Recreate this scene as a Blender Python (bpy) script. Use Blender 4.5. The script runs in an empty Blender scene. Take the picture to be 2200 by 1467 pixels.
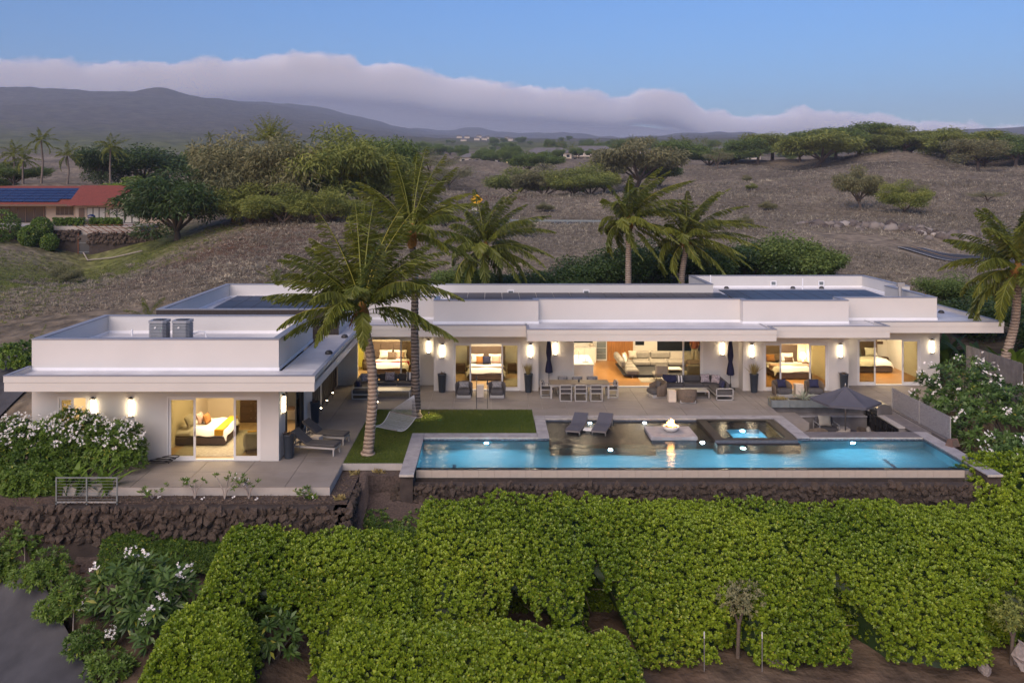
import bpy, math, random
import numpy as np
from mathutils import Vector, Matrix

# ---------------------------------------------------------------- camera, sky, sun, exposure
scene = bpy.context.scene
COL = scene.collection
R = math.radians
CAM_H = 10.6
cam_data = bpy.data.cameras.new('camera')
cam = bpy.data.objects.new('camera', cam_data)
COL.objects.link(cam)
cam.location = (0, 0, CAM_H)
cam.rotation_euler = (R(90), 0, 0)
cam_data.sensor_width = 36
cam_data.lens = 31.09
cam_data.shift_x = 45 / 2200
cam_data.shift_y = -329.5 / 2200
cam_data.clip_start = 0.5
cam_data.clip_end = 60000
scene.camera = cam

SUN_EL, SUN_AZ = 4.0, 205.0          # just above the sea horizon behind the camera
world = bpy.data.worlds.new('World'); scene.world = world
world.use_nodes = True
wn = world.node_tree; wn.nodes.clear()
sky = wn.nodes.new('ShaderNodeTexSky'); sky.sky_type = 'NISHITA'
sky.sun_disc = False
sky.sun_elevation = R(SUN_EL); sky.sun_rotation = R(SUN_AZ)
sky.altitude = 100; sky.air_density = 1.0; sky.dust_density = 0.2; sky.ozone_density = 4.0
hsv = wn.nodes.new('ShaderNodeMix'); hsv.data_type = 'RGBA'; hsv.blend_type = 'MULTIPLY'; hsv.inputs['Factor'].default_value = 1
hsv.inputs[7].default_value = (1.20, 1.0, 1.16, 1)          # evening air: less green than the clear-noon model
bg = wn.nodes.new('ShaderNodeBackground'); bg.inputs['Strength'].default_value = 0.115
wo = wn.nodes.new('ShaderNodeOutputWorld')
wn.links.new(sky.outputs[0], hsv.inputs[6]); wn.links.new(hsv.outputs[2], bg.inputs['Color'])
wn.links.new(bg.outputs[0], wo.inputs['Surface'])

sun_d = bpy.data.lights.new('sun', 'SUN'); sun_d.energy = 1.3; sun_d.angle = R(60); sun_d.color = (1.0, 0.80, 0.66)
sun = bpy.data.objects.new('sun', sun_d); COL.objects.link(sun)
sun.location = (-20, -60, 30)
# light travels from behind the camera, low, towards the house
_el = R(40)
_d = Vector((math.sin(R(SUN_AZ)) * math.cos(_el), math.cos(R(SUN_AZ)) * math.cos(_el), math.sin(_el)))
sun.rotation_euler = _d.to_track_quat('Z', 'Y').to_euler()

scene.view_settings.view_transform = 'Standard'
scene.view_settings.look = 'None'
scene.view_settings.exposure = 1.38
scene.view_settings.gamma = 1.0
scene.view_settings.use_curve_mapping = False
scene.render.engine = 'CYCLES'
cy = scene.cycles
cy.use_denoising = True
try: cy.denoiser = 'OPENIMAGEDENOISE'
except Exception: pass
cy.max_bounces = 14; cy.diffuse_bounces = 3; cy.glossy_bounces = 3; cy.transmission_bounces = 6
cy.transparent_max_bounces = 16; cy.volume_bounces = 12
cy.sample_clamp_indirect = 4.0
cy.caustics_reflective = False; cy.caustics_refractive = True
cy.volume_step_rate = 1.0

rng = np.random.default_rng(7)
random.seed(7)

# ---------------------------------------------------------------- materials
M = {}
def _nodes(name):
    m = bpy.data.materials.new(name); m.use_nodes = True
    nt = m.node_tree
    return m, nt, nt.nodes['Principled BSDF']
def lin(c):
    return tuple(((x / 255) / 12.92 if x / 255 <= 0.04045 else ((x / 255 + 0.055) / 1.055) ** 2.4) for x in c)
def mat(name, col, rough=0.7, var=0.12, scale=3.0, bump=0.0, bscale=None, metal=0.0, col2=None, spec=0.5, coords='Object', stretch=None, detail=4.0):
    """surface with slow colour drift and fine relief, both from noise in the object's own space"""
    m, nt, b = _nodes(name)
    N, L = nt.nodes, nt.links
    tc = N.new('ShaderNodeTexCoord'); vec = tc.outputs[coords]
    if stretch:
        mp = N.new('ShaderNodeMapping'); mp.inputs['Scale'].default_value = stretch
        L.new(vec, mp.inputs['Vector']); vec = mp.outputs[0]
    nz = N.new('ShaderNodeTexNoise'); nz.inputs['Scale'].default_value = scale; nz.inputs['Detail'].default_value = detail
    nz.inputs['Roughness'].default_value = 0.6
    L.new(vec, nz.inputs['Vector'])
    cr = N.new('ShaderNodeValToRGB')
    c2 = col2 if col2 else tuple(min(1, c * (1 + var)) for c in col)
    c1 = col if col2 else tuple(c * (1 - var) for c in col)
    cr.color_ramp.elements[0].position = 0.3; cr.color_ramp.elements[1].position = 0.7
    cr.color_ramp.elements[0].color = (*c1, 1); cr.color_ramp.elements[1].color = (*c2, 1)
    L.new(nz.outputs['Fac'], cr.inputs['Fac']); L.new(cr.outputs['Color'], b.inputs['Base Color'])
    b.inputs['Roughness'].default_value = rough; b.inputs['Metallic'].default_value = metal
    b.inputs['Specular IOR Level'].default_value = spec
    if bump:
        nb = N.new('ShaderNodeTexNoise'); nb.inputs['Scale'].default_value = bscale or scale * 8; nb.inputs['Detail'].default_value = 5
        L.new(vec, nb.inputs['Vector'])
        bp = N.new('ShaderNodeBump'); bp.inputs['Strength'].default_value = bump; bp.inputs['Distance'].default_value = 0.02
        L.new(nb.outputs['Fac'], bp.inputs['Height']); L.new(bp.outputs['Normal'], b.inputs['Normal'])
    M[name] = m
    return m
def emis(name, col, strength):
    m, nt, b = _nodes(name)
    b.inputs['Base Color'].default_value = (*col, 1)
    b.inputs['Emission Color'].default_value = (*col, 1); b.inputs['Emission Strength'].default_value = strength
    M[name] = m; return m
def leafmat(name, ca, cb, cc=None, rough=0.5, trans=0.25, spec=0.5):
    """leaf with per-leaf tint read from the 'tone' attribute; thin-leaf light passes through"""
    m, nt, b = _nodes(name); N, L = nt.nodes, nt.links
    at = N.new('ShaderNodeAttribute'); at.attribute_name = 'tone'
    cr = N.new('ShaderNodeValToRGB'); e = cr.color_ramp.elements
    e[0].position = 0.0; e[0].color = (*ca, 1); e[1].position = 0.85 if cc else 1.0; e[1].color = (*cb, 1)
    if cc:
        x = e.new(1.0); x.color = (*cc, 1)
    L.new(at.outputs['Fac'], cr.inputs['Fac']); L.new(cr.outputs['Color'], b.inputs['Base Color'])
    b.inputs['Roughness'].default_value = rough; b.inputs['Specular IOR Level'].default_value = spec
    if trans:
        tr = N.new('ShaderNodeBsdfTranslucent'); L.new(cr.outputs['Color'], tr.inputs['Color'])
        mx = N.new('ShaderNodeMixShader'); mx.inputs['Fac'].default_value = trans
        L.new(b.outputs[0], mx.inputs[1]); L.new(tr.outputs[0], mx.inputs[2])
        L.new(mx.outputs[0], N['Material Output'].inputs['Surface'])
    M[name] = m; return m

# ---------------------------------------------------------------- object helpers
def tag(o, label=None, cat=None, group=None, kind=None):
    if label: o['label'] = label
    if cat: o['category'] = cat
    if group: o['group'] = group
    if kind: o['kind'] = kind
    return o
def empty(name, loc=(0, 0, 0), rz=0.0, label=None, cat=None, group=None, kind=None):
    o = bpy.data.objects.new(name, None); COL.objects.link(o)
    o.location = loc; o.rotation_euler = (0, 0, rz); o.empty_display_size = 0.2
    return tag(o, label, cat, group, kind)
def kids(o):
    return [c for c in ALL if c.parent == o]
ALL = []
def link(name, me, material=None, parent=None, loc=None, rot=None, world=False):
    o = bpy.data.objects.new(name, me); COL.objects.link(o)
    if material is not None and not me.materials:
        me.materials.append(M[material] if isinstance(material, str) else material)
    if parent is not None:
        o.parent = parent
        if world:
            q = Vector((0, 0, 0)); p = parent
            while p is not None: q += Vector(p.location); p = p.parent
            o.location = -q
    if loc is not None: o.location = loc
    if rot is not None: o.rotation_euler = rot
    return o
def copy_tree(o, parent=None, loc=None, rz=None, label=None, group=None):
    c = o.copy(); COL.objects.link(c); c.parent = parent
    if loc is not None: c.location = loc
    if rz is not None: c.rotation_euler = (0, 0, rz)
    if label: c['label'] = label
    if group: c['group'] = group
    for ch in list(o.children): copy_tree(ch, c)
    return c

class MB:
    """collects simple solids into one mesh"""
    def __init__(s): s.v = []; s.f = []; s.sm = []
    def add(s, v, f, smooth=False):
        n = len(s.v); s.v += [tuple(p) for p in v]; s.f += [tuple(i + n for i in q) for q in f]; s.sm += [smooth] * len(f)
        return s
    def box(s, x0, x1, y0, y1, z0, z1):
        v = [(x0,y0,z0),(x1,y0,z0),(x1,y1,z0),(x0,y1,z0),(x0,y0,z1),(x1,y0,z1),(x1,y1,z1),(x0,y1,z1)]
        return s.add(v, [(3,2,1,0),(4,5,6,7),(0,1,5,4),(1,2,6,5),(2,3,7,6),(3,0,4,7)])
    def rbox(s, x0, x1, y0, y1, z0, z1, b=0.03):
        """box with chamfered edges"""
        b = min(b, (x1-x0)*.45, (y1-y0)*.45, (z1-z0)*.45)
        xs = (x0, x1); ys = (y0, y1); zs = (z0, z1); v = []
        idx = {}
        for i in (0,1):
            for j in (0,1):
                for k in (0,1):
                    sx, sy, sz = (1 if i == 0 else -1), (1 if j == 0 else -1), (1 if k == 0 else -1)
                    for ax in range(3):
                        p = [xs[i], ys[j], zs[k]]
                        if ax != 0: p[0] += sx*b
                        if ax != 1: p[1] += sy*b
                        if ax != 2: p[2] += sz*b
                        idx[(i,j,k,ax)] = len(v); v.append(tuple(p))
        f = []
        def q(*a): f.append(tuple(idx[t] for t in a))
        for i in (0,1):
            a = [(i,0,0,0),(i,1,0,0),(i,1,1,0),(i,0,1,0)]; q(*(a[::-1] if i == 0 else a))
            a = [(0,i,0,1),(1,i,0,1),(1,i,1,1),(0,i,1,1)]; q(*(a if i == 0 else a[::-1]))
            a = [(0,0,i,2),(1,0,i,2),(1,1,i,2),(0,1,i,2)]; q(*(a[::-1] if i == 0 else a))
        for i in (0,1):
            for j in (0,1):
                a = [(i,j,0,0),(i,j,1,0),(i,j,1,1),(i,j,0,1)]; q(*(a if (i+j)%2 == 0 else a[::-1]))
                a = [(i,0,j,0),(i,1,j,0),(i,1,j,2),(i,0,j,2)]; q(*(a if (i+j)%2 == 0 else a[::-1]))
                a = [(0,i,j,1),(1,i,j,1),(1,i,j,2),(0,i,j,2)]; q(*(a[::-1] if (i+j)%2 == 0 else a))
        for i in (0,1):
            for j in (0,1):
                for k in (0,1):
                    a = [(i,j,k,0),(i,j,k,1),(i,j,k,2)]; q(*(a if (i+j+k)%2 == 0 else a[::-1]))
        return s.add(v, f)
    def tube(s, pts, rad, n=8, caps=True, smooth=True):
        pts = [Vector(p) for p in pts]; k = len(pts)
        rad = [rad]*k if isinstance(rad, (int, float)) else rad
        v = []; f = []; prev = None
        for i, p in enumerate(pts):
            d = (pts[min(i+1, k-1)] - pts[max(i-1, 0)]).normalized()
            if prev is None:
                a = d.orthogonal().normalized()
            else:
                a = (prev - d * prev.dot(d)).normalized()
            prev = a; b = d.cross(a)
            for j in range(n):
                t = 2*math.pi*j/n
                v.append(p + (a*math.cos(t) + b*math.sin(t))*rad[i])
        for i in range(k-1):
            for j in range(n):
                f.append((i*n+j, i*n+(j+1)%n, (i+1)*n+(j+1)%n, (i+1)*n+j))
        s.add(v, f, smooth)
        if caps:
            s.add(v[:n], [tuple(range(n))[::-1]]); s.add(v[-n:], [tuple(range(n))])
        return s
    def bar(s, p0, p1, w, h=None):
        """square bar between two points"""
        h = h or w; p0 = Vector(p0); p1 = Vector(p1); d = (p1-p0).normalized()
        up = Vector((0,0,1)) if abs(d.z) < 0.95 else Vector((0,1,0))
        a = d.cross(up).normalized(); b = a.cross(d).normalized()
        v = []
        for p in (p0, p1):
            for sx, sy in ((-1,-1),(1,-1),(1,1),(-1,1)):
                v.append(p + a*sx*w/2 + b*sy*h/2)
        return s.add(v, [(3,2,1,0),(4,5,6,7),(0,1,5,4),(1,2,6,5),(2,3,7,6),(3,0,4,7)][::1])
    def lathe(s, prof, n=20, c=(0,0), smooth=True):
        v = []; f = []
        for r, z in prof:
            for j in range(n):
                t = 2*math.pi*j/n; v.append((c[0]+r*math.cos(t), c[1]+r*math.sin(t), z))
        for i in range(len(prof)-1):
            for j in range(n):
                f.append((i*n+j, i*n+(j+1)%n, (i+1)*n+(j+1)%n, (i+1)*n+j))
        f.append(tuple(range(n))[::-1]); m = (len(prof)-1)*n; f.append(tuple(range(m, m+n)))
        return s.add(v, f, smooth)
    def prism(s, poly, z0, z1):
        n = len(poly)
        v = [(x,y,z0) for x,y in poly] + [(x,y,z1) for x,y in poly]
        f = [tuple(range(n))[::-1], tuple(range(n, 2*n))] + [(i,(i+1)%n,n+(i+1)%n,n+i) for i in range(n)]
        return s.add(v, f)
    def xform(s, loc=(0,0,0), rx=0, ry=0, rz=0):
        m = Matrix.Translation(loc) @ Matrix.Rotation(rz,4,'Z') @ Matrix.Rotation(ry,4,'Y') @ Matrix.Rotation(rx,4,'X')
        s.v = [tuple(m @ Vector(p)) for p in s.v]; return s
    def merge(s, o): return s.add(o.v, o.f) 
    def mesh(s, name):
        me = bpy.data.meshes.new(name); me.from_pydata(s.v, [], s.f)
        if any(s.sm): me.polygons.foreach_set('use_smooth', s.sm)
        me.update(); return me
    def build(s, name, material, parent=None, loc=None, rot=None, world=False):
        return link(name, s.mesh(name), material, parent, loc, rot, world)

def np_mesh(name, V, F, tone=None, smooth=False):
    """mesh from arrays; F is (n,k), all faces with the same number of corners"""
    V = np.ascontiguousarray(V, dtype=np.float32); F = np.ascontiguousarray(F, dtype=np.int32)
    me = bpy.data.meshes.new(name)
    n, k = F.shape
    me.vertices.add(len(V)); me.vertices.foreach_set('co', V.ravel())
    me.loops.add(n*k); me.loops.foreach_set('vertex_index', F.ravel())
    me.polygons.add(n); me.polygons.foreach_set('loop_start', np.arange(0, n*k, k, dtype=np.int32))
    if smooth: me.polygons.foreach_set('use_smooth', np.ones(n, dtype=bool))
    if tone is not None:
        a = me.attributes.new('tone', 'FLOAT', 'FACE'); a.data.foreach_set('value', np.ascontiguousarray(tone, dtype=np.float32))
    me.update(calc_edges=True); me.validate()
    return me
def unit(v):
    return v / (np.linalg.norm(v, axis=-1, keepdims=True) + 1e-9)
def leaves(P, D, L, W, tone, fold=0.25, droop=0.0, shape='lance', roll=None, rg=None):
    """one small folded blade per row: base P, direction D, length L, width W -> V, F, tone"""
    rg = rg or rng
    n = len(P); D = unit(D)
    r = rg.normal(size=(n, 3)) if roll is None else roll
    A = unit(np.cross(D, r)); B = np.cross(A, D)
    L = np.broadcast_to(L, (n,))[:, None]; W = np.broadcast_to(W, (n,))[:, None]
    dz = np.zeros((n, 3)); dz[:, 2] = -1
    if shape == 'lance':
        p0 = P; p1 = P + D*L*.45 + A*W*.5 + B*W*fold; p2 = P + D*L + dz*L*droop; p3 = P + D*L*.45 - A*W*.5 + B*W*fold
        V = np.stack([p0, p1, p2, p3], 1).reshape(-1, 3); k = 4
    else:   # oval, broad beyond the middle
        p0 = P; p1 = P + D*L*.5 + A*W*.42 + B*W*fold*.7; p2 = P + D*L*.88 + A*W*.36 + B*W*fold*.5 + dz*L*droop*.7
        p3 = P + D*L*1.0 + dz*L*droop; p4 = P + D*L*.88 - A*W*.36 + B*W*fold*.5 + dz*L*droop*.7; p5 = P + D*L*.5 - A*W*.42 + B*W*fold*.7
        V = np.stack([p0, p1, p2, p3, p4, p5], 1).reshape(-1, 3); k = 6
    if k == 4:
        F = np.arange(n)[:, None]*4 + np.array([0, 1, 2, 3])[None]
        return V, F, np.broadcast_to(tone, (n,))
    F = np.concatenate([np.arange(n)[:, None]*6 + np.array([0, 1, 2, 3])[None], np.arange(n)[:, None]*6 + np.array([0, 3, 4, 5])[None]])
    t = np.broadcast_to(tone, (n,))
    return V, F, np.concatenate([t, t])
def cat_meshes(parts):
    V = []; F = []; T = []; o = 0
    for v, f, t in parts:
        V.append(v); F.append(f + o); T.append(t); o += len(v)
    return np.concatenate(V), np.concatenate(F), np.concatenate(T)
def sines(x, y, seed=0, octaves=4, f0=1.0):
    """cheap smooth relief, about -1..1"""
    g = np.random.default_rng(seed); z = np.zeros(np.shape(x)); amp = 1.0; f = f0; tot = 0
    for o in range(octaves):
        for _ in range(4):
            a = g.uniform(0, 2*math.pi); p = g.uniform(0, 2*math.pi)
            z = z + amp*np.sin((x*math.cos(a) + y*math.sin(a))*f*g.uniform(.7, 1.4) + p)*.5
        tot += amp; amp *= .5; f *= 2.1
    return z/tot

# ---------------------------------------------------------------- material list
mat('stucco', (0.62, 0.595, 0.56), 0.85, 0.05, .7, bump=0.35, bscale=60)
mat('stucco_shell', (0.62, 0.605, 0.585), 0.85, 0.025, 0.7, bump=0.3, bscale=50)
mat('fascia', (0.63, 0.605, 0.57), 0.7, 0.03, 1.0, bump=0.12, bscale=40)
mat('cap_metal', (0.25, 0.26, 0.30), 0.45, 0.06, 2.0, metal=0.0)
mat('roof_membrane', (0.66, 0.67, 0.70), 0.45, 0.0, 0.55, col2=(0.46, 0.46, 0.50), bump=0.1, bscale=6)
mat('roof_flashing', (0.86, 0.86, 0.88), 0.5, 0.03, 2.0)
mat('dark_cladding', (0.045, 0.036, 0.033), 0.7, 0.35, 2.0, stretch=(12, 12, 1), bump=0.3, bscale=10)
mat('plaster_warm', (0.72, 0.62, 0.45), 0.9, 0.03, 1.0)
mat('plaster_white', (0.78, 0.74, 0.66), 0.9, 0.03, 1.0)
mat('plaster_yellow', (0.66, 0.60, 0.12), 0.9, 0.04, 1.0)
mat('wood_floor', (0.40, 0.20, 0.065), 0.28, 0.22, 1.6, stretch=(1, 9, 1))
mat('tile_floor', (0.40, 0.27, 0.14), 0.45, 0.12, 2.0)
mat('wood_door', (0.38, 0.16, 0.045), 0.45, 0.35, 2.2, stretch=(9, 9, .6))
mat('frame_white', (0.72, 0.71, 0.69), 0.4, 0.02, 3)
mat('frame_dark', (0.05, 0.05, 0.052), 0.4, 0.1, 4)
mat('concrete_slab', (0.30, 0.27, 0.245), 0.75, 0.0, 0.55, col2=(0.205, 0.178, 0.158), bump=0.25, bscale=30, detail=7)
mat('concrete_edge', (0.40, 0.37, 0.34), 0.8, 0.10, 2.0, bump=0.2, bscale=25)
mat('coping', (0.34, 0.325, 0.33), 0.7, 0.22, 2.4, bump=0.3, bscale=18)
mat('coping_edge', (0.44, 0.41, 0.37), 0.75, 0.25, 5.0, bump=0.5, bscale=16)
mat('mosaic', (0.20, 0.22, 0.26), 0.25, 0.0, 22.0, col2=(0.035, 0.05, 0.075), detail=1)
mat('pool_plaster', (0.18, 0.41, 0.50), 0.8, 0.06, 1.5)
mat('pool_line', (0.008, 0.016, 0.045), 0.6, 0.1, 3)
mat('dark_pebble', (0.024, 0.019, 0.016), 0.5, 0.35, 9.0, bump=0.3, bscale=40)
mat('weir_tile', (0.41, 0.36, 0.31), 0.5, 0.10, 2.2, bump=0.15, bscale=14)
mat('grey_stone', (0.155, 0.14, 0.14), 0.6, 0.18, 3.0, bump=0.15, bscale=20)
mat('board_concrete', (0.23, 0.215, 0.21), 0.8, 0.0, 1.7, col2=(0.12, 0.11, 0.11), bump=0.3, bscale=12)
mat('lava_stone', (0.078, 0.057, 0.044), 0.95, 0.45, 3.5, bump=0.9, bscale=20)
mat('lava_core', (0.055, 0.042, 0.036), 1.0, 0.3, 3.0, bump=0.8, bscale=14)
mat('mulch', (0.085, 0.062, 0.052), 1.0, 0.5, 14.0, bump=1.0, bscale=45)
mat('turf', (0.065, 0.115, 0.014), 0.9, 0.0, 1.2, col2=(0.09, 0.135, 0.022), bump=0.6, bscale=60, detail=6)
mat('steel', (0.42, 0.41, 0.40), 0.28, 0.08, 4, metal=1.0)
mat('aluminium', (0.46, 0.45, 0.44), 0.45, 0.05, 4, metal=0.4)
mat('zinc', (0.20, 0.23, 0.24), 0.5, 0.15, 3, metal=0.3)
mat('charcoal_fabric', (0.085, 0.080, 0.083), 0.95, 0.12, 6, bump=0.15, bscale=90)
mat('grey_fabric', (0.27, 0.245, 0.21), 0.95, 0.1, 6, bump=0.15, bscale=90)
mat('light_fabric', (0.42, 0.38, 0.31), 0.95, 0.1, 6, bump=0.15, bscale=90)
mat('brown_fabric', (0.17, 0.12, 0.09), 0.95, 0.1, 5, bump=0.15, bscale=70)
mat('navy_fabric', (0.020, 0.022, 0.062), 0.9, 0.15, 5)
mat('umbrella_grey', (0.085, 0.085, 0.105), 0.85, 0.08, 4)
mat('white_linen', (0.80, 0.77, 0.72), 0.9, 0.04, 3, bump=0.3, bscale=7)
mat('pattern_fabric', (0.55, 0.50, 0.52), 0.9, 0.0, 14, col2=(0.16, 0.12, 0.15), detail=1)
mat('grey_pattern', (0.35, 0.34, 0.34), 0.9, 0.0, 17, col2=(0.15, 0.145, 0.15), detail=1)
mat('red_fabric', (0.42, 0.02, 0.03), 0.9, 0.1, 4)
mat('mustard', (0.62, 0.33, 0.02), 0.9, 0.08, 5)
mat('rust_fabric', (0.35, 0.15, 0.04), 0.9, 0.12, 6)
mat('pink_fabric', (0.52, 0.34, 0.27), 0.9, 0.08, 6)
mat('wicker', (0.13, 0.10, 0.075), 0.8, 0.45, 40, bump=0.9, bscale=70, detail=1)
mat('teak', (0.22, 0.175, 0.13), 0.6, 0.18, 3, stretch=(1, 8, 8))
mat('cream_stone', (0.62, 0.54, 0.45), 0.7, 0.07, 3)
mat('pot_blue', (0.040, 0.052, 0.070), 0.4, 0.15, 3, bump=0.1, bscale=20)
mat('soil', (0.05, 0.035, 0.025), 1, 0.3, 12, bump=0.8)
mat('rug', (0.42, 0.38, 0.30), 1, 0.0, 9, col2=(0.30, 0.26, 0.2), detail=3)
mat('rug_dark', (0.19, 0.18, 0.19), 1, 0.0, 12, col2=(0.08, 0.075, 0.08), detail=3)
mat('quartz', (0.80, 0.78, 0.74), 0.3, 0.03, 3)
mat('black_gloss', (0.012, 0.012, 0.014), 0.15, 0.1, 3)
mat('brown_wood', (0.10, 0.055, 0.032), 0.5, 0.2, 3, stretch=(1, 6, 6))
mat('palm_bark', (0.40, 0.315, 0.245), 0.9, 0.0, 1.6, col2=(0.15, 0.11, 0.085), bump=1.0, bscale=5, stretch=(.6, .6, 6))
mat('palm_bark_dark', (0.22, 0.185, 0.155), 0.9, 0.0, 1.6, col2=(0.08, 0.068, 0.06), bump=1.0, bscale=5, stretch=(.6, .6, 6))
mat('palm_fibre', (0.34, 0.17, 0.045), 0.95, 0.3, 6, bump=0.8, bscale=25)
mat('bark', (0.11, 0.085, 0.068), 0.95, 0.3, 4, bump=0.8, bscale=16)
mat('pale_bark', (0.32, 0.28, 0.25), 0.95, 0.2, 4, bump=0.5, bscale=16)
mat('solar_glass', (0.036, 0.033, 0.040), 0.38, 0.15, 1.2, spec=0.25)
mat('solar_blue', (0.020, 0.030, 0.085), 0.22, 0.12, 1.2)
mat('asphalt', (0.026, 0.026, 0.030), 0.9, 0.0, 0.45, col2=(0.085, 0.084, 0.092), bump=0.3, bscale=30, detail=8)
mat('paint_white', (0.7, 0.69, 0.66), 0.7, 0.1, 6)
mat('red_tile', (0.205, 0.048, 0.030), 0.8, 0.18, 2.5, bump=0.3, bscale=14)
mat('tan_wall', (0.40, 0.32, 0.25), 0.9, 0.06, 1)
mat('house_wall', (0.58, 0.51, 0.42), 0.9, 0.06, .5)
mat('house_roof', (0.16, 0.15, 0.15), 0.9, 0.12, .7)
mat('window_dark', (0.02, 0.024, 0.03), 0.25, 0.1, 1, spec=0.2)
mat('blind', (0.45, 0.43, 0.38), 0.8, 0.05, 2)
mat('rust_rail', (0.13, 0.05, 0.025), 0.9, 0.3, 5)
mat('sign_yellow', (0.80, 0.42, 0.01), 0.5, 0.04, 4)
mat('rock', (0.30, 0.26, 0.24), 0.95, 0.3, 2, bump=0.8, bscale=8)
mat('rock_brown', (0.16, 0.10, 0.08), 0.95, 0.3, 2, bump=0.8, bscale=8)
mat('rubber', (0.012, 0.012, 0.013), 0.6, 0.1, 4)
mat('ac_grey', (0.30, 0.31, 0.33), 0.5, 0.06, 4)
mat('skin', (0.42, 0.25, 0.18), 0.6, 0.05, 4)
mat('shirt_rust', (0.30, 0.09, 0.05), 0.9, 0.12, 5)
mat('trouser', (0.55, 0.48, 0.38), 0.9, 0.06, 5)
mat('artwork', (0.62, 0.30, 0.02), 0.8, 0.0, 5, col2=(0.75, 0.55, 0.25))
mat('white_flower', (0.82, 0.80, 0.78), 0.7, 0.04, 3)
mat('dead_leaf', (0.40, 0.16, 0.02), 0.8, 0.2, 3)
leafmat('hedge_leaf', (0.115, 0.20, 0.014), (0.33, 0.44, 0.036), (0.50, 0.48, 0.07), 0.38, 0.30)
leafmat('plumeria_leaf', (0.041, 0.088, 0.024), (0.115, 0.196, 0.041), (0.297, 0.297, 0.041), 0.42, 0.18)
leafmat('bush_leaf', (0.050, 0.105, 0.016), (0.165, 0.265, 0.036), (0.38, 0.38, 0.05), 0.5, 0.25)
leafmat('banana_leaf', (0.09, 0.17, 0.02), (0.22, 0.33, 0.05), None, 0.45, 0.35)
leafmat('palm_leaf', (0.085, 0.118, 0.020), (0.27, 0.29, 0.042), (0.60, 0.50, 0.07), 0.45, 0.34)
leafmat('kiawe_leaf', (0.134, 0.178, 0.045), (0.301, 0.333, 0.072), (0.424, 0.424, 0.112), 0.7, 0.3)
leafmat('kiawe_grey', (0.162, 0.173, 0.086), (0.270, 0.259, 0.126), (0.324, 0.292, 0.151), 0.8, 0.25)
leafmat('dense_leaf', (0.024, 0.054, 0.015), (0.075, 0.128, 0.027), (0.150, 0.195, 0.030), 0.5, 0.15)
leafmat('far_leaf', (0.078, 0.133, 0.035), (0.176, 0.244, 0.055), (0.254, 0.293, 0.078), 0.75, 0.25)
leafmat('dry_grass', (0.16, 0.138, 0.105), (0.40, 0.355, 0.275), (0.60, 0.53, 0.39), 0.95, 0.25)
leafmat('green_grass', (0.119, 0.154, 0.035), (0.224, 0.259, 0.063), (0.364, 0.322, 0.126), 0.9, 0.3)
leafmat('lawn_grass', (0.080, 0.125, 0.016), (0.15, 0.185, 0.030), (0.24, 0.23, 0.06), 0.9, 0.3)
leafmat('twig', (0.10, 0.07, 0.05), (0.19, 0.14, 0.10), None, 0.95, 0.0)
leafmat('pale_grass', (0.28, 0.22, 0.08), (0.46, 0.38, 0.16), None, 0.9, 0.3)
leafmat('agave', (0.20, 0.24, 0.17), (0.36, 0.40, 0.30), None, 0.6, 0.15)

def striped(name, ca, cb, n):
    m, nt, b = _nodes(name); N, L = nt.nodes, nt.links
    tc = N.new('ShaderNodeTexCoord'); w = N.new('ShaderNodeTexWave'); w.inputs['Scale'].default_value = n
    w.bands_direction = 'X'; L.new(tc.outputs['Generated'], w.inputs['Vector'])
    cr = N.new('ShaderNodeValToRGB'); cr.color_ramp.interpolation = 'CONSTANT'
    cr.color_ramp.elements[0].color = (*ca, 1); cr.color_ramp.elements[1].color = (*cb, 1); cr.color_ramp.elements[1].position = .5
    L.new(w.outputs['Fac'], cr.inputs['Fac']); L.new(cr.outputs[0], b.inputs['Base Color']); b.inputs['Roughness'].default_value = .9
    M[name] = m
def ringed(name, ca, cb):
    """palm bark: pale bands between darker leaf scars"""
    m, nt, b = _nodes(name); N, L = nt.nodes, nt.links
    tc = N.new('ShaderNodeTexCoord'); w = N.new('ShaderNodeTexWave'); w.bands_direction = 'Z'; w.inputs['Scale'].default_value = 2.0
    w.inputs['Distortion'].default_value = 3.5; w.inputs['Detail'].default_value = 3; w.inputs['Detail Scale'].default_value = 1.6; L.new(tc.outputs['Object'], w.inputs['Vector'])
    nz = N.new('ShaderNodeTexNoise'); nz.inputs['Scale'].default_value = 1.3; nz.inputs['Detail'].default_value = 5; L.new(tc.outputs['Object'], nz.inputs['Vector'])
    cr = N.new('ShaderNodeValToRGB'); cr.color_ramp.elements[0].color = (*cb, 1); cr.color_ramp.elements[0].position = .08; cr.color_ramp.elements[1].color = (*ca, 1); cr.color_ramp.elements[1].position = .42
    L.new(w.outputs['Fac'], cr.inputs['Fac'])
    mx = N.new('ShaderNodeMix'); mx.data_type = 'RGBA'; mx.blend_type = 'MULTIPLY'; mx.inputs['Factor'].default_value = .75
    L.new(cr.outputs[0], mx.inputs[6]); L.new(nz.outputs['Fac'], mx.inputs[7]); L.new(mx.outputs[2], b.inputs['Base Color']); b.inputs['Roughness'].default_value = .9
    bp = N.new('ShaderNodeBump'); bp.inputs['Strength'].default_value = .8; bp.inputs['Distance'].default_value = .03; L.new(w.outputs['Fac'], bp.inputs['Height']); L.new(bp.outputs[0], b.inputs['Normal'])
    M[name] = m
ringed('palm_bark', (0.58, 0.46, 0.36), (0.26, 0.19, 0.145)); ringed('palm_bark_dark', (0.36, 0.30, 0.25), (0.09, 0.075, 0.065))
striped('stripe_fabric', (0.75, 0.73, 0.70), (0.06, 0.06, 0.07), 0.9)

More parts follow.
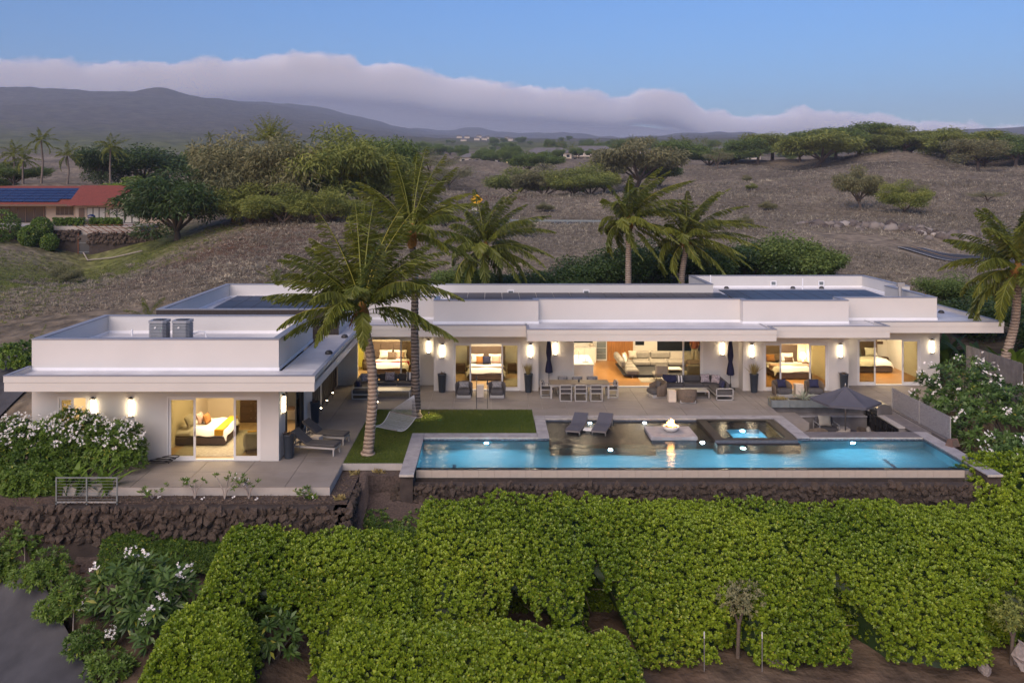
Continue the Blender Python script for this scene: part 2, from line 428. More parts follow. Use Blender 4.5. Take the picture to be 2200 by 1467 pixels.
def glass_mat(name, tint, refl_rough=0.0, ior=1.45):
    """thin pane: tinted see-through with mirror reflection by angle"""
    m, nt, b = _nodes(name); N, L = nt.nodes, nt.links
    t = N.new('ShaderNodeBsdfTransparent'); t.inputs['Color'].default_value = (*tint, 1)
    g = N.new('ShaderNodeBsdfGlossy'); g.inputs['Roughness'].default_value = refl_rough
    fr = N.new('ShaderNodeFresnel'); fr.inputs['IOR'].default_value = ior
    mx = N.new('ShaderNodeMixShader'); L.new(fr.outputs[0], mx.inputs[0]); L.new(t.outputs[0], mx.inputs[1]); L.new(g.outputs[0], mx.inputs[2])
    L.new(mx.outputs[0], N['Material Output'].inputs['Surface']); M[name] = m
    return m
glass_mat('pane_glass', (0.66, 0.65, 0.55), 0.0, 1.45)
def frosted():
    m, nt, b = _nodes('frosted_glass'); N, L = nt.nodes, nt.links
    tc = N.new('ShaderNodeTexCoord')
    nz = N.new('ShaderNodeTexNoise'); nz.inputs['Scale'].default_value = 26; nz.inputs['Detail'].default_value = 3
    L.new(tc.outputs['Object'], nz.inputs['Vector'])
    cr = N.new('ShaderNodeValToRGB'); cr.color_ramp.elements[0].position = .40; cr.color_ramp.elements[1].position = .62
    cr.color_ramp.elements[0].color = (.13, .13, .14, 1); cr.color_ramp.elements[1].color = (.46, .45, .47, 1)
    L.new(nz.outputs['Fac'], cr.inputs['Fac']); L.new(cr.outputs[0], b.inputs['Base Color'])
    b.inputs['Roughness'].default_value = .3
    M['frosted_glass'] = m
frosted()
def water_mat(name, tint, scale=2.4, bump=0.35, ior=1.33):
    m, nt, b = _nodes(name); N, L = nt.nodes, nt.links
    tc = N.new('ShaderNodeTexCoord'); mp = N.new('ShaderNodeMapping'); mp.inputs['Scale'].default_value = (1.0, 1.6, 1.0)
    L.new(tc.outputs['Object'], mp.inputs['Vector'])
    n1 = N.new('ShaderNodeTexNoise'); n1.inputs['Scale'].default_value = scale; n1.inputs['Detail'].default_value = 3
    n2 = N.new('ShaderNodeTexNoise'); n2.inputs['Scale'].default_value = scale*4.5; n2.inputs['Detail'].default_value = 2
    L.new(mp.outputs[0], n1.inputs['Vector']); L.new(mp.outputs[0], n2.inputs['Vector'])
    ad = N.new('ShaderNodeMath'); ad.operation = 'MULTIPLY_ADD'; ad.inputs[1].default_value = .3
    L.new(n2.outputs['Fac'], ad.inputs[0]); L.new(n1.outputs['Fac'], ad.inputs[2])
    bp = N.new('ShaderNodeBump'); bp.inputs['Strength'].default_value = bump; bp.inputs['Distance'].default_value = .08
    L.new(ad.outputs[0], bp.inputs['Height'])
    t = N.new('ShaderNodeBsdfRefraction'); t.inputs['Color'].default_value = (*tint, 1); t.inputs['IOR'].default_value = 1.33; t.inputs['Roughness'].default_value = .02; L.new(bp.outputs[0], t.inputs['Normal'])
    g = N.new('ShaderNodeBsdfGlossy'); g.inputs['Roughness'].default_value = .06; L.new(bp.outputs[0], g.inputs['Normal'])
    fr = N.new('ShaderNodeFresnel'); fr.inputs['IOR'].default_value = ior; L.new(bp.outputs[0], fr.inputs['Normal'])
    mx = N.new('ShaderNodeMixShader'); L.new(fr.outputs[0], mx.inputs[0]); L.new(t.outputs[0], mx.inputs[1]); L.new(g.outputs[0], mx.inputs[2])
    L.new(mx.outputs[0], N['Material Output'].inputs['Surface']); M[name] = m
water_mat('pool_water', (0.62, 0.88, 0.95), 2.4, .25, 1.24)
water_mat('ledge_water', (0.8, 0.85, 0.88), 3.0, 0.45, 1.33)
emis('lamp_glow', (1.0, 0.80, 0.52), 8.0)
emis('bulb_warm', (1.0, 0.80, 0.50), 14.0)
emis('pool_lens', (0.80, 0.90, 1.0), 14.0)
emis('flame', (1.0, 0.42, 0.08), 9.0)
emis('flame_core', (1.0, 0.72, 0.25), 14.0)
emis('far_window', (1.0, 0.72, 0.35), 1.2)
emis('beacon', (1.0, 0.45, 0.04), 5.0)

# ---------------------------------------------------------------- terrain
# surveyed ground points (x, y, z) in metres, house deck = 0
TERR = np.array([(-21.4,30,-3.55),(-18.6,33.5,-3.88),(-14.6,29,-3.08),(-11.8,26,-3.95),(-13.0,28.5,-2.84),(-16.5,31.5,-1.77),(-25.1,38,-1.32),(-30.4,46,-0.44),(-24.4,44,-0.08),(-26.7,48,0.85),(-29.4,53,1.23),(-33.3,60,1.57),(-41.6,75,2.07),(-54.4,98,2.04),(-54.3,108,1.45),(-52.8,116,1.08),(-42.8,60,1.25),(-78.4,110,1.57),(-33.5,68,2.15),(-29.7,66,2.4),(-25.4,64,2.65),(-28.6,72,3.17),(-23.4,70,3.75),(-19.0,65,3.55),(-29.0,84,3.7),(-24.0,82,4.73),(-17.7,74,4.52),(-12.7,68,3.94),(-42.9,108,2.87),(-36.1,108,5.14),(-31.5,112,6.71),(-27.5,115,7.51),(-19.6,105,6.95),(-13.2,82,4.73),(-18.8,130,8.14),(-7.1,66,3.79),(-8.2,76,4.36),(-7.8,95,5.8),(-67.0,128,5.48),(-58.5,130,5.54),(-50.4,132,6.01),(-95.5,190,11.0),(-89.0,210,11.93),(-79.3,230,12.9),(-71.8,300,17.55),(-41.7,260,15.94),(-21.6,200,11.02),(-41.0,380,21.0),(-4.0,72,3.55),(-5.1,92,4.98),(-3.9,135,5.91),(-4.9,170,7.38),(-13.3,240,11.11),(-12.4,430,22.82),(1.8,74,2.97),(2.2,92,4.01),(5.5,140,5.15),(9.2,120,4.54),(8.8,86,3.54),(7.6,74,2.97),(9.2,185,7.09),(20.6,270,11.17),(11.6,490,25.82),(13.9,108,4.01),(23.3,150,5.39),(34.8,270,11.17),(64.5,500,26.13),(24.9,120,5.8),(38.5,185,9.04),(50.4,215,11.05),(65.6,280,14.43),(89.4,430,23.95),(19.3,74,2.97),(28.7,100,4.49),(43.0,150,6.97),(60.2,210,11.04),(94.7,330,18.24),(146.0,430,25.08),(137.7,480,28.03),(27.1,74,2.97),(35.8,98,4.62),(58.5,160,7.57),(88.2,225,13.44),(120.1,270,20.26),(104.6,250,16.13),(110.7,290,18.84),(30.2,68,2.87),(40.9,92,4.01),(52.8,112,4.94),(74.6,150,7.76),(99.5,190,11.0),(114.4,230,14.72),(161.8,300,17.55),(33.5,64,2.65),(50.3,98,2.76),(51.6,92,2.47),(42.1,78,2.55),(54.2,90,2.26),(66.3,110,3.88),(88.8,150,7.76),(124.3,210,12.15),(189.5,320,19.69),(33.7,56,1.88),(56.6,80,2.35),(120.3,170,9.17),(35.0,46,1.01),(26.2,40,0.16),(18.7,31,-3.1),(15.8,26.3,-4.11),(9.3,27.3,-4.0),(2.0,26.3,-4.11),(-4.9,26.3,-4.11),(10.5,31,-3.6),(-0.9,31,-3.6),(-7.2,30,-2.76),(22.8,28,-2.6),(177.8,620,34.75),(298.4,600,33.97),(313.4,520,30.85),(23.7,1000,55.86),(-130.8,700,36.02),(-278.2,700,32.34),(-333.2,600,29.23),(-427.9,600,27.65),(843.7,1400,87.23),(509.2,1500,92.71),(206.3,1600,96.49),(-49.2,1700,101.86),(-335.3,1400,83.55),(-516.6,1300,81.76),(-666.3,1200,76.28),(2048.9,3400,239.65),(1790.5,3600,237.97),(1290.0,3800,238.6),(762.6,4200,260.39),(250.0,5000,315.86),(-132.6,5600,373.13),(-440.5,5400,371.55),(-644.2,4800,379.44),(-822.1,4400,399.65),(-1139.2,3900,404.71),(-1241.8,3300,364.92),(-1608.4,3200,367.65),(-2113.7,3200,371.02),(-1221.6,2200,200.49),(-913.9,2300,203.07),(-622.6,2600,214.49),(-244.7,3000,181.13),(2585.8,3400,250.39)], dtype=float)
_A = np.stack([3.0*TERR[:, 0]/TERR[:, 1], np.log(TERR[:, 1])], 1)
_E = (CAM_H - TERR[:, 2])/TERR[:, 1]
def _phi(d2): return .5*d2*np.log(d2 + 1e-12)
def _fit():
    n = len(_A); d2 = ((_A[:, None] - _A[None])**2).sum(-1)
    K = _phi(d2) + np.eye(n)*2e-3; Pm = np.concatenate([np.ones((n, 1)), _A], 1)
    S = np.zeros((n+3, n+3)); S[:n, :n] = K; S[:n, n:] = Pm; S[n:, :n] = Pm.T
    return np.linalg.solve(S, np.concatenate([_E, np.zeros(3)]))
_Wt = _fit()
def base_height(X, Y):
    X = np.asarray(X, float); Y = np.asarray(Y, float); sh = X.shape
    a = np.stack([3.0*X.ravel()/Y.ravel(), np.log(Y.ravel())], 1); out = np.empty(len(a))
    for i in range(0, len(a), 20000):
        q = a[i:i+20000]; d2 = ((q[:, None] - _A[None])**2).sum(-1)
        out[i:i+20000] = _phi(d2) @ _Wt[:-3] + _Wt[-3] + q @ _Wt[-2:]
    Z = CAM_H - out.reshape(sh)*Y
    # rolling humps on the open slopes, gullies on the far mountain, two cinder cones
    k = np.clip((Y - 58)/30, 0, 1)
    Z = Z + k*np.clip(Y/140, .25, 2.2)*(.55*sines(X, Y, 3, 4, .09) + .95*sines(X, Y*1.3, 8, 2, .045))
    m = np.clip((Y - 700)/1200, 0, 1)
    Z = Z + m*Y*.0040*sines(X, Y*.45, 9, 5, .010)
    Z = Z + 22*np.exp(-(((X + 1222)/75)**2 + ((Y - 3250)/160)**2)) + 52*np.exp(-(((X + 118)/110)**2 + ((Y - 5350)/250)**2))
    return Z
def ground(X, Y):
    return base_height(X, Y)
_FX = np.array([-.75, -.661, -.503, -.376, -.292, -.187, -.134, -.0816, -.0237, .05, .1816, .339, .497, .602, .76])
_FY = np.array([3200, 3200, 3200, 3300, 3900, 4400, 4800, 5400, 5600, 5000, 4200, 3800, 3600, 3400, 3400.])
def make_terrain():
    nu, nv = 300, 330
    u = np.linspace(-.78, .80, nu); ymax = np.interp(u, _FX, _FY)
    t = np.linspace(0, 1, nv)
    Y = np.exp(np.log(23.0) + (np.log(ymax)[None] - np.log(23.0))*t[:, None]); X = u[None]*Y
    Z = base_height(X, Y)
    # cut for the house platform and the pool; its rim is held by the stone walls
    pad = (X > -17.9) & (X < 25.4) & (Y > 32.0) & (Y < 60.2) | (X > -17.5) & (X < -5.2) & (Y > 30.6) & (Y < 34)
    Z[pad] = np.minimum(Z[pad], -2.6)
    # bed of the driveway, cut a little below its surface
    dd = np.abs((X + 8)*.740 + (Y - 16.5)*.673); Z = np.where((dd < 4.1) & (Y < 41) & (X < -6), Z - .55, Z)
    Zc = Z.copy()
    X2 = np.concatenate([X, X[-1:]*1.15]); Y2 = np.concatenate([Y, Y[-1:]*1.15]); Z2 = np.concatenate([Zc, Zc[-1:] - 320])
    V = np.stack([X2, Y2, Z2], -1).reshape(-1, 3)
    r = np.arange(nv)[:, None]*nu + np.arange(nu-1)[None]
    F = np.stack([r, r+1, r+1+nu, r+nu], -1).reshape(-1, 4)
    me = np_mesh('ground', V, F, smooth=True)
    # what grows there: 0 bare red soil, 1 dry grass, 2 green
    x, y = V[:, 0], V[:, 1]; n1 = sines(x, y, 21, 4, .12)
    g = np.full(len(V), 1.0)
    left = np.clip((-17 - x)/22, 0, 1)*np.clip((135 - y)/20, 0, 1)*np.clip((y - 40)/10, 0, 1)
    g += left*np.clip(.25 + n1*.5 + np.clip((-36 - x)/14, -1, .6), 0, 1)
    soil = np.clip(1 - (((x + 27)/17)**2 + ((y - 88)/24)**2), 0, 1)*.75
    soil += np.clip(1 - (((x - 3)/13)**2 + ((y - 205)/26)**2), 0, 1)*1.1
    soil += np.clip((33 - y)/2, 0, 1)*.55
    g -= np.clip(soil, 0, 1)
    g = g + np.clip((np.log(y) - np.log(600))/(np.log(2000) - np.log(600)), 0, 1)*(1.85 - .35*np.clip(n1, -1, 1))   # old pasture on the mountain
    a = me.attributes.new('cover', 'FLOAT', 'POINT'); a.data.foreach_set('value', g.astype(np.float32))
    m, nt, b = _nodes('ground_cover'); N, L = nt.nodes, nt.links
    at = N.new('ShaderNodeAttribute'); at.attribute_name = 'cover'
    geo = N.new('ShaderNodeNewGeometry')
    n1 = N.new('ShaderNodeTexNoise'); n1.inputs['Scale'].default_value = .35; n1.inputs['Detail'].default_value = 9; n1.inputs['Roughness'].default_value = .7
    n2 = N.new('ShaderNodeTexNoise'); n2.inputs['Scale'].default_value = .95; n2.inputs['Detail'].default_value = 6
    n3 = N.new('ShaderNodeTexNoise'); n3.inputs['Scale'].default_value = .032; n3.inputs['Detail'].default_value = 9; n3.inputs['Roughness'].default_value = .72
    for n in (n1, n2, n3): L.new(geo.outputs['Position'], n.inputs['Vector'])
    ad = N.new('ShaderNodeMath'); ad.operation = 'MULTIPLY_ADD'; ad.inputs[1].default_value = .9; ad.inputs[2].default_value = -.45
    L.new(n1.outputs['Fac'], ad.inputs[0])
    sm = N.new('ShaderNodeMath'); L.new(at.outputs['Fac'], sm.inputs[0]); L.new(ad.outputs[0], sm.inputs[1])
    mr = N.new('ShaderNodeMapRange'); mr.inputs['From Max'].default_value = 3.0; L.new(sm.outputs[0], mr.inputs['Value'])
    cr = N.new('ShaderNodeValToRGB'); e = cr.color_ramp.elements
    e[0].position = .06; e[0].color = (.120, .074, .052, 1); e[1].position = .95; e[1].color = (.125, .118, .100, 1)
    x1 = e.new(.27); x1.color = (.195, .163, .128, 1); x2 = e.new(.41); x2.color = (.250, .218, .170, 1); x3 = e.new(.62); x3.color = (.135, .155, .050, 1)
    L.new(mr.outputs[0], cr.inputs['Fac'])
    # fine tussock mottling and broad pasture patches
    c2 = N.new('ShaderNodeValToRGB'); c2.color_ramp.elements[0].position = .3; c2.color_ramp.elements[1].position = .72
    c2.color_ramp.elements[0].color = (.50, .50, .50, 1); c2.color_ramp.elements[1].color = (1.38, 1.35, 1.30, 1)
    L.new(n2.outputs['Fac'], c2.inputs['Fac'])
    c3 = N.new('ShaderNodeValToRGB'); c3.color_ramp.elements[0].position = .35; c3.color_ramp.elements[1].position = .66
    c3.color_ramp.elements[0].color = (.50, .50, .48, 1); c3.color_ramp.elements[1].color = (1.25, 1.22, 1.18, 1)
    L.new(n3.outputs['Fac'], c3.inputs['Fac'])
    k1 = N.new('ShaderNodeMix'); k1.data_type = 'RGBA'; k1.blend_type = 'MULTIPLY'; k1.inputs['Factor'].default_value = 1
    L.new(cr.outputs[0], k1.inputs[6]); L.new(c2.outputs[0], k1.inputs[7])
    k2 = N.new('ShaderNodeMix'); k2.data_type = 'RGBA'; k2.blend_type = 'MULTIPLY'; k2.inputs['Factor'].default_value = 1
    L.new(k1.outputs[2], k2.inputs[6]); L.new(c3.outputs[0], k2.inputs[7])
    L.new(k2.outputs[2], b.inputs['Base Color']); b.inputs['Roughness'].default_value = 1; b.inputs['Specular IOR Level'].default_value = .1
    bp = N.new('ShaderNodeBump'); bp.inputs['Strength'].default_value = .9; bp.inputs['Distance'].default_value = .5
    L.new(n2.outputs['Fac'], bp.inputs['Height']); L.new(bp.outputs[0], b.inputs['Normal'])
    M['ground_cover'] = m
    o = link('ground', me, m); tag(o, kind='structure')
make_terrain()

def ribbon(name, pts, width, material, lift=.05, n=10):
    """paved strip laid over the terrain along (x, y) points"""
    P = np.array(pts, float); t = np.linspace(0, len(P)-1, (len(P)-1)*n+1)
    xs = np.interp(t, range(len(P)), P[:, 0]); ys = np.interp(t, range(len(P)), P[:, 1])
    k = np.ones(5)/5
    if len(xs) > 10:
        xs[2:-2] = np.convolve(xs, k, 'valid'); ys[2:-2] = np.convolve(ys, k, 'valid')
    d = np.stack([np.gradient(xs), np.gradient(ys)], 1); d /= np.linalg.norm(d, axis=1, keepdims=True)
    nx, ny = -d[:, 1], d[:, 0]; z = base_height(xs, ys) + lift
    drape = lambda o: base_height(xs + nx*o, ys + ny*o) + lift
    offs = np.array([-.5, -.25, 0, .25, .5])*width
    V = np.stack([np.stack([xs + nx*o, ys + ny*o, drape(o)], 1) for o in offs], 1).reshape(-1, 3)
    m = len(xs); r = np.arange(m-1)[:, None]*5 + np.arange(4)[None]
    F = np.stack([r, r+5, r+6, r+1], -1).reshape(-1, 4)
    o = link(name, np_mesh(name, V, F), material); tag(o, kind='structure')
    return xs, ys, z, nx, ny
def road_line(parent_name, data, off, w, material):
    xs, ys, z, nx, ny = data
    V = np.stack([np.stack([xs + nx*(off+s*w/2), ys + ny*(off+s*w/2), base_height(xs + nx*off, ys + ny*off) + .16], 1) for s in (-1, 1)], 1).reshape(-1, 3)
    r = np.arange(len(xs)-1)*2; F = np.stack([r, r+2, r+3, r+1], -1)
    o = link(parent_name, np_mesh(parent_name, V, F), material, bpy.data.objects['road'] if 'road' in bpy.data.objects else None)
_rd = ribbon('road', [(86, 74), (66, 84), (52.5, 93), (47.5, 100)], 6.0, 'asphalt', .12)
for _o in (-2.9, 2.9): road_line('edge_line', _rd, _o*.93, .12, 'paint_white')
road_line('centre_line', _rd, 0, .10, 'sign_yellow')
ribbon('road', [(16, 141), (6, 146), (-6, 155), (-16, 170)], 6.0, 'asphalt', .10)
ribbon('road', [(150, 560), (134, 470), (121, 415), (111, 392), (122, 372), (150, 362)], 8.0, 'asphalt', .5)
ribbon('driveway', [(-8, 16.5), (-14.5, 23.6), (-21.3, 31.1), (-28, 38.5)], 7.4, 'asphalt', .02)
ribbon('side_drive', [(-27.5, 38.5), (-25.6, 44.0), (-24.6, 50)], 4.5, 'asphalt', .15)

# ---------------------------------------------------------------- the house
house = empty('house', (0, 47, 0), label='long white flat-roofed modern house around the pool terrace', cat='house')
Z_SOF, Z_ROOF, Z_LIP, Z_PAR, Z_INN = 3.10, 3.50, 3.66, 4.70, 3.93
def hpart(mb, name, material, parent=None):
    return mb.build(name, material, parent or house, world=True)
def wall_x(x0, x1, y0, y1, z1, opens=(), material='stucco', z0=-.3, name='wall'):
    """wall running along x, with openings (a, b, bottom, top)"""
    mb = MB(); x = x0
    for a, b, oz0, oz1 in sorted(opens):
        if a > x: mb.box(x, a, y0, y1, z0, z1)
        if oz0 > z0 + .35: mb.box(a, b, y0, y1, z0, oz0)
        if oz1 < z1: mb.box(a, b, y0, y1, oz1, z1)
        x = b
    if x < x1: mb.box(x, x1, y0, y1, z0, z1)
    return hpart(mb, name, material)
def wall_y(x0, x1, y0, y1, z1, opens=(), material='stucco', z0=-.3, name='wall'):
    mb = MB(); y = y0
    for a, b, oz0, oz1 in sorted(opens):
        if a > y: mb.box(x0, x1, y, a, z0, z1)
        if oz0 > z0 + .35: mb.box(x0, x1, a, b, z0, oz0)
        if oz1 < z1: mb.box(x0, x1, a, b, oz1, z1)
        y = b
    if y < y1: mb.box(x0, x1, y, y1, z0, z1)
    return hpart(mb, name, material)
DH = 2.50
# outer walls seen from the terrace
wall_x(-17.85, -8.25, 34.37, 34.62, Z_SOF, [(-16.85, -15.70, 0, DH), (-12.60, -8.96, 0, DH)])
wall_y(-17.85, -17.60, 34.62, 40.9, Z_SOF)
wall_y(-8.50, -8.25, 34.62, 40.8, Z_SOF, [(35.46, 39.10, 0, DH)])
wall_x(-17.60, -8.50, 40.65, 40.9, Z_SOF, material='plaster_warm')
wall_x(-8.25, -3.0, 47.6, 47.85, Z_SOF, [(-7.24, -3.81, 0, DH)])
wall_x(-3.0, 2.48, 46.25, 46.50, Z_SOF, [(-2.0, 1.53, 0, DH)])
wall_y(-3.0, -2.75, 46.50, 51.8, Z_SOF); wall_y(2.23, 2.48, 46.50, 51.8, Z_SOF)
wall_x(2.48, 13.17, 47.05, 47.30, Z_SOF, [(4.36, 11.29, 0, 2.72)])
wall_y(13.17, 13.42, 46.25, 54.2, Z_SOF); wall_y(18.45, 18.70, 46.25, 54.2, Z_SOF)
wall_x(13.42, 18.45, 46.25, 46.50, Z_SOF, [(14.25, 17.65, 0, DH)])
wall_x(18.70, 24.1, 47.5, 47.75, Z_SOF, [(19.67, 23.07, 0, DH)])
wall_y(23.85, 24.10, 47.75, 59.2, Z_SOF)
wall_x(-16.0, -2.9, 53.95, 54.2, Z_SOF)
wall_x(-2.9, 13.2, 54.30, 54.55, Z_SOF, [(4.9, 6.3, 1.05, 2.5), (8.8, 9.45, .9, 2.5), (10.15, 13.0, .55, 2.6)], material='plaster_white')
wall_x(13.42, 23.85, 59.0, 59.25, Z_SOF)
# slatted dark wall beside the walkway
wall_y(-8.62, -8.40, 40.8, 47.6, Z_SOF, material='dark_cladding', name='backing_wall')
_bm = MB().box(-.05, .05, -.125, .125, 0, Z_SOF - .01).mesh('cladding_board')
for i in range(25):
    o = link('cladding_board', _bm, 'dark_cladding', house); o.location = Vector((-8.335 + .02*(i % 2), 40.95 + i*.268, 0)) - house.location
# room shells
def room(x0, x1, y0, y1, floor, wallm, back=True, zc=2.78):
    hpart(MB().box(x0, x1, y0, y1, -.2, .012), 'room_floor', floor)
    hpart(MB().box(x0, x1, y0, y1, zc, zc+.1), 'ceiling', 'plaster_white')
    if back: hpart(MB().box(x0, x1, y1-.12, y1, .012, zc), 'inner_wall', wallm)
    hpart(MB().box(x0, x0+.06, y0, y1-.12, .012, zc), 'inner_wall', wallm)
    hpart(MB().box(x1-.06, x1, y0, y1-.12, .012, zc), 'inner_wall', wallm)
room(-17.58, -13.1, 34.63, 40.6, 'tile_floor', 'plaster_warm')
hpart(MB().box(-12.98, -8.52, 34.63, 40.6, -.2, .012), 'room_floor', 'tile_floor')
hpart(MB().box(-12.98, -8.52, 34.63, 40.6, 2.78, 2.88), 'ceiling', 'plaster_white')
hpart(MB().box(-13.08, -12.98, 34.63, 40.6, .012, 2.78), 'inner_wall', 'plaster_warm')
hpart(MB().box(-12.98, -8.52, 40.50, 40.6, .012, 2.78), 'inner_wall', 'plaster_warm')
room(-8.2, -3.02, 47.86, 52.6, 'tile_floor', 'plaster_warm')
room(-2.74, 2.22, 46.52, 51.7, 'tile_floor', 'plaster_white')
room(2.49, 13.16, 47.32, 54.28, 'wood_floor', 'plaster_white', back=False, zc=2.95)
room(13.43, 18.44, 46.52, 51.9, 'wood_floor', 'plaster_warm')
room(18.71, 23.84, 47.77, 53.2, 'wood_floor', 'plaster_white')
# patch of yellow wall through the corner of the first bedroom
hpart(MB().box(-8.12, -7.55, 52.40, 52.47, .02, 2.75), 'accent_panel', 'plaster_yellow')
hpart(MB().box(-8.13, -8.08, 49.4, 52.40, .02, 2.75), 'accent_panel', 'plaster_yellow')

# sliding doors
def sliding(x0, x1, y, h, panels, along='x', z0=0.02, depth=.16, m='frame_white'):
    """outer frame and panels (a, b, track) ; panel = stiles + rails with a pane"""
    w = .055
    def bx(mb, a, b, d0, d1, z0_, z1_):
        if along == 'x': mb.box(a, b, y+d0, y+d1, z0_, z1_)
        else: mb.box(y+d0, y+d1, a, b, z0_, z1_)
    mb = MB(); bx(mb, x0, x0+w, -.03, depth, z0, h); bx(mb, x1-w, x1, -.03, depth, z0, h)
    bx(mb, x0+w, x1-w, -.03, depth, h-w, h); bx(mb, x0+w, x1-w, -.02, depth, z0-.02, z0+.03)
    hpart(mb, 'door_frame', m)
    for a, b, t in panels:
        d0 = .02 + t*.05; s = .085
        p = MB(); zb, zt = z0+.032, h-w-.004
        bx(p, a, a+s, d0, d0+.045, zb, zt); bx(p, b-s, b, d0, d0+.045, zb, zt)
        bx(p, a+s, b-s, d0, d0+.045, zt-s, zt); bx(p, a+s, b-s, d0, d0+.045, zb, zb+.13)
        po = hpart(p, 'door_panel', m)
        g = MB(); bx(g, a+s, b-s, d0+.018, d0+.026, zb+.13, zt-s)
        go = link('pane', g.mesh('pane'), 'pane_glass', po)
        hd = MB(); e = b if a - x0 < x1 - b else a+s
        bx(hd, e-s*.6, e-s*.35, d0-.03, d0, .95, 1.15); link('handle', hd.mesh('handle'), 'steel', po)
sliding(-12.60, -8.96, 34.40, DH, [(-12.54, -11.50, 0), (-10.02, -9.02, 0)])
sliding(-16.85, -15.70, 34.40, DH, [(-16.80, -16.25, 0)])
sliding(35.46, 39.10, -8.44, DH, [(35.52, 36.35, 0), (37.75, 38.65, 1), (38.2, 39.04, 0)], along='y', m='frame_dark')
sliding(-7.24, -3.81, 47.63, DH, [(-4.90, -3.87, 0)])
sliding(-2.00, 1.53, 46.28, DH, [(-1.94, -1.04, 0), (.54, 1.47, 0)])
sliding(4.36, 11.29, 47.08, 2.72, [(10.2, 11.22, 0)])
sliding(14.25, 17.65, 46.28, DH, [(14.31, 15.20, 0), (16.66, 17.59, 0)])
sliding(19.67, 23.07, 47.53, DH, [(19.73, 20.68, 0), (22.10, 23.01, 0)])
# back windows and doors of the living room
for a, b, z0, z1 in ((4.9, 6.3, 1.05, 2.5), (8.8, 9.45, .9, 2.5), (10.15, 13.0, .55, 2.6)):
    f = MB(); f.box(a, a+.05, 54.28, 54.40, z0, z1).box(b-.05, b, 54.28, 54.40, z0, z1).box(a+.05, b-.05, 54.28, 54.40, z1-.05, z1).box(a+.05, b-.05, 54.28, 54.40, z0, z0+.05)
    if b - a > 2: f.box(11.75, 11.81, 54.28, 54.40, z0+.05, z1-.05)
    fo = hpart(f, 'window_frame', 'frame_white')
    link('pane', MB().box(a+.05, b-.05, 54.33, 54.345, z0+.05, z1-.05).mesh('pane'), 'window_dark', fo)
hpart(MB().box(7.12, 8.70, 54.20, 54.295, .02, 2.62), 'wood_door', 'wood_door')
for i in range(1, 6): hpart(MB().box(7.12+i*.263-.004, 7.12+i*.263+.004, 54.192, 54.2, .02, 2.62), 'door_groove', 'brown_wood')
_ld = hpart(MB().box(6.42, 7.10, 54.22, 54.295, .02, 2.62), 'louvre_door', 'frame_white')
for i in range(7): link('louvre', MB().box(6.48, 7.04, 54.20, 54.219, .12+i*.35, .44+i*.35).mesh('louvre'), 'zinc', _ld)

# eaves: slabs with a two-step fascia and a white membrane roof
for x0, x1, y0, y1 in ((-17.98, -6.5, 32.6, 34.37), (-8.25, -6.5, 34.37, 44.6), (-8.25, 1.76, 44.6, 48.2), (1.76, 14.0, 43.3, 48.2),
                       (14.0, 20.0, 44.3, 48.2), (20.0, 26.58, 45.8, 48.2), (23.9, 26.58, 48.2, 60.0)):
    hpart(MB().box(x0+.11, x1-.11 if x1 > 14 and x0 > 20 else x1, y0+.11, y1, Z_SOF+.02, Z_ROOF), 'eave_roof', 'roof_membrane')
    hpart(MB().box(x0+.11, x1-.11 if x1 > 14 and x0 > 20 else x1, y0+.11, y1, Z_SOF, Z_SOF+.019), 'soffit', 'stucco')
_eave = [(-17.98, 34.37), (-17.98, 32.6), (-6.5, 32.6), (-6.5, 44.6), (1.76, 44.6), (1.76, 43.3), (14.0, 43.3), (14.0, 44.3), (20.0, 44.3), (20.0, 45.8), (26.58, 45.8), (26.58, 60.0)]
def offset_poly(poly, d, closed=True):
    """parallel copy, d to the left of travel"""
    n = len(poly); out = []
    for i in range(n):
        p = Vector(poly[i])
        a = Vector(poly[i-1]) if (closed or i > 0) else None; b = Vector(poly[(i+1) % n]) if (closed or i < n-1) else None
        na = nb = None
        if a is not None: t = (p-a).normalized(); na = Vector((-t.y, t.x))
        if b is not None: t = (b-p).normalized(); nb = Vector((-t.y, t.x))
        if na is None: out.append(tuple(p + nb*d))
        elif nb is None: out.append(tuple(p + na*d))
        else:
            if abs(na.dot(nb)) > .99: out.append(tuple(p + na*d))
            else: out.append(tuple(p + (na+nb)*d/(1+na.dot(nb))))
    return out
def ring(poly, d0, d1, z0, z1, name, material, closed=True):
    """one mitred bar per side of an outline"""
    A = offset_poly(poly, d0, closed); B = offset_poly(poly, d1, closed); n = len(poly)
    for i in range(n if closed else n-1):
        j = (i+1) % n
        hpart(MB().prism([A[i], A[j], B[j], B[i]], z0, z1), name, material)
ring(_eave, 0.018, .12, Z_SOF-.005, 3.43, 'fascia_board', 'fascia', False)
ring(_eave, 0, .12, 3.432, Z_LIP, 'fascia_cap', 'fascia', False)
ring(_eave, -.012, .135, Z_LIP+.001, Z_LIP+.03, 'drip_edge', 'cap_metal', False)
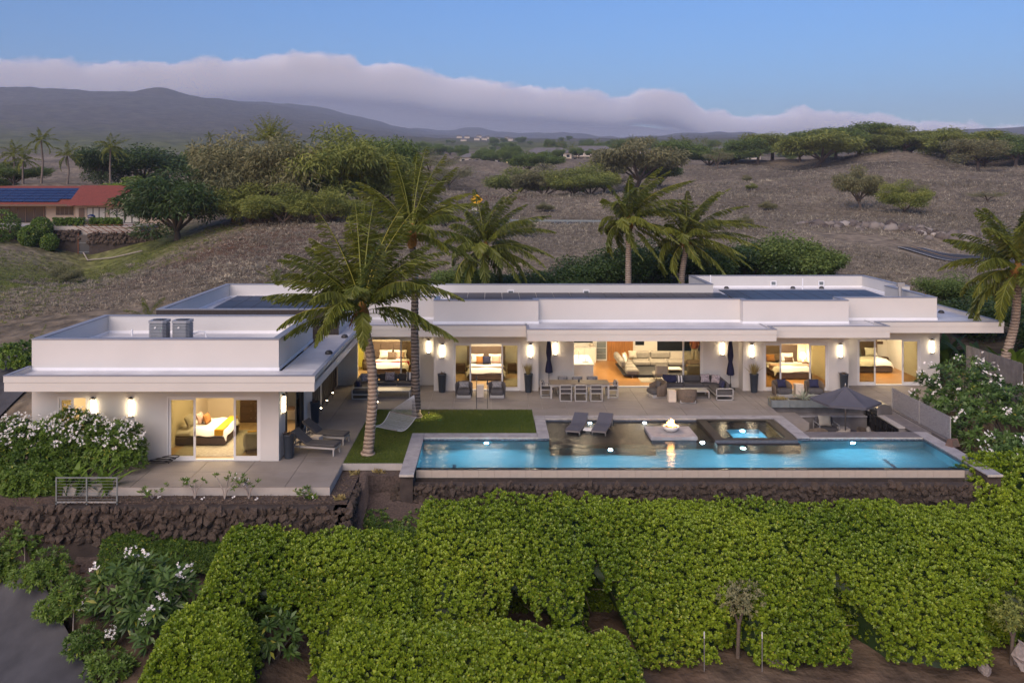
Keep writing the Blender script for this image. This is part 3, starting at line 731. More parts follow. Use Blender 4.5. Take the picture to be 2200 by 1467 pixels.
# parapets (outlines run anticlockwise, walls grow inward)
_left = [(-17.85, 34.37), (-8.25, 34.37), (-8.25, 40.9), (-17.85, 40.9)]
_dark = [(-16.2, 42.8), (-7.39, 42.8), (-7.39, 54.2), (-16.2, 54.2)]
_main = [(-7.39, 47.8), (-3.0, 47.8), (-3.0, 46.25), (2.48, 46.25), (2.48, 46.8), (13.17, 46.8), (13.17, 46.25), (18.7, 46.25), (18.7, 47.5),
         (23.95, 47.5), (23.95, 53.0), (25.1, 53.0), (25.1, 59.5), (13.3, 59.5), (13.3, 54.2), (-7.39, 54.2)]
for poly in (_left, _main):
    ring(poly, 0, .25, Z_ROOF, Z_PAR, 'parapet', 'stucco_shell')
    ring(poly, -.02, .27, Z_PAR+.001, Z_PAR+.045, 'parapet_cap', 'cap_metal')
    ring(poly, -.025, -.002, Z_ROOF+.004, Z_ROOF+.13, 'base_flashing', 'roof_flashing')
    ring(poly, .252, .30, Z_INN, Z_INN+.12, 'base_flashing', 'roof_flashing')
ring(_dark, .002, .25, 3.0, Z_PAR, 'parapet', 'stucco_shell')
ring(_dark, -.02, .27, Z_PAR+.001, Z_PAR+.045, 'parapet_cap', 'cap_metal')
ring(_dark, .252, .30, Z_INN, Z_INN+.12, 'base_flashing', 'roof_flashing')
for x0, x1, y0, y1 in ((-17.6, -8.5, 34.62, 40.65), (-15.95, -7.64, 43.05, 53.95), (-7.38, 13.3, 48.05, 53.95), (-2.75, 2.2, 46.5, 48.05), (2.2, 13.45, 47.05, 48.05), (13.45, 18.45, 46.5, 48.05), (13.31, 23.70, 48.05, 59.25), (23.70, 24.85, 53.25, 59.25)):
    hpart(MB().box(x0, x1, y0, y1, Z_INN-.15, Z_INN), 'roof_deck', 'roof_membrane')
# dark vertical boards on the face of the rear left block
_bm = MB().box(-.068, .068, -.03, 0, 0, 1.72).mesh('cladding_board')
for i in range(62):
    o = link('cladding_board', _bm, 'dark_cladding', house); o.location = Vector((-16.13 + i*.1425, 42.80 - .004*(i % 3), 2.98)) - house.location
wall_x(-16.2, -8.25, 42.82, 43.05, 3.0); wall_y(-16.2, -15.95, 43.05, 54.2, 3.0, material='dark_cladding')
# solar panels: glass in a thin frame on the flat roofs
_sp = MB().box(-.495, .495, -.99, .99, 0, .04).mesh('solar_panel'); _sf = MB().box(-.50, -.496, -.995, .995, -.01, .05).mesh('rail')
def solar(x0, nx, y0, ny, z, slope=0.0):
    for j in range(ny):
        for i in range(nx):
            o = link('solar_panel', _sp, 'solar_glass', house); o.location = Vector((x0 + .5 + i*1.02, y0 + 1.0 + j*2.02, z + slope*(j+.5))) - house.location
            o.rotation_euler = (math.atan2(slope, 2.02), 0, 0)
solar(-2.4, 16, 47.65, 3, 4.06, .05)
solar(14.2, 9, 49.2, 3, 4.06, .05)
solar(-15.0, 7, 46.2, 3, 4.05, .05)
# roof drains, vents and scuppers
def roof_bits():
    for x, y, z in ((15.6, 58.6, Z_INN), (20.0, 58.6, Z_INN), (21.9, 58.6, Z_INN), (25.6, 50.3, Z_ROOF), (-6.95, 37.9, Z_ROOF), (-6.95, 42.0, Z_ROOF)):
        hpart(MB().lathe([(.17, z+.002), (.17, z+.06), (.12, z+.13), (.05, z+.16)], 10, (x, y)), 'roof_drain', 'frame_dark')
    for x in (13.9, 18.9, 22.1, 1.2, 5.8):
        y = 59.22 if x > 13 else 53.92
        s = MB(); s.box(x-.2, x+.2, y-.06, y, 4.05, 4.11).box(x-.2, x-.14, y-.06, y, 4.11, 4.33).box(x+.14, x+.2, y-.06, y, 4.11, 4.33).box(x-.2, x+.2, y-.06, y, 4.33, 4.39)
        so = hpart(s, 'scupper', 'roof_flashing'); link('opening', MB().box(x-.14, x+.14, y-.03, y-.005, 4.11, 4.33).mesh('opening'), 'zinc', so)
    for x, y, h in ((14.3, 57.6, 1.0), (20.4, 57.9, .75), (-16.2, 39.9, .3), (-15.9, 36.2, .12)):
        hpart(MB().tube([(x, y, Z_INN), (x, y, Z_INN+h)], .045, 8), 'vent_pipe', 'roof_flashing')
    hpart(MB().tube([(23.2, 50.2, Z_INN), (23.2, 50.2, 5.15)], .10, 10), 'flue', 'aluminium')
    hpart(MB().box(23.05, 23.45, 50.1, 50.3, 5.0, 5.22), 'flue_cap', 'aluminium')
    hpart(MB().box(1.9, 2.45, 47.0, 47.4, 4.2, 4.62), 'roof_box', 'roof_flashing')
roof_bits()
ac_n = 0
def ac_unit(x, y, label):
    t = empty('air_conditioner', (x, y, Z_INN+.05), label=label, cat='air conditioner', group='air conditioners on the left roof')
    def oct_(r, c=.12):
        return [(-r+c, -r), (r-c, -r), (r, -r+c), (r, r-c), (r-c, r), (-r+c, r), (-r, r-c), (-r, -r+c)]
    MB().prism(oct_(.34), .02, .80).build('core', 'zinc', t)
    for i in range(12):
        MB().prism(oct_(.375), .05+i*.062, .085+i*.062).build('louvre', 'ac_grey', t)
    MB().prism(oct_(.385), .81, .92).build('top_cap', 'ac_grey', t)
    MB().lathe([(.29, .921), (.29, .935), (.1, .95)], 16).build('fan_grille', 'frame_dark', t)
    MB().lathe([(.05, -.006), (.05, .006)], 14).build('badge', 'paint_white', t, loc=(-.05, -.385, .62), rot=(R(90), 0, 0))
    for sx, sy in ((.3, .3), (-.3, .3), (.3, -.3), (-.3, -.3)): MB().box(sx-.04, sx+.04, sy-.04, sy+.04, 0, .02).build('foot', 'rubber', t)
ac_unit(-14.35, 38.3, 'grey louvred air conditioner, the outer of two by the roof edge')
ac_unit(-13.35, 38.3, 'grey louvred air conditioner nearer the pool, hose beside it')
hpart(MB().box(-14.9, -12.5, 37.7, 38.9, Z_INN+.002, Z_INN+.04), 'mat', 'rubber')
tag(MB().tube([(-12.95, 38.4, Z_INN+.35), (-12.7, 38.5, Z_INN+.42), (-12.5, 38.6, Z_INN+.40), (-12.42, 38.6, Z_INN+.1), (-12.42, 38.6, Z_INN)], .04, 8).build('pipe', 'roof_flashing'), 'white bent drain pipe beside the rooftop air conditioners', 'pipe')

# lamps of the rooms, under the ceilings
def area(x, y, z, sx, sy, e, col=(1.0, .74, .42)):
    d = bpy.data.lights.new('ceiling_lamp', 'AREA'); d.shape = 'RECTANGLE'; d.size = sx; d.size_y = sy; d.energy = e*.52; d.color = col
    o = bpy.data.objects.new('ceiling_lamp', d); COL.objects.link(o); o.location = (x, y, z); o.parent = house
    o.location = Vector((x, y, z)) - house.location
WARM = (1.0, .77, .47)
area(-10.8, 37.0, 2.72, 2.2, 2.6, 190, WARM); area(-15.3, 37.2, 2.72, 2, 2, 120, WARM)
area(-5.6, 50.0, 2.72, 2.6, 2.2, 170, WARM); area(-.25, 49.0, 2.72, 2.6, 2.2, 150, (1, .78, .5))
area(4.6, 50.6, 2.88, 2.0, 3.2, 190, (1, .80, .52)); area(9.6, 50.6, 2.88, 4.4, 3.4, 300, WARM)
area(15.9, 49.2, 2.72, 2.6, 2.2, 170, WARM); area(21.3, 50.4, 2.72, 2.6, 2.2, 160, (1, .78, .48))

# wall lamps: bronze bracket with a tall glowing box between two rails
def make_lamp():
    t = empty('wall_lamp', (0, 0, 0), cat='wall lamp', group='tall wall lamps along the house')
    MB().box(-.05, .05, -.02, 0, .08, .72).build('back_plate', 'frame_dark', t)
    MB().rbox(-.058, .058, -.115, -.022, .10, .70, .012).build('glass', 'lamp_glow', t)
    f = MB()
    for sx in (-.095, .095): f.box(sx-.008, sx+.008, -.125, -.105, .04, .76)
    f.box(-.095, .095, -.12, -.001, .75, .765).box(-.095, .095, -.12, -.001, .035, .05)
    f.build('rails', 'frame_dark', t)
    MB().box(-.025, .025, -.10, -.001, .765, .82).build('bracket', 'frame_dark', t)
    return t
_lamp = make_lamp(); _first = True
for x, y, z, rz, lab in ((-15.46, 34.37, 1.68, 0, 'glowing wall lamp half hidden by the white-flowered bush'),
        (-13.99, 34.37, 1.68, 0, 'glowing wall lamp just above the white flowers, left of the bedroom door'),
        (-8.25, 34.98, 1.66, R(90), 'glowing wall lamp on the side wall above the tall pot by the loungers'),
        (-3.36, 47.6, 1.67, 0, 'glowing wall lamp in the recess beside the thin palm trunk'),
        (-2.55, 46.25, 1.69, 0, 'glowing wall lamp on the bay above the short-planted tall pot'),
        (2.06, 46.25, 1.69, 0, 'glowing wall lamp above the pot of tall grass left of the dining table'),
        (3.42, 47.05, 1.68, 0, 'glowing wall lamp between closed umbrella and kitchen opening'),
        (12.30, 47.05, 1.68, 0, 'glowing wall lamp just left of the closed umbrella by the corner sofa'),
        (13.64, 46.25, 1.69, 0, 'glowing wall lamp above the grass pot right of the corner sofa'),
        (18.26, 46.25, 1.69, 0, 'glowing wall lamp right of the bedroom with the lit bedside light'),
        (18.70, 47.0, 1.69, R(90), 'wall lamp seen edge-on on the return wall near the parasol'),
        (23.67, 47.5, 1.70, 0, 'glowing wall lamp on the far corner of the house by the wooden fence')):
    if _first: o = _lamp; o.location = (x, y, z); o.rotation_euler = (0, 0, rz); o['label'] = lab; _first = False
    else: copy_tree(_lamp, None, (x, y, z), rz, lab)

# ---------------------------------------------------------------- terrace slabs
patio = MB()
REG = [(-15.2, -5.72, 31.37, 34.37), (-8.25, -5.72, 34.37, 42.42), (-8.25, -3.0, 42.42, 47.6), (-3.0, 1.97, 42.42, 46.25), (1.97, 2.48, 41.25, 46.25),
       (2.48, 13.17, 41.25, 47.05), (13.17, 13.55, 41.25, 46.25), (13.55, 18.7, 43.25, 46.25), (18.7, 24.1, 43.25, 47.5)]
for x0, x1, y0, y1 in REG: patio.box(x0, x1, y0, y1, -.32, -.022)
patio = patio.build('patio', 'concrete_edge'); tag(patio, kind='structure')
def slabs(x0, x1, y0, y1, gx=1.83, gy=1.83, ox=.0, oy=.12, z=0.0, parent=None, material='concrete_slab', name='slab', gap=.009):
    xs = [x0] + [v for v in np.arange(math.floor(x0/gx)*gx + ox, x1, gx) if x0+.25 < v < x1-.25] + [x1]
    ys = [y0] + [v for v in np.arange(math.floor(y0/gy)*gy + oy, y1, gy) if y0+.25 < v < y1-.25] + [y1]
    for a, b in zip(xs[:-1], xs[1:]):
        for c, d in zip(ys[:-1], ys[1:]):
            dz = rng.uniform(-.002, .002)
            o = MB().box(a+gap, b-gap, c+gap, d-gap, -.0215, z+dz).build(name, material, parent or patio)
slabs(-15.2, -5.72, 31.37, 34.37); slabs(-8.25, -5.72, 34.37, 42.42); slabs(-8.25, -3.0, 42.42, 47.6); slabs(-3.0, 2.48, 42.42, 46.25)
slabs(1.97, 13.17, 41.25, 42.42, oy=9); slabs(2.48, 13.17, 42.42, 47.05); slabs(13.17, 13.55, 41.25, 46.25); slabs(13.55, 18.7, 43.25, 46.25); slabs(18.7, 24.1, 43.25, 47.5)
# lawn between the patio and the pool
lawn = MB().box(-5.72, -3.42, 34.12, 38.26, -.3, -.03).box(-5.72, 1.96, 38.26, 42.41, -.3, -.031).build('lawn', 'turf'); tag(lawn, kind='structure')
def lawn_blades():
    n = 52000; w = rng.random(n)
    X = np.where(w < .24, rng.uniform(-5.70, -3.44, n), rng.uniform(-5.70, 1.94, n)); Y = np.where(w < .24, rng.uniform(34.14, 38.26, n), rng.uniform(38.26, 42.39, n))
    P = np.stack([X, Y, np.full(n, -.035)], 1); D = rng.normal(size=(n, 3))*.35 + np.array([0, 0, 1])
    tone = np.clip(.45 + .35*sines(X, Y, 5, 3, 1.1) + rng.normal(size=n)*.18, 0, 1)
    V, F, T = leaves(P, D, rng.uniform(.035, .07, n), .022, tone)
    o = link('grass', np_mesh('grass', V, F, T), 'lawn_grass'); tag(o, 'short green lawn grass between patio and pool', 'grass', kind='stuff')
lawn_blades()
tag(MB().box(-5.72, -3.42, 34.02, 34.11, -.25, -.01).build('lawn_kerb', 'concrete_edge'), kind='structure')

# ---------------------------------------------------------------- swimming pool
pool = empty('swimming_pool', (7.7, 35.8, 0), label='long blue lap pool with vanishing front edge and shallow dark ledge', cat='pool')
def ppart(mb, name, material, parent=None): return mb.build(name, material, parent or pool, world=True)
PX0, PX1, PY0, PY1, WZ = -2.88, 18.37, 33.95, 37.62, -.12
ppart(MB().box(PX0, PX1, PY0, PY1, -1.55, -1.40), 'pool_floor', 'pool_plaster')
ppart(MB().box(PX0-.25, PX0, PY0, PY1+.25, -1.55, -.285), 'pool_wall', 'pool_plaster')
ppart(MB().box(PX1, PX1+.25, PY0, PY1+.25, -1.55, -.285), 'pool_wall', 'pool_plaster')
ppart(MB().box(PX0, 2.47, PY1, PY1+.25, -1.55, -.285).box(13.0, PX1, PY1, PY1+.25, -1.55, -.285), 'pool_wall', 'pool_plaster')
ppart(MB().box(2.22, 2.47, PY1+.25, 40.72, -1.0, -.285), 'ledge_wall', 'mosaic')
# mosaic bands at the waterline
for a in ((PX0-.002, PX0+.012, PY0, PY1), (PX1-.012, PX1+.002, PY0, PY1)): ppart(MB().box(a[0], a[1], a[2], a[3], -.284, -.062), 'tile_band', 'mosaic')
ppart(MB().box(PX0, 2.46, PY1-.012, PY1+.1, -.284, -.062), 'tile_band', 'mosaic'); ppart(MB().box(13.0, PX1, PY1-.012, PY1+.1, -.284, -.062), 'tile_band', 'mosaic')
ppart(MB().box(2.46, 9.45, 40.70, 40.95, -.8, -.062), 'tile_band', 'mosaic'); ppart(MB().box(2.40, 2.475, PY1+.1, 40.70, -.284, -.062), 'tile_band', 'mosaic')
# shallow ledge in dark pebble finish, reaching out into the lap lane
ppart(MB().box(2.47, 6.85, 36.80, 40.70, -1.40, -.44).box(6.85, 9.45, 39.30, 40.70, -1.40, -.44).box(8.75, 9.45, 37.66, 39.30, -1.40, -.44), 'shallow_ledge', 'dark_pebble')
ppart(MB().box(6.86, 8.74, 37.67, 39.29, -1.40, -.145), 'island_base', 'mosaic')
ppart(MB().rbox(6.80, 8.80, 37.60, 39.33, -.135, .02, .02), 'fire_island', 'coping')
# spa with dark rim, inner bench and blue well
for a in ((9.45, 9.85, 37.30, 40.70), (12.55, 12.95, 37.30, 40.70), (9.85, 12.55, 37.30, 37.62), (9.85, 12.55, 40.40, 40.70)):
    ppart(MB().box(a[0], a[1], a[2], a[3], -1.40, -.02), 'spa_rim', 'dark_pebble')
ppart(MB().box(9.46, 12.94, 37.275, 37.30, -.16, -.025), 'tile_band', 'mosaic')
ppart(MB().box(9.45, 12.95, 36.95, 37.274, -1.40, -.15), 'spa_spillway', 'dark_pebble')
for a in ((9.85, 10.45, 37.62, 40.40), (11.95, 12.55, 37.62, 40.40), (10.45, 11.95, 37.62, 38.15), (10.45, 11.95, 39.5, 40.40)):
    ppart(MB().box(a[0], a[1], a[2], a[3], -1.30, -.45), 'spa_bench', 'dark_pebble')
ppart(MB().box(10.45, 11.95, 38.15, 39.5, -1.30, -1.05), 'spa_well', 'pool_plaster')
for a in ((10.45, 10.47, 38.15, 39.5), (11.93, 11.95, 38.15, 39.5), (10.47, 11.93, 39.48, 39.5)): ppart(MB().box(a[0], a[1], a[2], a[3], -1.05, -.47), 'spa_well_wall', 'pool_plaster')
# water sheets
w = MB(); w.v = [(PX0, 33.68, WZ), (PX1, 33.68, WZ), (PX1, PY1-.011, WZ), (12.96, PY1-.011, WZ), (12.96, 36.94, WZ), (PX0, 36.94, WZ),
                 (PX0, PY1-.011, WZ), (2.475, PY1-.011, WZ), (2.475, 36.94, WZ)]
w.f = [(0, 1, 2, 3, 4, 5), (5, 8, 7, 6)]; w.sm = [False]*2
ppart(w, 'water', 'pool_water')
w = MB(); zz = WZ + .001
w.v = [(2.476, 36.941, zz), (9.449, 36.941, zz), (9.449, 40.69, zz), (2.476, 40.69, zz)]; w.f = [(0, 1, 2, 3)]; w.sm = [False]
ppart(w, 'ledge_water', 'ledge_water')
w = MB(); zz = -.05; w.v = [(9.85, 37.62, zz), (12.55, 37.62, zz), (12.55, 40.40, zz), (9.85, 40.40, zz)]; w.f = [(0, 1, 2, 3)]; w.sm = [False]
ppart(w, 'spa_water', 'pool_water')
# lane target and line
ppart(MB().box(-1.55, -1.40, 34.3, 35.6, -1.399, -1.392).box(-1.40, 16.0, 34.86, 34.98, -1.399, -1.393).box(16.0, 16.15, 34.3, 36.2, -1.399, -1.392), 'lane_line', 'pool_line')
# vanishing edge: wall with tiles on its face
ppart(MB().box(PX0, 18.05, 33.70, 33.95, -1.55, -.13), 'weir_wall', 'lava_core')
ppart(MB().box(18.05, PX1, 33.70, 33.95, -1.55, -.16), 'weir_wall', 'board_concrete')
_t = MB().rbox(.002, .594, -.03, 0, 0, .285, .003).mesh('weir_tile')
for i in range(35):
    o = link('weir_tile', _t, 'weir_tile', pool); o.location = Vector((PX0 + .02 + i*.597, 33.699, -.425)) - pool.location
ppart(MB().box(PX0, 18.37, 33.2, 33.66, -1.2, -.62), 'catch_basin', 'lava_core')
# coping stones
def coping(x0, x1, y0, y1, along, z=.0, step=1.22, m='coping'):
    a, b = (x0, x1) if along == 'x' else (y0, y1); n = max(1, round((b-a)/step)); s = (b-a)/n
    for i in range(n):
        p, q = a+i*s+.003, a+(i+1)*s-.003; dz = rng.uniform(-.003, .003)
        mb = MB().rbox(p, q, y0, y1, z-.06, z+dz, .008) if along == 'x' else MB().rbox(x0, x1, p, q, z-.06, z+dz, .008)
        ppart(mb, 'coping_stone', m)
coping(-3.40, -2.86, 32.70, 38.25, 'y', .01); coping(-2.855, 1.98, 37.60, 38.25, 'x', .01); coping(1.985, 2.48, 37.60, 41.24, 'y', .01)
coping(2.485, 13.0, 40.69, 41.24, 'x', .01); coping(13.0, 13.55, 37.60, 41.24, 'y', .012); coping(18.36, 18.93, 32.70, 38.45, 'y', .01)
coping(13.555, 18.355, 37.60, 38.45, 'x', .012, 1.6, 'grey_stone'); coping(18.36, 18.95, 38.455, 42.4, 'y', .0, 1.3, 'grey_stone')
for a in ((-2.86, 2.0, 37.592, 37.60), (13.56, 18.36, 37.592, 37.60), (2.49, 9.45, 40.682, 40.69)): ppart(MB().box(a[0], a[1], a[2], a[3], -.06, .004), 'coping_face', 'coping_edge')
for a in ((-3.40, -2.86), (18.36, 18.93)): ppart(MB().box(a[0], a[1], 32.69, 32.70, -.075, .004), 'coping_face', 'coping_edge')
ppart(MB().box(-3.38, -2.9, 32.78, 33.7, -2.2, -.065), 'pier', 'lava_core'); ppart(MB().box(18.38, 18.9, 32.78, 33.7, -2.2, -.065), 'pier', 'lava_core')
ppart(MB().box(-3.42, -2.95, 33.7, 38.2, -1.4, -.065).box(18.62, 18.9, 33.7, 38.4, -1.4, -.065), 'edge_beam', 'board_concrete')

# underwater lights: bright lens in the wall and the light it throws
def pool_light(x, y, z, e, lab, d=(0, -1, 0), col=(.60, .86, 1.0)):
    t = empty('pool_light', (x, y, z), label=lab, cat='pool light', group='lights under the pool water')
    MB().lathe([(.085, -.02), (.10, -.005), (.10, .0)], 14).build('ring', 'steel', t, rot=(R(90), 0, 0))
    MB().lathe([(.05, .001), (.04, .015), (.015, .02)], 12).build('lens', 'pool_lens', t, rot=(R(90), 0, 0))
    l = bpy.data.lights.new('glow', 'SPOT'); l.energy = e; l.color = col; l.spot_size = R(172); l.spot_blend = .6; l.shadow_soft_size = .08
    o = bpy.data.objects.new('glow', l); COL.objects.link(o); o.parent = t; o.location = Vector(d)*.09
    o.rotation_euler = (-Vector((d[0], d[1], -.35))).to_track_quat('Z', 'Y').to_euler()
PLE = 118
pool_light(-.2, 37.60, -.42, PLE, 'round pool light at the lawn end of the lap lane')
pool_light(4.95, 36.785, -.55, PLE, 'round pool light in front of the in-water loungers')
pool_light(8.98, 37.64, -.36, PLE*.5, 'round pool light beside the fire island in the lap lane')
pool_light(10.5, 36.94, -.52, PLE, 'round pool light below the spa spillway')
pool_light(15.35, 37.60, -.42, PLE, 'round pool light in the lap lane near the sunken lounge')
pool_light(7.05, 40.68, -.30, 9, 'round pool light at the back of the shallow ledge')
pool_light(4.55, 40.68, -.30, 9, 'round pool light between the two in-water loungers')
pool_light(11.2, 39.47, -.62, 40, 'round light inside the spa well')

# ---------------------------------------------------------------- stone retaining walls and planting bed
def blob_mesh(name, seed, n=7, m=5, jag=.22):
    g = np.random.default_rng(seed); v = []; f = []
    for i in range(m+1):
        th = math.pi*i/m
        for j in range(n):
            ph = 2*math.pi*j/n + (i % 2)*.3; r = 1 + g.normal()*jag*.8
            v.append((math.sin(th)*math.cos(ph)*r, math.sin(th)*math.sin(ph)*r, math.cos(th)*r*.9))
    for i in range(m):
        for j in range(n): f.append((i*n+j, i*n+(j+1) % n, (i+1)*n+(j+1) % n, (i+1)*n+j))
    me = bpy.data.meshes.new(name); me.from_pydata(v, [], f); me.update(); return me
STONES = [blob_mesh('stone', s, 6, 4, .34) for s in range(9)]
for s in STONES: s.materials.append(M['lava_stone'])
def stone_wall(name, label, pts, ztop, zbot, thick, sz, parent_z=0):
    """dark core with rough stones set proud of both the face and the top"""
    p0 = Vector((pts[0][0], pts[0][1], 0))
    t = empty(name, (p0.x, p0.y, zbot), label=label, cat='wall')
    for (a, b) in zip(pts[:-1], pts[1:]):
        a = Vector((*a, 0)); b = Vector((*b, 0)); d = (b-a).normalized(); nrm = Vector((d.y, -d.x, 0)); ln = (b-a).length
        q = [a, b, b - nrm*thick, a - nrm*thick]
        MB().prism([(v.x, v.y) for v in q][::-1], zbot, ztop-.08).build('core', 'lava_core', t, world=True)
        row = 0; z = ztop - sz*.4
        while z > max(zbot, ztop - (1.5 if sz > .5 else .62 if sz == .27 else 1.15)):
            s = (row % 2)*sz*.55
            while s < ln:
                k = sz*rng.uniform(.34, .74)
                o = link('stone', STONES[rng.integers(9)], None, t)
                pos = a + d*s + nrm*rng.uniform(-.03, .05); o.location = Vector((pos.x, pos.y, z + rng.uniform(-.09, .07)*(sz/.3))) - t.location
                o.rotation_euler = rng.uniform(0, 6.3, 3); o.scale = (k*rng.uniform(.9, 1.25), k*rng.uniform(.8, 1.1), k*rng.uniform(.75, 1))
                s += k*1.62
            z -= sz*.82; row += 1
    return t
stone_wall('retaining_wall', 'rough dark lava stone wall below the pool and above the hedge', [(-3.6, 32.95), (18.9, 32.95)], -.42, -4.2, .5, .27)
stone_wall('retaining_wall', 'low lava stone wall below the left patio planting bed', [(-15.6, 30.25), (-4.9, 30.25), (-4.9, 33.0)], -.30, -3.6, .5, .29)
stone_wall('retaining_wall', 'curving lava stone wall dropping to the driveway at far left', [(-19.6, 34.2), (-17.6, 31.6), (-15.7, 30.2)], -.55, -4.4, .6, .34)
bed = MB().box(-15.2, -5.0, 30.7, 31.36, -1.2, -.30).box(-5.71, -5.0, 31.36, 34.02, -1.2, -.28).box(-5.0, -3.43, 33.4, 34.02, -1.2, -.26).box(-19.2, -15.2, 31.2, 34.37, -1.2, -.32).build('planting_bed', 'mulch')
tag(bed, kind='structure')
def chips():
    n = 2600; k = rng.random(n)
    X = np.where(k < .6, rng.uniform(-15, -5.0, n), rng.uniform(-5.6, -3.5, n)); Y = np.where(k < .6, rng.uniform(30.5, 31.3, n), rng.uniform(31.3, 33.98, n))
    P = np.stack([X, Y, np.full(n, -.27)], 1); D = rng.normal(size=(n, 3))*np.array([1, 1, .25])
    ok = (X > -15) & ~((X > -5) & (Y < 33.4)); P, D = P[ok], D[ok]
    V, F, T = leaves(P, D, rng.uniform(.04, .10, len(P)), .035, rng.random(len(P)))
    tag(link('mulch_chips', np_mesh('mulch_chips', V, F, T), 'twig'), 'loose bark chips in the planting bed', 'mulch', kind='stuff')
chips()

# ---------------------------------------------------------------- sunken lounge
lounge = empty('sunken_lounge', (16, 40.5, -.95), label='sunken concrete lounge pit between the pool and the patio', cat='lounge pit')
def lpart(mb, name, material): return mb.build(name, material, lounge, world=True)
lpart(MB().box(13.55, 18.95, 38.45, 43.24, -1.1, -.95), 'pit_floor', 'grey_stone')
lpart(MB().box(13.55, 18.35, 38.2, 38.449, -.95, -.062), 'pit_wall', 'board_concrete'); lpart(MB().box(13.3, 13.549, 37.9, 43.24, -.95, -.062), 'pit_wall', 'board_concrete')
lpart(MB().box(13.55, 18.95, 43.0, 43.249, -.95, -.022), 'pit_wall', 'board_concrete'); lpart(MB().box(18.95, 19.15, 38.45, 43.249, -.95, -.02), 'pit_wall', 'board_concrete')
lpart(MB().box(13.55, 14.75, 41.0, 42.99, -.95, -.28), 'step', 'concrete_slab'); lpart(MB().box(13.55, 14.55, 40.4, 40.99, -.95, -.62), 'step', 'concrete_slab')
lpart(MB().box(14.76, 18.0, 42.35, 42.99, -.949, -.32), 'bench', 'board_concrete'); lpart(MB().box(14.76, 18.0, 42.30, 42.36, -.36, -.30), 'bench_edge', 'coping')
# steel planter boxes along the pit
for i, (a, b, lab) in enumerate(((13.55, 14.42, 'short zinc planter box with yellow-green grass by the pit steps'), (14.44, 16.05, 'long zinc planter box holding the spiky agave'), (16.07, 17.9, 'zinc planter box partly under the open parasol'))):
    t = empty('planter_box', ((a+b)/2, 43.0, 0), label=lab, cat='planter', group='zinc planters above the sunken lounge')
    h = (b-a)/2
    MB().box(-h, h, -.30, -.27, .005, .36).box(-h, h, .27, .30, .005, .36).box(-h, -h+.03, -.27, .27, .005, .36).box(h-.03, h, -.27, .27, .005, .36).build('box', 'zinc', t)
    MB().box(-h+.03, h-.03, -.27, .27, .1, .32).build('soil', 'soil', t)

# ---------------------------------------------------------------- furniture builders
def cushion(w, h, d, puff=.5, n=8):
    """soft pillow standing in the xz plane, centre at origin"""
    v = []; f = []
    for side in (-1, 1):
        for i in range(n+1):
            for j in range(n+1):
                x = i/n*2-1; z = j/n*2-1
                k = max(0, (1-x**4)*(1-z**4))**.5
                pin = 1 - .10*(1-abs(x))*(abs(z)**3); pin2 = 1 - .10*(1-abs(z))*(abs(x)**3)
                v.append((x*w/2*pin2, side*d/2*k, z*h/2*pin))
    m = (n+1)**2
    for s in (0, 1):
        for i in range(n):
            for j in range(n):
                a = s*m + i*(n+1)+j; q = (a, a+1, a+n+2, a+n+1)
                f.append(q if s == 1 else q[::-1])
    mb = MB(); mb.add(v, f, True); return mb
_cm = {}
def pillow(x, y, z, label, material, w=.5, h=.45, d=.18, rx=-15, ry=0, rz=0, group=None, chop=False):
    key = (w, h, d)
    me = cushion(w, h, d).mesh('cushion')
    o = link('cushion', me, material); o.location = (x, y, z + h/2)
    o.rotation_euler = (R(rx), R(ry), R(rz)); tag(o, label, 'cushion', group); return o
def soft_box(w, d, h, r=.06, sag=.0):
    mb = MB().rbox(-w/2, w/2, -d/2, d/2, 0, h, r); mb.sm = [False]*len(mb.f); return mb

def bed(name_label, x, y, rz, throw='brown_fabric', frame='brown_fabric', hb_w=2.3, hb_h=1.45, panels=False, w=1.95, l=2.1, duvet='white_linen', throw_pos=-.62, throw_w=.45):
    t = empty('bed', (x, y, .012), rz, name_label, 'bed', 'beds in the lit bedrooms')
    MB().rbox(-w/2-.04, w/2+.04, -l/2, l/2, .04, .34, .03).build('base', frame, t)
    MB().rbox(-w/2, w/2, -l/2+.02, l/2, .341, .58, .08).build('mattress', duvet, t)
    v = []; f = []; n = 16
    for i in range(n+1):
        for j in range(n+1):
            u = i/n*2-1; s = j/n
            xx = u*(w/2+.10); yy = -l/2-.06 + s*(l*.72)
            zz = .665 + .02*math.sin(u*5+s*7) + .015*math.sin(s*13+u*2)
            e = max(0, abs(u)-.82)/.18; zz -= e*e*.24
            if s < .10: zz -= ((.10-s)/.10)**2*.25
            v.append((xx, yy, zz))
    for i in range(n):
        for j in range(n):
            a = i*(n+1)+j; f.append((a, a+n+1, a+n+2, a+1))
    mb = MB(); mb.add(v, f, True); mb.build('duvet', duvet, t)
    if throw:
        MB().rbox(-w/2-.115, w/2+.115, throw_pos-throw_w/2, throw_pos+throw_w/2, .42, .705, .03).build('throw', throw, t)
    h = MB().rbox(-hb_w/2, hb_w/2, l/2+.005, l/2+.09, .1, hb_h, .02); hb = h.build('headboard', frame, t)
    if panels:
        for i in range(4):
            for j in range(2):
                MB().rbox(-hb_w/2+.02+i*hb_w/4, -hb_w/2-.0+(i+1)*hb_w/4, l/2-.03, l/2+.004, .62+j*.42, 1.02+j*.42, .015).build('panel', frame, hb)
    return t
BG = 'bed pillows'
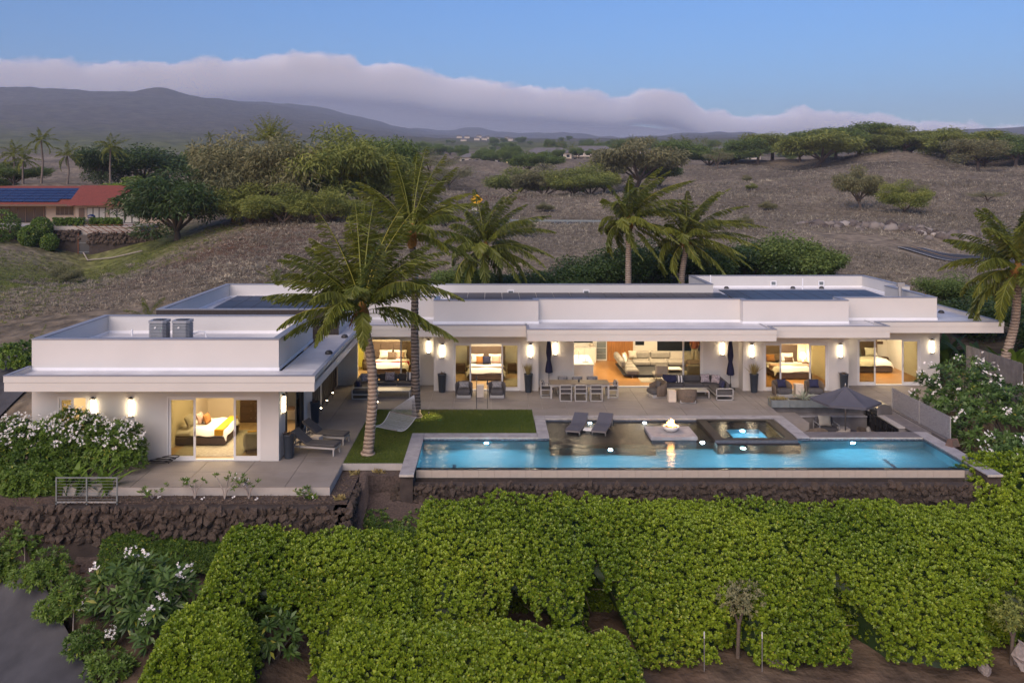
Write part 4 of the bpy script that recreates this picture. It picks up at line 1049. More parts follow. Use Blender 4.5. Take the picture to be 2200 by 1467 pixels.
# bedroom in the left wing: head against the left wall
bed('bed with mustard throw seen through the open left-wing doors', -11.98, 37.35, R(90), 'mustard', throw_pos=-.80, throw_w=.36)
pillow(-12.55, 36.85, .68, 'grey bolster pillow propped on the mustard-throw bed', 'light_fabric', .7, .5, .25, -25, 0, 90, BG)
pillow(-12.28, 37.35, .68, 'pink pillow on the mustard-throw bed', 'pink_fabric', .5, .45, .2, -22, 0, 86, BG)
pillow(-11.98, 37.30, .68, 'rust velvet pillow in front on the mustard-throw bed', 'rust_fabric', .46, .42, .2, -20, 0, 84, BG)
t = empty('chest_of_drawers', (-10.72, 40.2, .012), 0, 'tall dark brown chest of drawers behind the mustard-throw bed', 'drawers')
MB().box(-.62, .62, -.24, .28, 0, 2.4).build('carcass', 'brown_wood', t)
for i in range(7):
    for sx in (-1, 1):
        d = MB().rbox(sx*.31-.295, sx*.31+.295, -.27, -.241, .06+i*.335, .06+i*.335+.31, .01).build('drawer', 'brown_wood', t)
        link('knob', MB().lathe([(.018, 0), (.022, .02), (.012, .03)], 8).mesh('knob'), 'steel', d, (sx*.31+.2*sx*-1, -.272, .215+i*.335), (R(90), 0, 0))
tag(MB().box(-12.5, -11.4, 40.44, 40.495, 1.62, 2.25).build('painting', 'artwork'), 'orange and cream abstract painting above the mustard-throw bed', 'painting')
def armchair(label, x, y, rz, mat_, w=.74):
    t = empty('armchair', (x, y, .012), rz, label, 'armchair')
    MB().rbox(-w/2+.1, w/2-.1, -.34, .28, .18, .44, .05).build('seat', mat_, t)
    MB().rbox(-w/2, w/2, .24, .38, .12, .80, .05).build('backrest', mat_, t)
    for s in (-1, 1): MB().rbox(s*(w/2-.05)-.05, s*(w/2-.05)+.05, -.36, .239, .12, .60, .04).build('arm', mat_, t)
    for a, b in ((-.28, -.28), (.28, -.28), (-.28, .3), (.28, .3)): MB().bar((a, b, 0), (a, b, .13), .04).build('leg', 'brown_wood', t)
    return t
armchair('pale grey armchair behind the right glass panel of the left-wing bedroom', -9.62, 35.75, R(200), 'light_fabric')
pillow(-9.62, 35.72, .46, 'bright yellow pillow on the pale grey armchair', 'mustard', .42, .36, .16, -20, 0, 20)
t = empty('desk', (-9.1, 39.6, .012), 0, 'dark wall desk with shelf behind the left-wing armchair', 'desk')
MB().box(-.5, .5, -.3, .3, .72, .77).build('top', 'brown_wood', t); MB().box(-.5, -.45, -.3, .3, 0, .719).build('side', 'brown_wood', t); MB().box(.45, .5, -.3, .3, 0, .719).build('side', 'brown_wood', t)
MB().box(-.5, .5, .24, .3, .771, 1.6).build('back_panel', 'frame_dark', t); MB().box(-.5, .5, .02, .239, 1.55, 1.6).build('shelf', 'plaster_white', t)
tag(MB().box(-12.6, -9.9, 34.9, 36.2, .013, .025).merge(MB().box(-12.6, -9.9, 36.2, 38.7, .013, .026)).build('rug', 'rug'), 'pale woven rug under the mustard-throw bed', 'rug')
# first bedroom of the main wing
bed('bed with red throw and panelled headboard behind the palm trunk', -5.75, 51.0, 0, 'red_fabric', 'brown_fabric', 3.0, 1.55, True, throw_w=.12, throw_pos=-.5)
pillow(-6.15, 51.65, .66, 'large white pillow at the left on the red-throw bed', 'white_linen', .75, .5, .2, -25, group=BG); pillow(-5.3, 51.65, .66, 'large white pillow at the right on the red-throw bed', 'white_linen', .75, .5, .2, -25, group=BG)
pillow(-5.75, 51.25, .68, 'brown pillow in the middle of the red-throw bed', 'brown_fabric', .5, .45, .18, -25, group=BG); pillow(-5.28, 51.42, .68, 'peach pillow beside the brown one on the red-throw bed', 'pink_fabric', .5, .42, .18, -25, group=BG)
tag(MB().box(-6.2, -5.1, 52.42, 52.475, 1.95, 2.4).build('painting', 'red_fabric'), 'red and dark painting above the panelled headboard', 'painting')
t = empty('nightstand', (-7.25, 51.6, .012), 0, 'round wicker nightstand left of the red-throw bed', 'nightstand'); MB().lathe([(.22, 0), (.28, .15), (.28, .4), (.24, .55)], 18).build('drum', 'wicker', t); MB().lathe([(.25, .551), (.25, .575)], 18).build('top', 'brown_wood', t)
def nightstand(x, y, lab):
    t = empty('nightstand', (x, y, .012), 0, lab, 'nightstand', 'nightstands beside the beds')
    MB().box(-.26, .26, -.2, .2, .12, .55).build('cabinet', 'brown_wood', t)
    MB().rbox(-.24, .24, -.222, -.201, .15, .33, .008).build('drawer', 'brown_wood', t); MB().rbox(-.24, .24, -.222, -.201, .345, .525, .008).build('drawer', 'brown_wood', t)
    for a in (-.22, .22): MB().box(a-.02, a+.02, -.18, .18, 0, .119).build('leg', 'frame_dark', t)
    return t
nightstand(-4.25, 51.75, 'brown nightstand right of the red-throw bed')
# second bedroom, in the bay
bed('white bed with grey throw in the bay left of the dining table', -.28, 49.7, 0, 'brown_fabric', 'brown_fabric', 2.2, 1.5, throw_pos=-.72, throw_w=.3)
pillow(-.78, 50.4, .66, 'white pillow left on the bed in the bay', 'white_linen', .72, .5, .2, -25, group=BG); pillow(.22, 50.4, .66, 'white pillow right on the bed in the bay', 'white_linen', .72, .5, .2, -25, group=BG)
pillow(-.62, 50.0, .68, 'tan pillow leaning behind the dark one on the bay bed', 'rust_fabric', .46, .44, .18, -25, group=BG); pillow(.28, 50.05, .68, 'peach pillow on the bay bed', 'pink_fabric', .5, .42, .18, -25, group=BG); pillow(-.24, 49.85, .68, 'black pillow in the middle of the bay bed', 'navy_fabric', .48, .46, .18, -22, 0, 0, BG)
nightstand(-1.75, 50.6, 'brown nightstand left of the bay bed'); nightstand(1.2, 50.6, 'brown nightstand right of the bay bed')
tag(MB().box(.8, 2.1, 47.2, 49.2, .013, .024).build('rug', 'rug'), 'pale patterned rug right of the bay bed', 'rug')
# bedroom in the right bay
bed('white bed with pale throw beside the lit bedside lamp', 16.75, 50.0, 0, 'pink_fabric', 'brown_fabric', 1.9, 1.55, throw_pos=-.35, throw_w=.5)
pillow(17.0, 50.75, .66, 'white pillow on the bed by the lit bedside lamp', 'white_linen', .72, .5, .2, -25, group=BG); pillow(16.3, 50.72, .66, 'tan pillow on the bed by the lit bedside lamp', 'brown_fabric', .7, .48, .2, -25, group=BG)
pillow(16.95, 50.35, .68, 'dark maroon pillow on the bed by the lit bedside lamp', 'brown_wood', .5, .32, .16, -24, group=BG); pillow(15.95, 50.45, .68, 'rust pillow behind glass on the bed by the lit bedside lamp', 'rust_fabric', .5, .45, .18, -24, group=BG)
nightstand(18.05, 51.2, 'nightstand under the lit bedside lamp')
def table_lamp(x, y, lab, e=14):
    t = empty('bedside_lamp', (x, y, .565), 0, lab, 'lamp', 'bedside lamps')
    MB().lathe([(.08, 0), (.08, .02), (.02, .04), (.02, .2)], 12).build('stem', 'steel', t)
    MB().lathe([(.14, .2), (.11, .48)], 16).build('lamp_shade', 'bulb_warm', t)
table_lamp(18.05, 51.2, 'glowing bedside lamp right of the pale-throw bed')
# rightmost bedroom
bed('bed with brown headboard in the rightmost bedroom', 22.0, 51.7, 0, None, 'brown_fabric', 2.1, 1.55)
pillow(22.5, 52.4, .66, 'white pillow on the rightmost bed', 'white_linen', .72, .5, .2, -25, group=BG); pillow(21.6, 52.3, .66, 'green pillow on the rightmost bed', 'zinc', .6, .48, .2, -24, group=BG)
nightstand(23.3, 52.6, 'nightstand right of the rightmost bed')
tag(MB().box(23.1, 23.5, 53.02, 53.07, 1.25, 1.40).build('reading_light', 'brown_wood'), 'small brown wall reading light in the rightmost bedroom', 'lamp')

# kitchen and living room
t = empty('kitchen_island', (5.05, 49.7, .012), 0, 'white quartz kitchen island in the open living room', 'kitchen island')
MB().box(-.75, .55, -1.3, 1.3, .0, .90).build('body', 'quartz', t); MB().rbox(-.8, .6, -1.4, 1.4, .901, .95, .01).build('worktop', 'quartz', t)
MB().box(.02, .34, -.9, -.55, .951, .956).build('sink', 'zinc', t)
MB().tube([(-.1, .2, .95), (-.1, .2, 1.36), (-.1, .12, 1.42), (-.1, 0, 1.42), (-.1, -.03, 1.36)], .022, 8).build('tap', 'steel', t); MB().tube([(.2, -.45, .95), (.2, -.45, 1.12), (.2, -.6, 1.12)], .015, 8).build('tap', 'steel', t)
t = empty('kitchen_cabinet', (4.9, 53.9, .012), 0, 'white kitchen counter below the back window', 'cabinet')
MB().box(-1.9, 1.45, -.3, .3, 0, .9).build('carcass', 'plaster_white', t); MB().box(-1.95, 1.47, -.34, .3, .901, .94).build('worktop', 'quartz', t)
for i in range(5): MB().rbox(-1.88+i*.66, -1.26+i*.66, -.325, -.301, .05, .86, .01).build('door', 'plaster_white', t)
tag(MB().lathe([(.05, 0), (.14, .05), (.16, .14), (.1, .2)], 14).build('bowl', 'cream_stone', loc=(6.1, 53.85, .955)), 'round cream bowl on the kitchen counter', 'bowl')
def sofa_block(parent, x0, x1, y0, y1, z0, z1, m, r=.07, name='seat_cushion'):
    return MB().rbox(x0, x1, y0, y1, z0, z1, r).build(name, m, parent)
t = empty('corner_sofa', (9.3, 51.3, .012), 0, 'large taupe corner sofa inside the living room', 'sofa')
for i in range(3): sofa_block(t, -1.0+i*1.05, .04+i*1.05, .5, 1.45, .16, .44, 'grey_fabric')
for i in range(2): sofa_block(t, -1.0+i*1.2, .18+i*1.2, 1.30, 1.65, .45, .86, 'grey_fabric', name='back_cushion')
for i in range(3): sofa_block(t, -1.75, -1.01, -1.95+i*.82, -1.14+i*.82, .16, .44, 'grey_fabric')
for i in range(3): sofa_block(t, -2.0, -1.70, -1.4+i*.95, -.48+i*.95, .45, .84, 'grey_fabric', name='back_cushion')
sofa_block(t, -1.8, -1.0, .5, 1.45, .16, .44, 'grey_fabric')
MB().box(-1.9, 2.1, -1.9, 1.5, .10, .155).build('frame', 'frame_dark', t)
for a, b in ((-1.4, -1.85), (-1.4, .4), (0, 1.0), (2.0, 1.0)): MB().bar((a, b, 0), (a, b, .1), .06).build('leg', 'steel', t)
pillow(7.85, 51.9, .48, 'light striped pillow at the corner of the indoor sofa', 'light_fabric', .5, .48, .18, -20, 0, 60); pillow(7.75, 51.3, .48, 'cream pillow on the arm side of the indoor sofa', 'white_linen', .5, .48, .18, -20, 0, 80); pillow(8.4, 52.5, .48, 'beige pillow on the back row of the indoor sofa', 'light_fabric', .5, .48, .18, -20)
for x, lab in ((9.35, 'taupe lounge chair facing the indoor sofa, nearer the kitchen'), (11.1, 'taupe lounge chair facing the indoor sofa, nearer the glass')):
    t = empty('lounge_chair', (x, 48.8, .012), R(180), lab, 'chair', 'lounge chairs in the living room')
    MB().rbox(-.4, .4, -.45, .35, .22, .42, .06).build('seat', 'grey_fabric', t); MB().rbox(-.36, .36, .28, .46, .35, .92, .07).build('backrest', 'light_fabric', t)
    for a, b in ((-.3, -.35), (.3, -.35), (-.3, .3), (.3, .3)): MB().bar((a, b, 0), (a, b, .22), .03).build('leg', 'steel', t)
t = empty('coffee_table', (10.2, 50.3, .012), 0, 'low pale coffee table between the indoor sofa and chairs', 'table')
MB().rbox(-.6, .6, -.35, .35, .30, .36, .02).build('top', 'cream_stone', t)
for a, b in ((-.5, -.28), (.5, -.28), (-.5, .28), (.5, .28)): MB().bar((a, b, 0), (a, b, .3), .04).build('leg', 'steel', t)
tag(MB().box(8.2, 12.6, 48.2, 51.9, .013, .022).build('rug', 'rug'), 'large pale rug in the living room', 'rug')
t = empty('floor_cushion', (12.2, 51.9, .012), 0, 'flat brown ottoman right of the indoor sofa', 'ottoman'); MB().rbox(-.7, .7, -.4, .4, .2, .46, .08).build('seat', 'brown_fabric', t); MB().bar((0, 0, 0), (0, 0, .2), .08).build('leg', 'steel', t)

# the person standing by the back window
def person():
    t = empty('person', (12.25, 53.2, .012), R(165), 'person in rust shirt and pale trousers standing by the living room window', 'person')
    J = [(0, 0, .98), (0, 0, 1.16), (0, -.01, 1.36), (0, 0, 1.48), (0, .01, 1.56), (0, -.01, 1.68), (0, -.005, 1.77),
         (-.095, 0, .90), (-.11, -.02, .50), (-.115, .03, .09), (-.125, -.13, .035), (.095, 0, .90), (.12, -.02, .50), (.135, .03, .09), (.15, -.13, .035),
         (-.19, 0, 1.42), (-.25, .05, 1.16), (-.20, -.12, .98), (-.17, -.18, .93), (.19, 0, 1.42), (.26, .05, 1.16), (.22, -.10, .97), (.20, -.16, .92)]
    E = [(0, 1), (1, 2), (2, 3), (3, 4), (4, 5), (5, 6), (0, 7), (7, 8), (8, 9), (9, 10), (0, 11), (11, 12), (12, 13), (13, 14), (2, 15), (15, 16), (16, 17), (17, 18), (2, 19), (19, 20), (20, 21), (21, 22)]
    RD = [.15, .14, .16, .10, .06, .095, .075, .095, .065, .048, .04, .095, .065, .048, .04, .062, .046, .036, .03, .062, .046, .036, .03]
    def skin(name, keep, m, grow, zlo=None, zhi=None):
        me = bpy.data.meshes.new(name); me.from_pydata(J, E, []); o = bpy.data.objects.new(name, me); COL.objects.link(o); o.parent = t
        o.modifiers.new('skin', 'SKIN'); s = o.modifiers.new('sub', 'SUBSURF'); s.levels = 2; s.render_levels = 2
        for i, d in enumerate(me.skin_vertices[0].data): d.radius = (RD[i]+grow, (RD[i]+grow)*(.72 if i in (0, 1, 2) else 1)); d.use_root = (i == 0)
        me.materials.append(M[m]); return o
    body = skin('body', None, 'skin', 0)
    # clothes follow the same pose, a little wider than the body
    for nm, a, b, r, m in (('shirt', [(0, 0, .96), (0, 0, 1.15), (0, 0, 1.34), (0, 0, 1.47)], None, [.20, .185, .21, .12], 'shirt_rust'),
                           ('sleeve', [(-.17, 0, 1.42), (-.235, .03, 1.22)], None, [.085, .072], 'shirt_rust'), ('sleeve', [(.17, 0, 1.42), (.245, .03, 1.22)], None, [.085, .072], 'shirt_rust'),
                           ('trouser_leg', [(-.085, 0, .97), (-.11, -.02, .5), (-.115, .03, .1)], None, [.125, .095, .075], 'trouser'), ('trouser_leg', [(.085, 0, .97), (.12, -.02, .5), (.135, .03, .1)], None, [.125, .095, .075], 'trouser')):
        MB().tube(a, r, 12).build(nm, m, t)
    MB().lathe([(.01, 1.82), (.07, 1.80), (.105, 1.74), (.108, 1.66), (.09, 1.62)][::-1], 12, (0, .02)).build('hair', 'brown_wood', t)
person()

# ---------------------------------------------------------------- terrace furniture
def pot(x, y, label, h=.95, r0=.16, r1=.235):
    t = empty('tall_pot', (x, y, .004), 0, label, 'pot', 'tall blue-grey pots along the house')
    MB().lathe([(r0, 0), (r0+.01, .02), (r1-.015, h-.05), (r1, h-.04), (r1, h), (r1-.03, h), (r1-.04, h-.07)], 20).build('vessel', 'pot_blue', t)
    MB().lathe([(r1-.045, h-.08), (.02, h-.06)], 16).build('soil', 'soil', t)
    return t
POTS = [(-2.55, 45.95, 'tall blue-grey pot with a small succulent by the bay left of the armchairs'), (1.94, 45.95, 'tall blue-grey pot of dry grass left of the dining table'),
        (13.66, 45.93, 'tall blue-grey pot of dry grass right of the corner sofa'), (18.35, 45.98, 'tall blue-grey pot with a small succulent behind the parasol'),
        (-7.95, 34.75, 'tall blue-grey pot at the near corner by the loungers'), (-7.95, 39.95, 'tall blue-grey pot beyond the loungers on the walkway')]
for p in POTS: pot(*p)
def pot_plants():
    for i, (x, y, lab) in enumerate(POTS):
        tall = i in (1, 2)
        n = 90 if tall else 34
        P = np.stack([x + rng.normal(size=n)*.06, y + rng.normal(size=n)*.06, np.full(n, .88)], 1)
        D = rng.normal(size=(n, 3))*(.22 if tall else .75) + np.array([0, 0, 1])
        V, F, T = leaves(P, D, rng.uniform(.5, .85, n) if tall else rng.uniform(.15, .3, n), .025 if tall else .05, rng.random(n), droop=.12)
        o = link('potted_grass' if tall else 'potted_succulent', np_mesh('blades', V, F, T), 'pale_grass' if tall else 'twig')
        tag(o, ('tuft of dry yellow grass in the pot ' if tall else 'small dark succulent in the pot ') + ['by the left bay', 'left of the dining table', 'right of the corner sofa', 'behind the parasol', 'at the near house corner', 'beyond the loungers'][i], 'plant', 'plants in the tall pots')
pot_plants()
def tub_chair(label, x, y, rz, shell='charcoal_fabric', seatm='charcoal_fabric', w=.85, d=.82, h=.72, group='low tub chairs on the terrace', z=.004):
    """rounded chair: wrap-round shell, seat cushion, plinth"""
    t = empty('tub_chair', (x, y, z), rz, label, 'chair', group)
    v = []; f = []; n = 18; prof = [(1.0, .10), (1.03, .35), (1.06, 1), (.94, 1), (.88, .35), (.86, .12)]
    for i in range(n+1):
        a = R(-28) + (math.pi + R(56))*i/n
        drop = .72 + .28*math.sin(max(0, min(math.pi, (a + R(28))/(math.pi+R(56))*math.pi)))
        for r, hh in prof:
            k = (abs(math.cos(a))**3 + abs(math.sin(a))**3)**(-1/3)
            v.append((math.cos(a)*w/2*r*k, math.sin(a)*d/2*r*k, h*hh*(drop if hh > .9 else 1)))
    m = len(prof)
    for i in range(n):
        for j in range(m-1): f.append((i*m+j, (i+1)*m+j, (i+1)*m+j+1, i*m+j+1))
    f.append(tuple(range(m))); f.append(tuple(range(n*m, n*m+m))[::-1])
    mb = MB(); mb.add(v, f, True); mb.build('shell', shell, t)
    MB().rbox(-w/2+.09, w/2-.09, -d/2-.02, d/2-.12, .16, .40, .06).build('seat', seatm, t)
    MB().rbox(-w/2+.06, w/2-.06, -d/2+.02, d/2-.08, .0, .155, .02).build('plinth', 'aluminium', t)
    return t
def stone_cube(label, x, y, w=.36, h=.5, z=.004, rz=0):
    t = empty('side_table', (x, y, z), rz, label, 'side table', 'cream stone side tables')
    MB().rbox(-w/2, w/2, -w/2, w/2, 0, h-.03, .012).build('block', 'cream_stone', t); MB().rbox(-w/2-.005, w/2+.005, -w/2-.005, w/2+.005, h-.028, h, .008).build('top', 'cream_stone', t)
tub_chair('charcoal tub chair near the small-succulent pot, left of the stone table', -1.38, 44.95, 0); tub_chair('charcoal tub chair right of the stone table below the bay bed', .30, 44.95, 0)
pillow(-1.38, 45.05, .42, 'grey patterned cushion on the charcoal tub chair at left', 'grey_pattern', .5, .32, .15, -18); pillow(.30, 45.05, .42, 'grey patterned cushion on the charcoal tub chair at right', 'grey_pattern', .5, .32, .15, -18)
stone_cube('cream stone side table between the charcoal tub chairs', -.55, 44.95, .36, .6)
tub_chair('brown wicker tub chair left, below the pale-throw bed', 14.85, 45.15, R(8), 'wicker', 'charcoal_fabric', .9, .85, .75); tub_chair('brown wicker tub chair right, just behind the parasol', 16.50, 45.15, R(-6), 'wicker', 'charcoal_fabric', .9, .85, .75)
pillow(14.85, 45.2, .42, 'navy cushion on the left wicker chair below the pale-throw bed', 'navy_fabric', .48, .42, .16, -18, 0, 8); pillow(16.5, 45.2, .42, 'navy cushion on the wicker chair just behind the parasol', 'navy_fabric', .48, .42, .16, -18, 0, -6)
stone_cube('cream stone side table between the wicker chairs behind the planters', 15.7, 45.15, .40, .6)

def outdoor_sofa(label, x, y, length, side, depth=.86, ret=1.9):
    """aluminium-framed L sofa; x is the back row's centre, side = -1 / +1 where the short return comes forward"""
    t = empty('outdoor_sofa', (x, y, .004), 0, label, 'sofa', 'aluminium-framed corner sofas')
    hl = length/2; s = side
    xr0, xr1 = (hl-depth, hl) if s > 0 else (-hl, -hl+depth)
    fr = MB()
    fr.box(-hl, hl, -depth/2, depth/2, .20, .25)
    fr.box(xr0, xr1, -depth/2-ret, -depth/2-.001, .20, .25)
    fr.build('seat_frame', 'aluminium', t)
    for a, b in ((-hl+.03, depth/2-.03), (hl-.03, depth/2-.03), (-s*hl+s*.03, -depth/2+.03), (xr0+.03, -depth/2-ret+.03), (xr1-.03, -depth/2-ret+.03)): MB().bar((a, b, 0), (a, b, .2), .05).build('leg', 'aluminium', t)
    n = 3
    for i in range(n): MB().rbox(-hl+i*length/n+.005, -hl+(i+1)*length/n-.005, -depth/2+.02, depth/2-.16, .251, .42, .04).build('seat_cushion', 'charcoal_fabric', t)
    for i in range(n): MB().rbox(-hl+.05+i*(length-.1)/n+.005, -hl+.05+(i+1)*(length-.1)/n-.005, depth/2-.24, depth/2-.04, .40, .74, .06).build('back_cushion', 'charcoal_fabric', t)
    MB().rbox(xr0+.02, xr1-.02, -depth/2-ret+.05, -depth/2+.01, .252, .42, .04).build('seat_cushion', 'charcoal_fabric', t)
    xb = xr1-.2 if s > 0 else xr0+.02
    MB().rbox(xb, xb+.18, -depth/2-ret+.55, depth/2-.25, .40, .72, .06).build('back_cushion', 'charcoal_fabric', t)
    ar = MB(); yf = -depth/2-ret
    for q in (xr0+.02, xr1-.02): ar.bar((q, yf-.02, 0), (q, yf-.02, .60), .045)
    ar.bar((xr0, yf-.02, .58), (xr1, yf-.02, .58), .045).bar((xr0, yf-.02, .22), (xr1, yf-.02, .22), .045).bar((xr0, yf-.02, .02), (xr1, yf-.02, .02), .045)
    ar.build('arm_frame', 'aluminium', t)
    a2 = MB(); q = -s*hl
    a2.bar((q, -depth/2, 0), (q, -depth/2, .6), .045).bar((q, depth/2, 0), (q, depth/2, .6), .045).bar((q, -depth/2, .58), (q, depth/2, .58), .045); a2.build('arm_frame', 'aluminium', t)
    MB().bar((-hl, depth/2, .55), (hl, depth/2, .55), .04).build('back_rail', 'aluminium', t)
    return t
outdoor_sofa('aluminium corner sofa with charcoal cushions behind the big palm trunk', -5.45, 46.75, 3.1, -1)
CG = 'cushions on the terrace sofas'
pillow(-6.62, 46.45, .44, 'white-patterned cushion at the corner of the sofa behind the palm', 'pattern_fabric', .48, .42, .16, -18, 0, 25, CG); pillow(-6.30, 46.80, .44, 'navy cushion at the corner of the sofa behind the palm', 'navy_fabric', .48, .42, .16, -18, 0, 10, CG)
pillow(-5.35, 46.72, .44, 'white-patterned cushion mid-row on the sofa behind the palm', 'pattern_fabric', .52, .45, .16, -18, 0, 0, CG); pillow(-4.2, 46.72, .44, 'black and white striped cushion at the right end of the sofa behind the palm', 'stripe_fabric', .55, .45, .18, -18, 0, 0, CG)
pillow(-6.72, 45.0, .44, 'navy cushion on the near arm of the sofa behind the palm', 'navy_fabric', .48, .42, .16, -18, 0, 80, CG)
def low_table(label, x, y, w, d, h=.34):
    t = empty('coffee_table', (x, y, .012), 0, label, 'table', 'aluminium coffee tables on the terrace')
    MB().rbox(-w/2, w/2, -d/2, d/2, h-.045, h, .01).build('top', 'aluminium', t)
    for a in (-1, 1):
        for b in (-1, 1): MB().bar((a*(w/2-.03), b*(d/2-.03), 0), (a*(w/2-.03), b*(d/2-.03), h-.045), .05).build('leg', 'aluminium', t)
low_table('long aluminium coffee table behind the hammock', -4.95, 45.1, 1.7, .75)
tag(MB().box(-6.1, -3.8, 44.5, 46.2, .004, .011).build('rug', 'rug_dark'), 'dark mottled outdoor rug under the table behind the hammock', 'rug')
outdoor_sofa('aluminium corner sofa with charcoal cushions by the living room opening', 10.55, 46.35, 3.1, 1, ret=1.75)
pillow(9.20, 46.25, .44, 'navy cushion at the left end of the sofa by the living room', 'navy_fabric', .45, .42, .16, -18, 0, -12, CG); pillow(9.52, 46.20, .44, 'second navy cushion on the sofa by the living room', 'navy_fabric', .45, .42, .16, -18, 0, 6, CG); pillow(9.85, 46.18, .44, 'striped cushion beside the navy pair by the living room', 'stripe_fabric', .42, .40, .16, -18, 0, 0, CG)
pillow(11.2, 46.28, .44, 'white-patterned cushion left of the corner on the sofa by the living room', 'pattern_fabric', .48, .44, .16, -18, 0, 0, CG); pillow(11.70, 46.1, .44, 'white-patterned cushion in the corner of the sofa by the living room', 'pattern_fabric', .48, .44, .16, -18, 0, -35, CG); pillow(11.72, 44.9, .44, 'navy cushion on the near arm of the sofa by the living room', 'navy_fabric', .5, .42, .18, -15, 0, -80, CG)
low_table('aluminium coffee table with a small light near the wicker chair', 10.35, 45.0, 1.35, .8)
tag(MB().box(8.9, 11.1, 44.5, 46.0, .004, .011).build('rug', 'rug_dark'), 'dark mottled outdoor rug by the living room opening', 'rug')
tub_chair('brown wicker tub chair facing right, beside the open living room floor', 8.45, 45.0, R(-75), 'wicker', 'charcoal_fabric', .9, .85, .78)
tub_chair('brown wicker tub chair with its back to the pool', 9.70, 43.85, R(180), 'wicker', 'charcoal_fabric', .9, .85, .72)
stone_cube('cream stone side table left of the wicker chair facing away', 8.98, 43.95, .38, .55)
pillow(8.5, 45.0, .42, 'dark cushion on the wicker chair beside the living room floor', 'charcoal_fabric', .42, .36, .14, -18, 0, -75)

# dining table and eight chairs
t = empty('dining_table', (4.47, 44.98, .004), 0, 'long grey aluminium dining table set for eight', 'table')
for i in range(7): MB().rbox(-1.5, 1.5, -.5+i*.143+.004, -.5+(i+1)*.143-.004, .70, .745, .006).build('slat', 'teak', t)
MB().box(-1.46, 1.46, -.46, -.42, .62, .699).box(-1.46, 1.46, .42, .46, .62, .699).box(-1.46, -1.42, -.42, .42, .62, .699).box(1.42, 1.46, -.42, .42, .62, .699).build('apron', 'aluminium', t)
for a in (-1, 1):
    for b in (-1, 1): MB().bar((a*1.44, b*.44, 0), (a*1.44, b*.44, .70), .09).build('leg', 'aluminium', t)
tag(MB().lathe([(.05, 0), (.06, .06), (.03, .12), (.03, .16)], 12).build('candle_holder', 'frame_dark', loc=(4.47, 45.0, .749)), 'small dark candle holder in the middle of the dining table', 'candle holder')
def dining_chair(lab, x, y, rz):
    t = empty('dining_chair', (x, y, .004), rz, lab, 'chair', 'dining chairs around the long table')
    for s in (-1, 1):
        sd = MB(); q = s*.28
        sd.bar((q, -.27, 0), (q, -.27, .62), .04).bar((q, .25, 0), (q, .25, .80), .04).bar((q, -.27, .62), (q, .25, .62), .04).bar((q, -.27, .02), (q, .25, .02), .04).bar((q, -.25, .40), (q, .25, .40), .035)
        sd.build('side_frame', 'aluminium', t)
    for yy, zz in ((.25, .02), (.25, .62), (-.27, .40), (.25, .40), (.25, .80)): MB().bar((-.26, yy, zz), (.26, yy, zz), .035).build('rail', 'aluminium', t)
    MB().rbox(-.25, .25, -.26, .24, .41, .47, .02).build('seat', 'charcoal_fabric', t)
    MB().rbox(-.25, .25, .17, .23, .50, .78, .02).build('backrest', 'charcoal_fabric', t)
    pl = cushion(.46, .30, .14).build('back_pillow', 'grey_pattern', t, loc=(0, .13, .68), rot=(R(-12), 0, 0))
for i, x in enumerate((3.72, 4.47, 5.24)):
    w_ = ['nearest the closed umbrella', 'in the middle', 'nearest the living room'][i]
    dining_chair('dining chair on the pool side of the table, ' + w_, x, 44.18, R(180))
    dining_chair('dining chair on the house side of the table, ' + w_, x, 45.78, 0)
dining_chair('dining chair at the left head of the table', 2.78, 44.98, R(90)); dining_chair('dining chair at the right head of the table', 6.16, 44.98, R(-90))

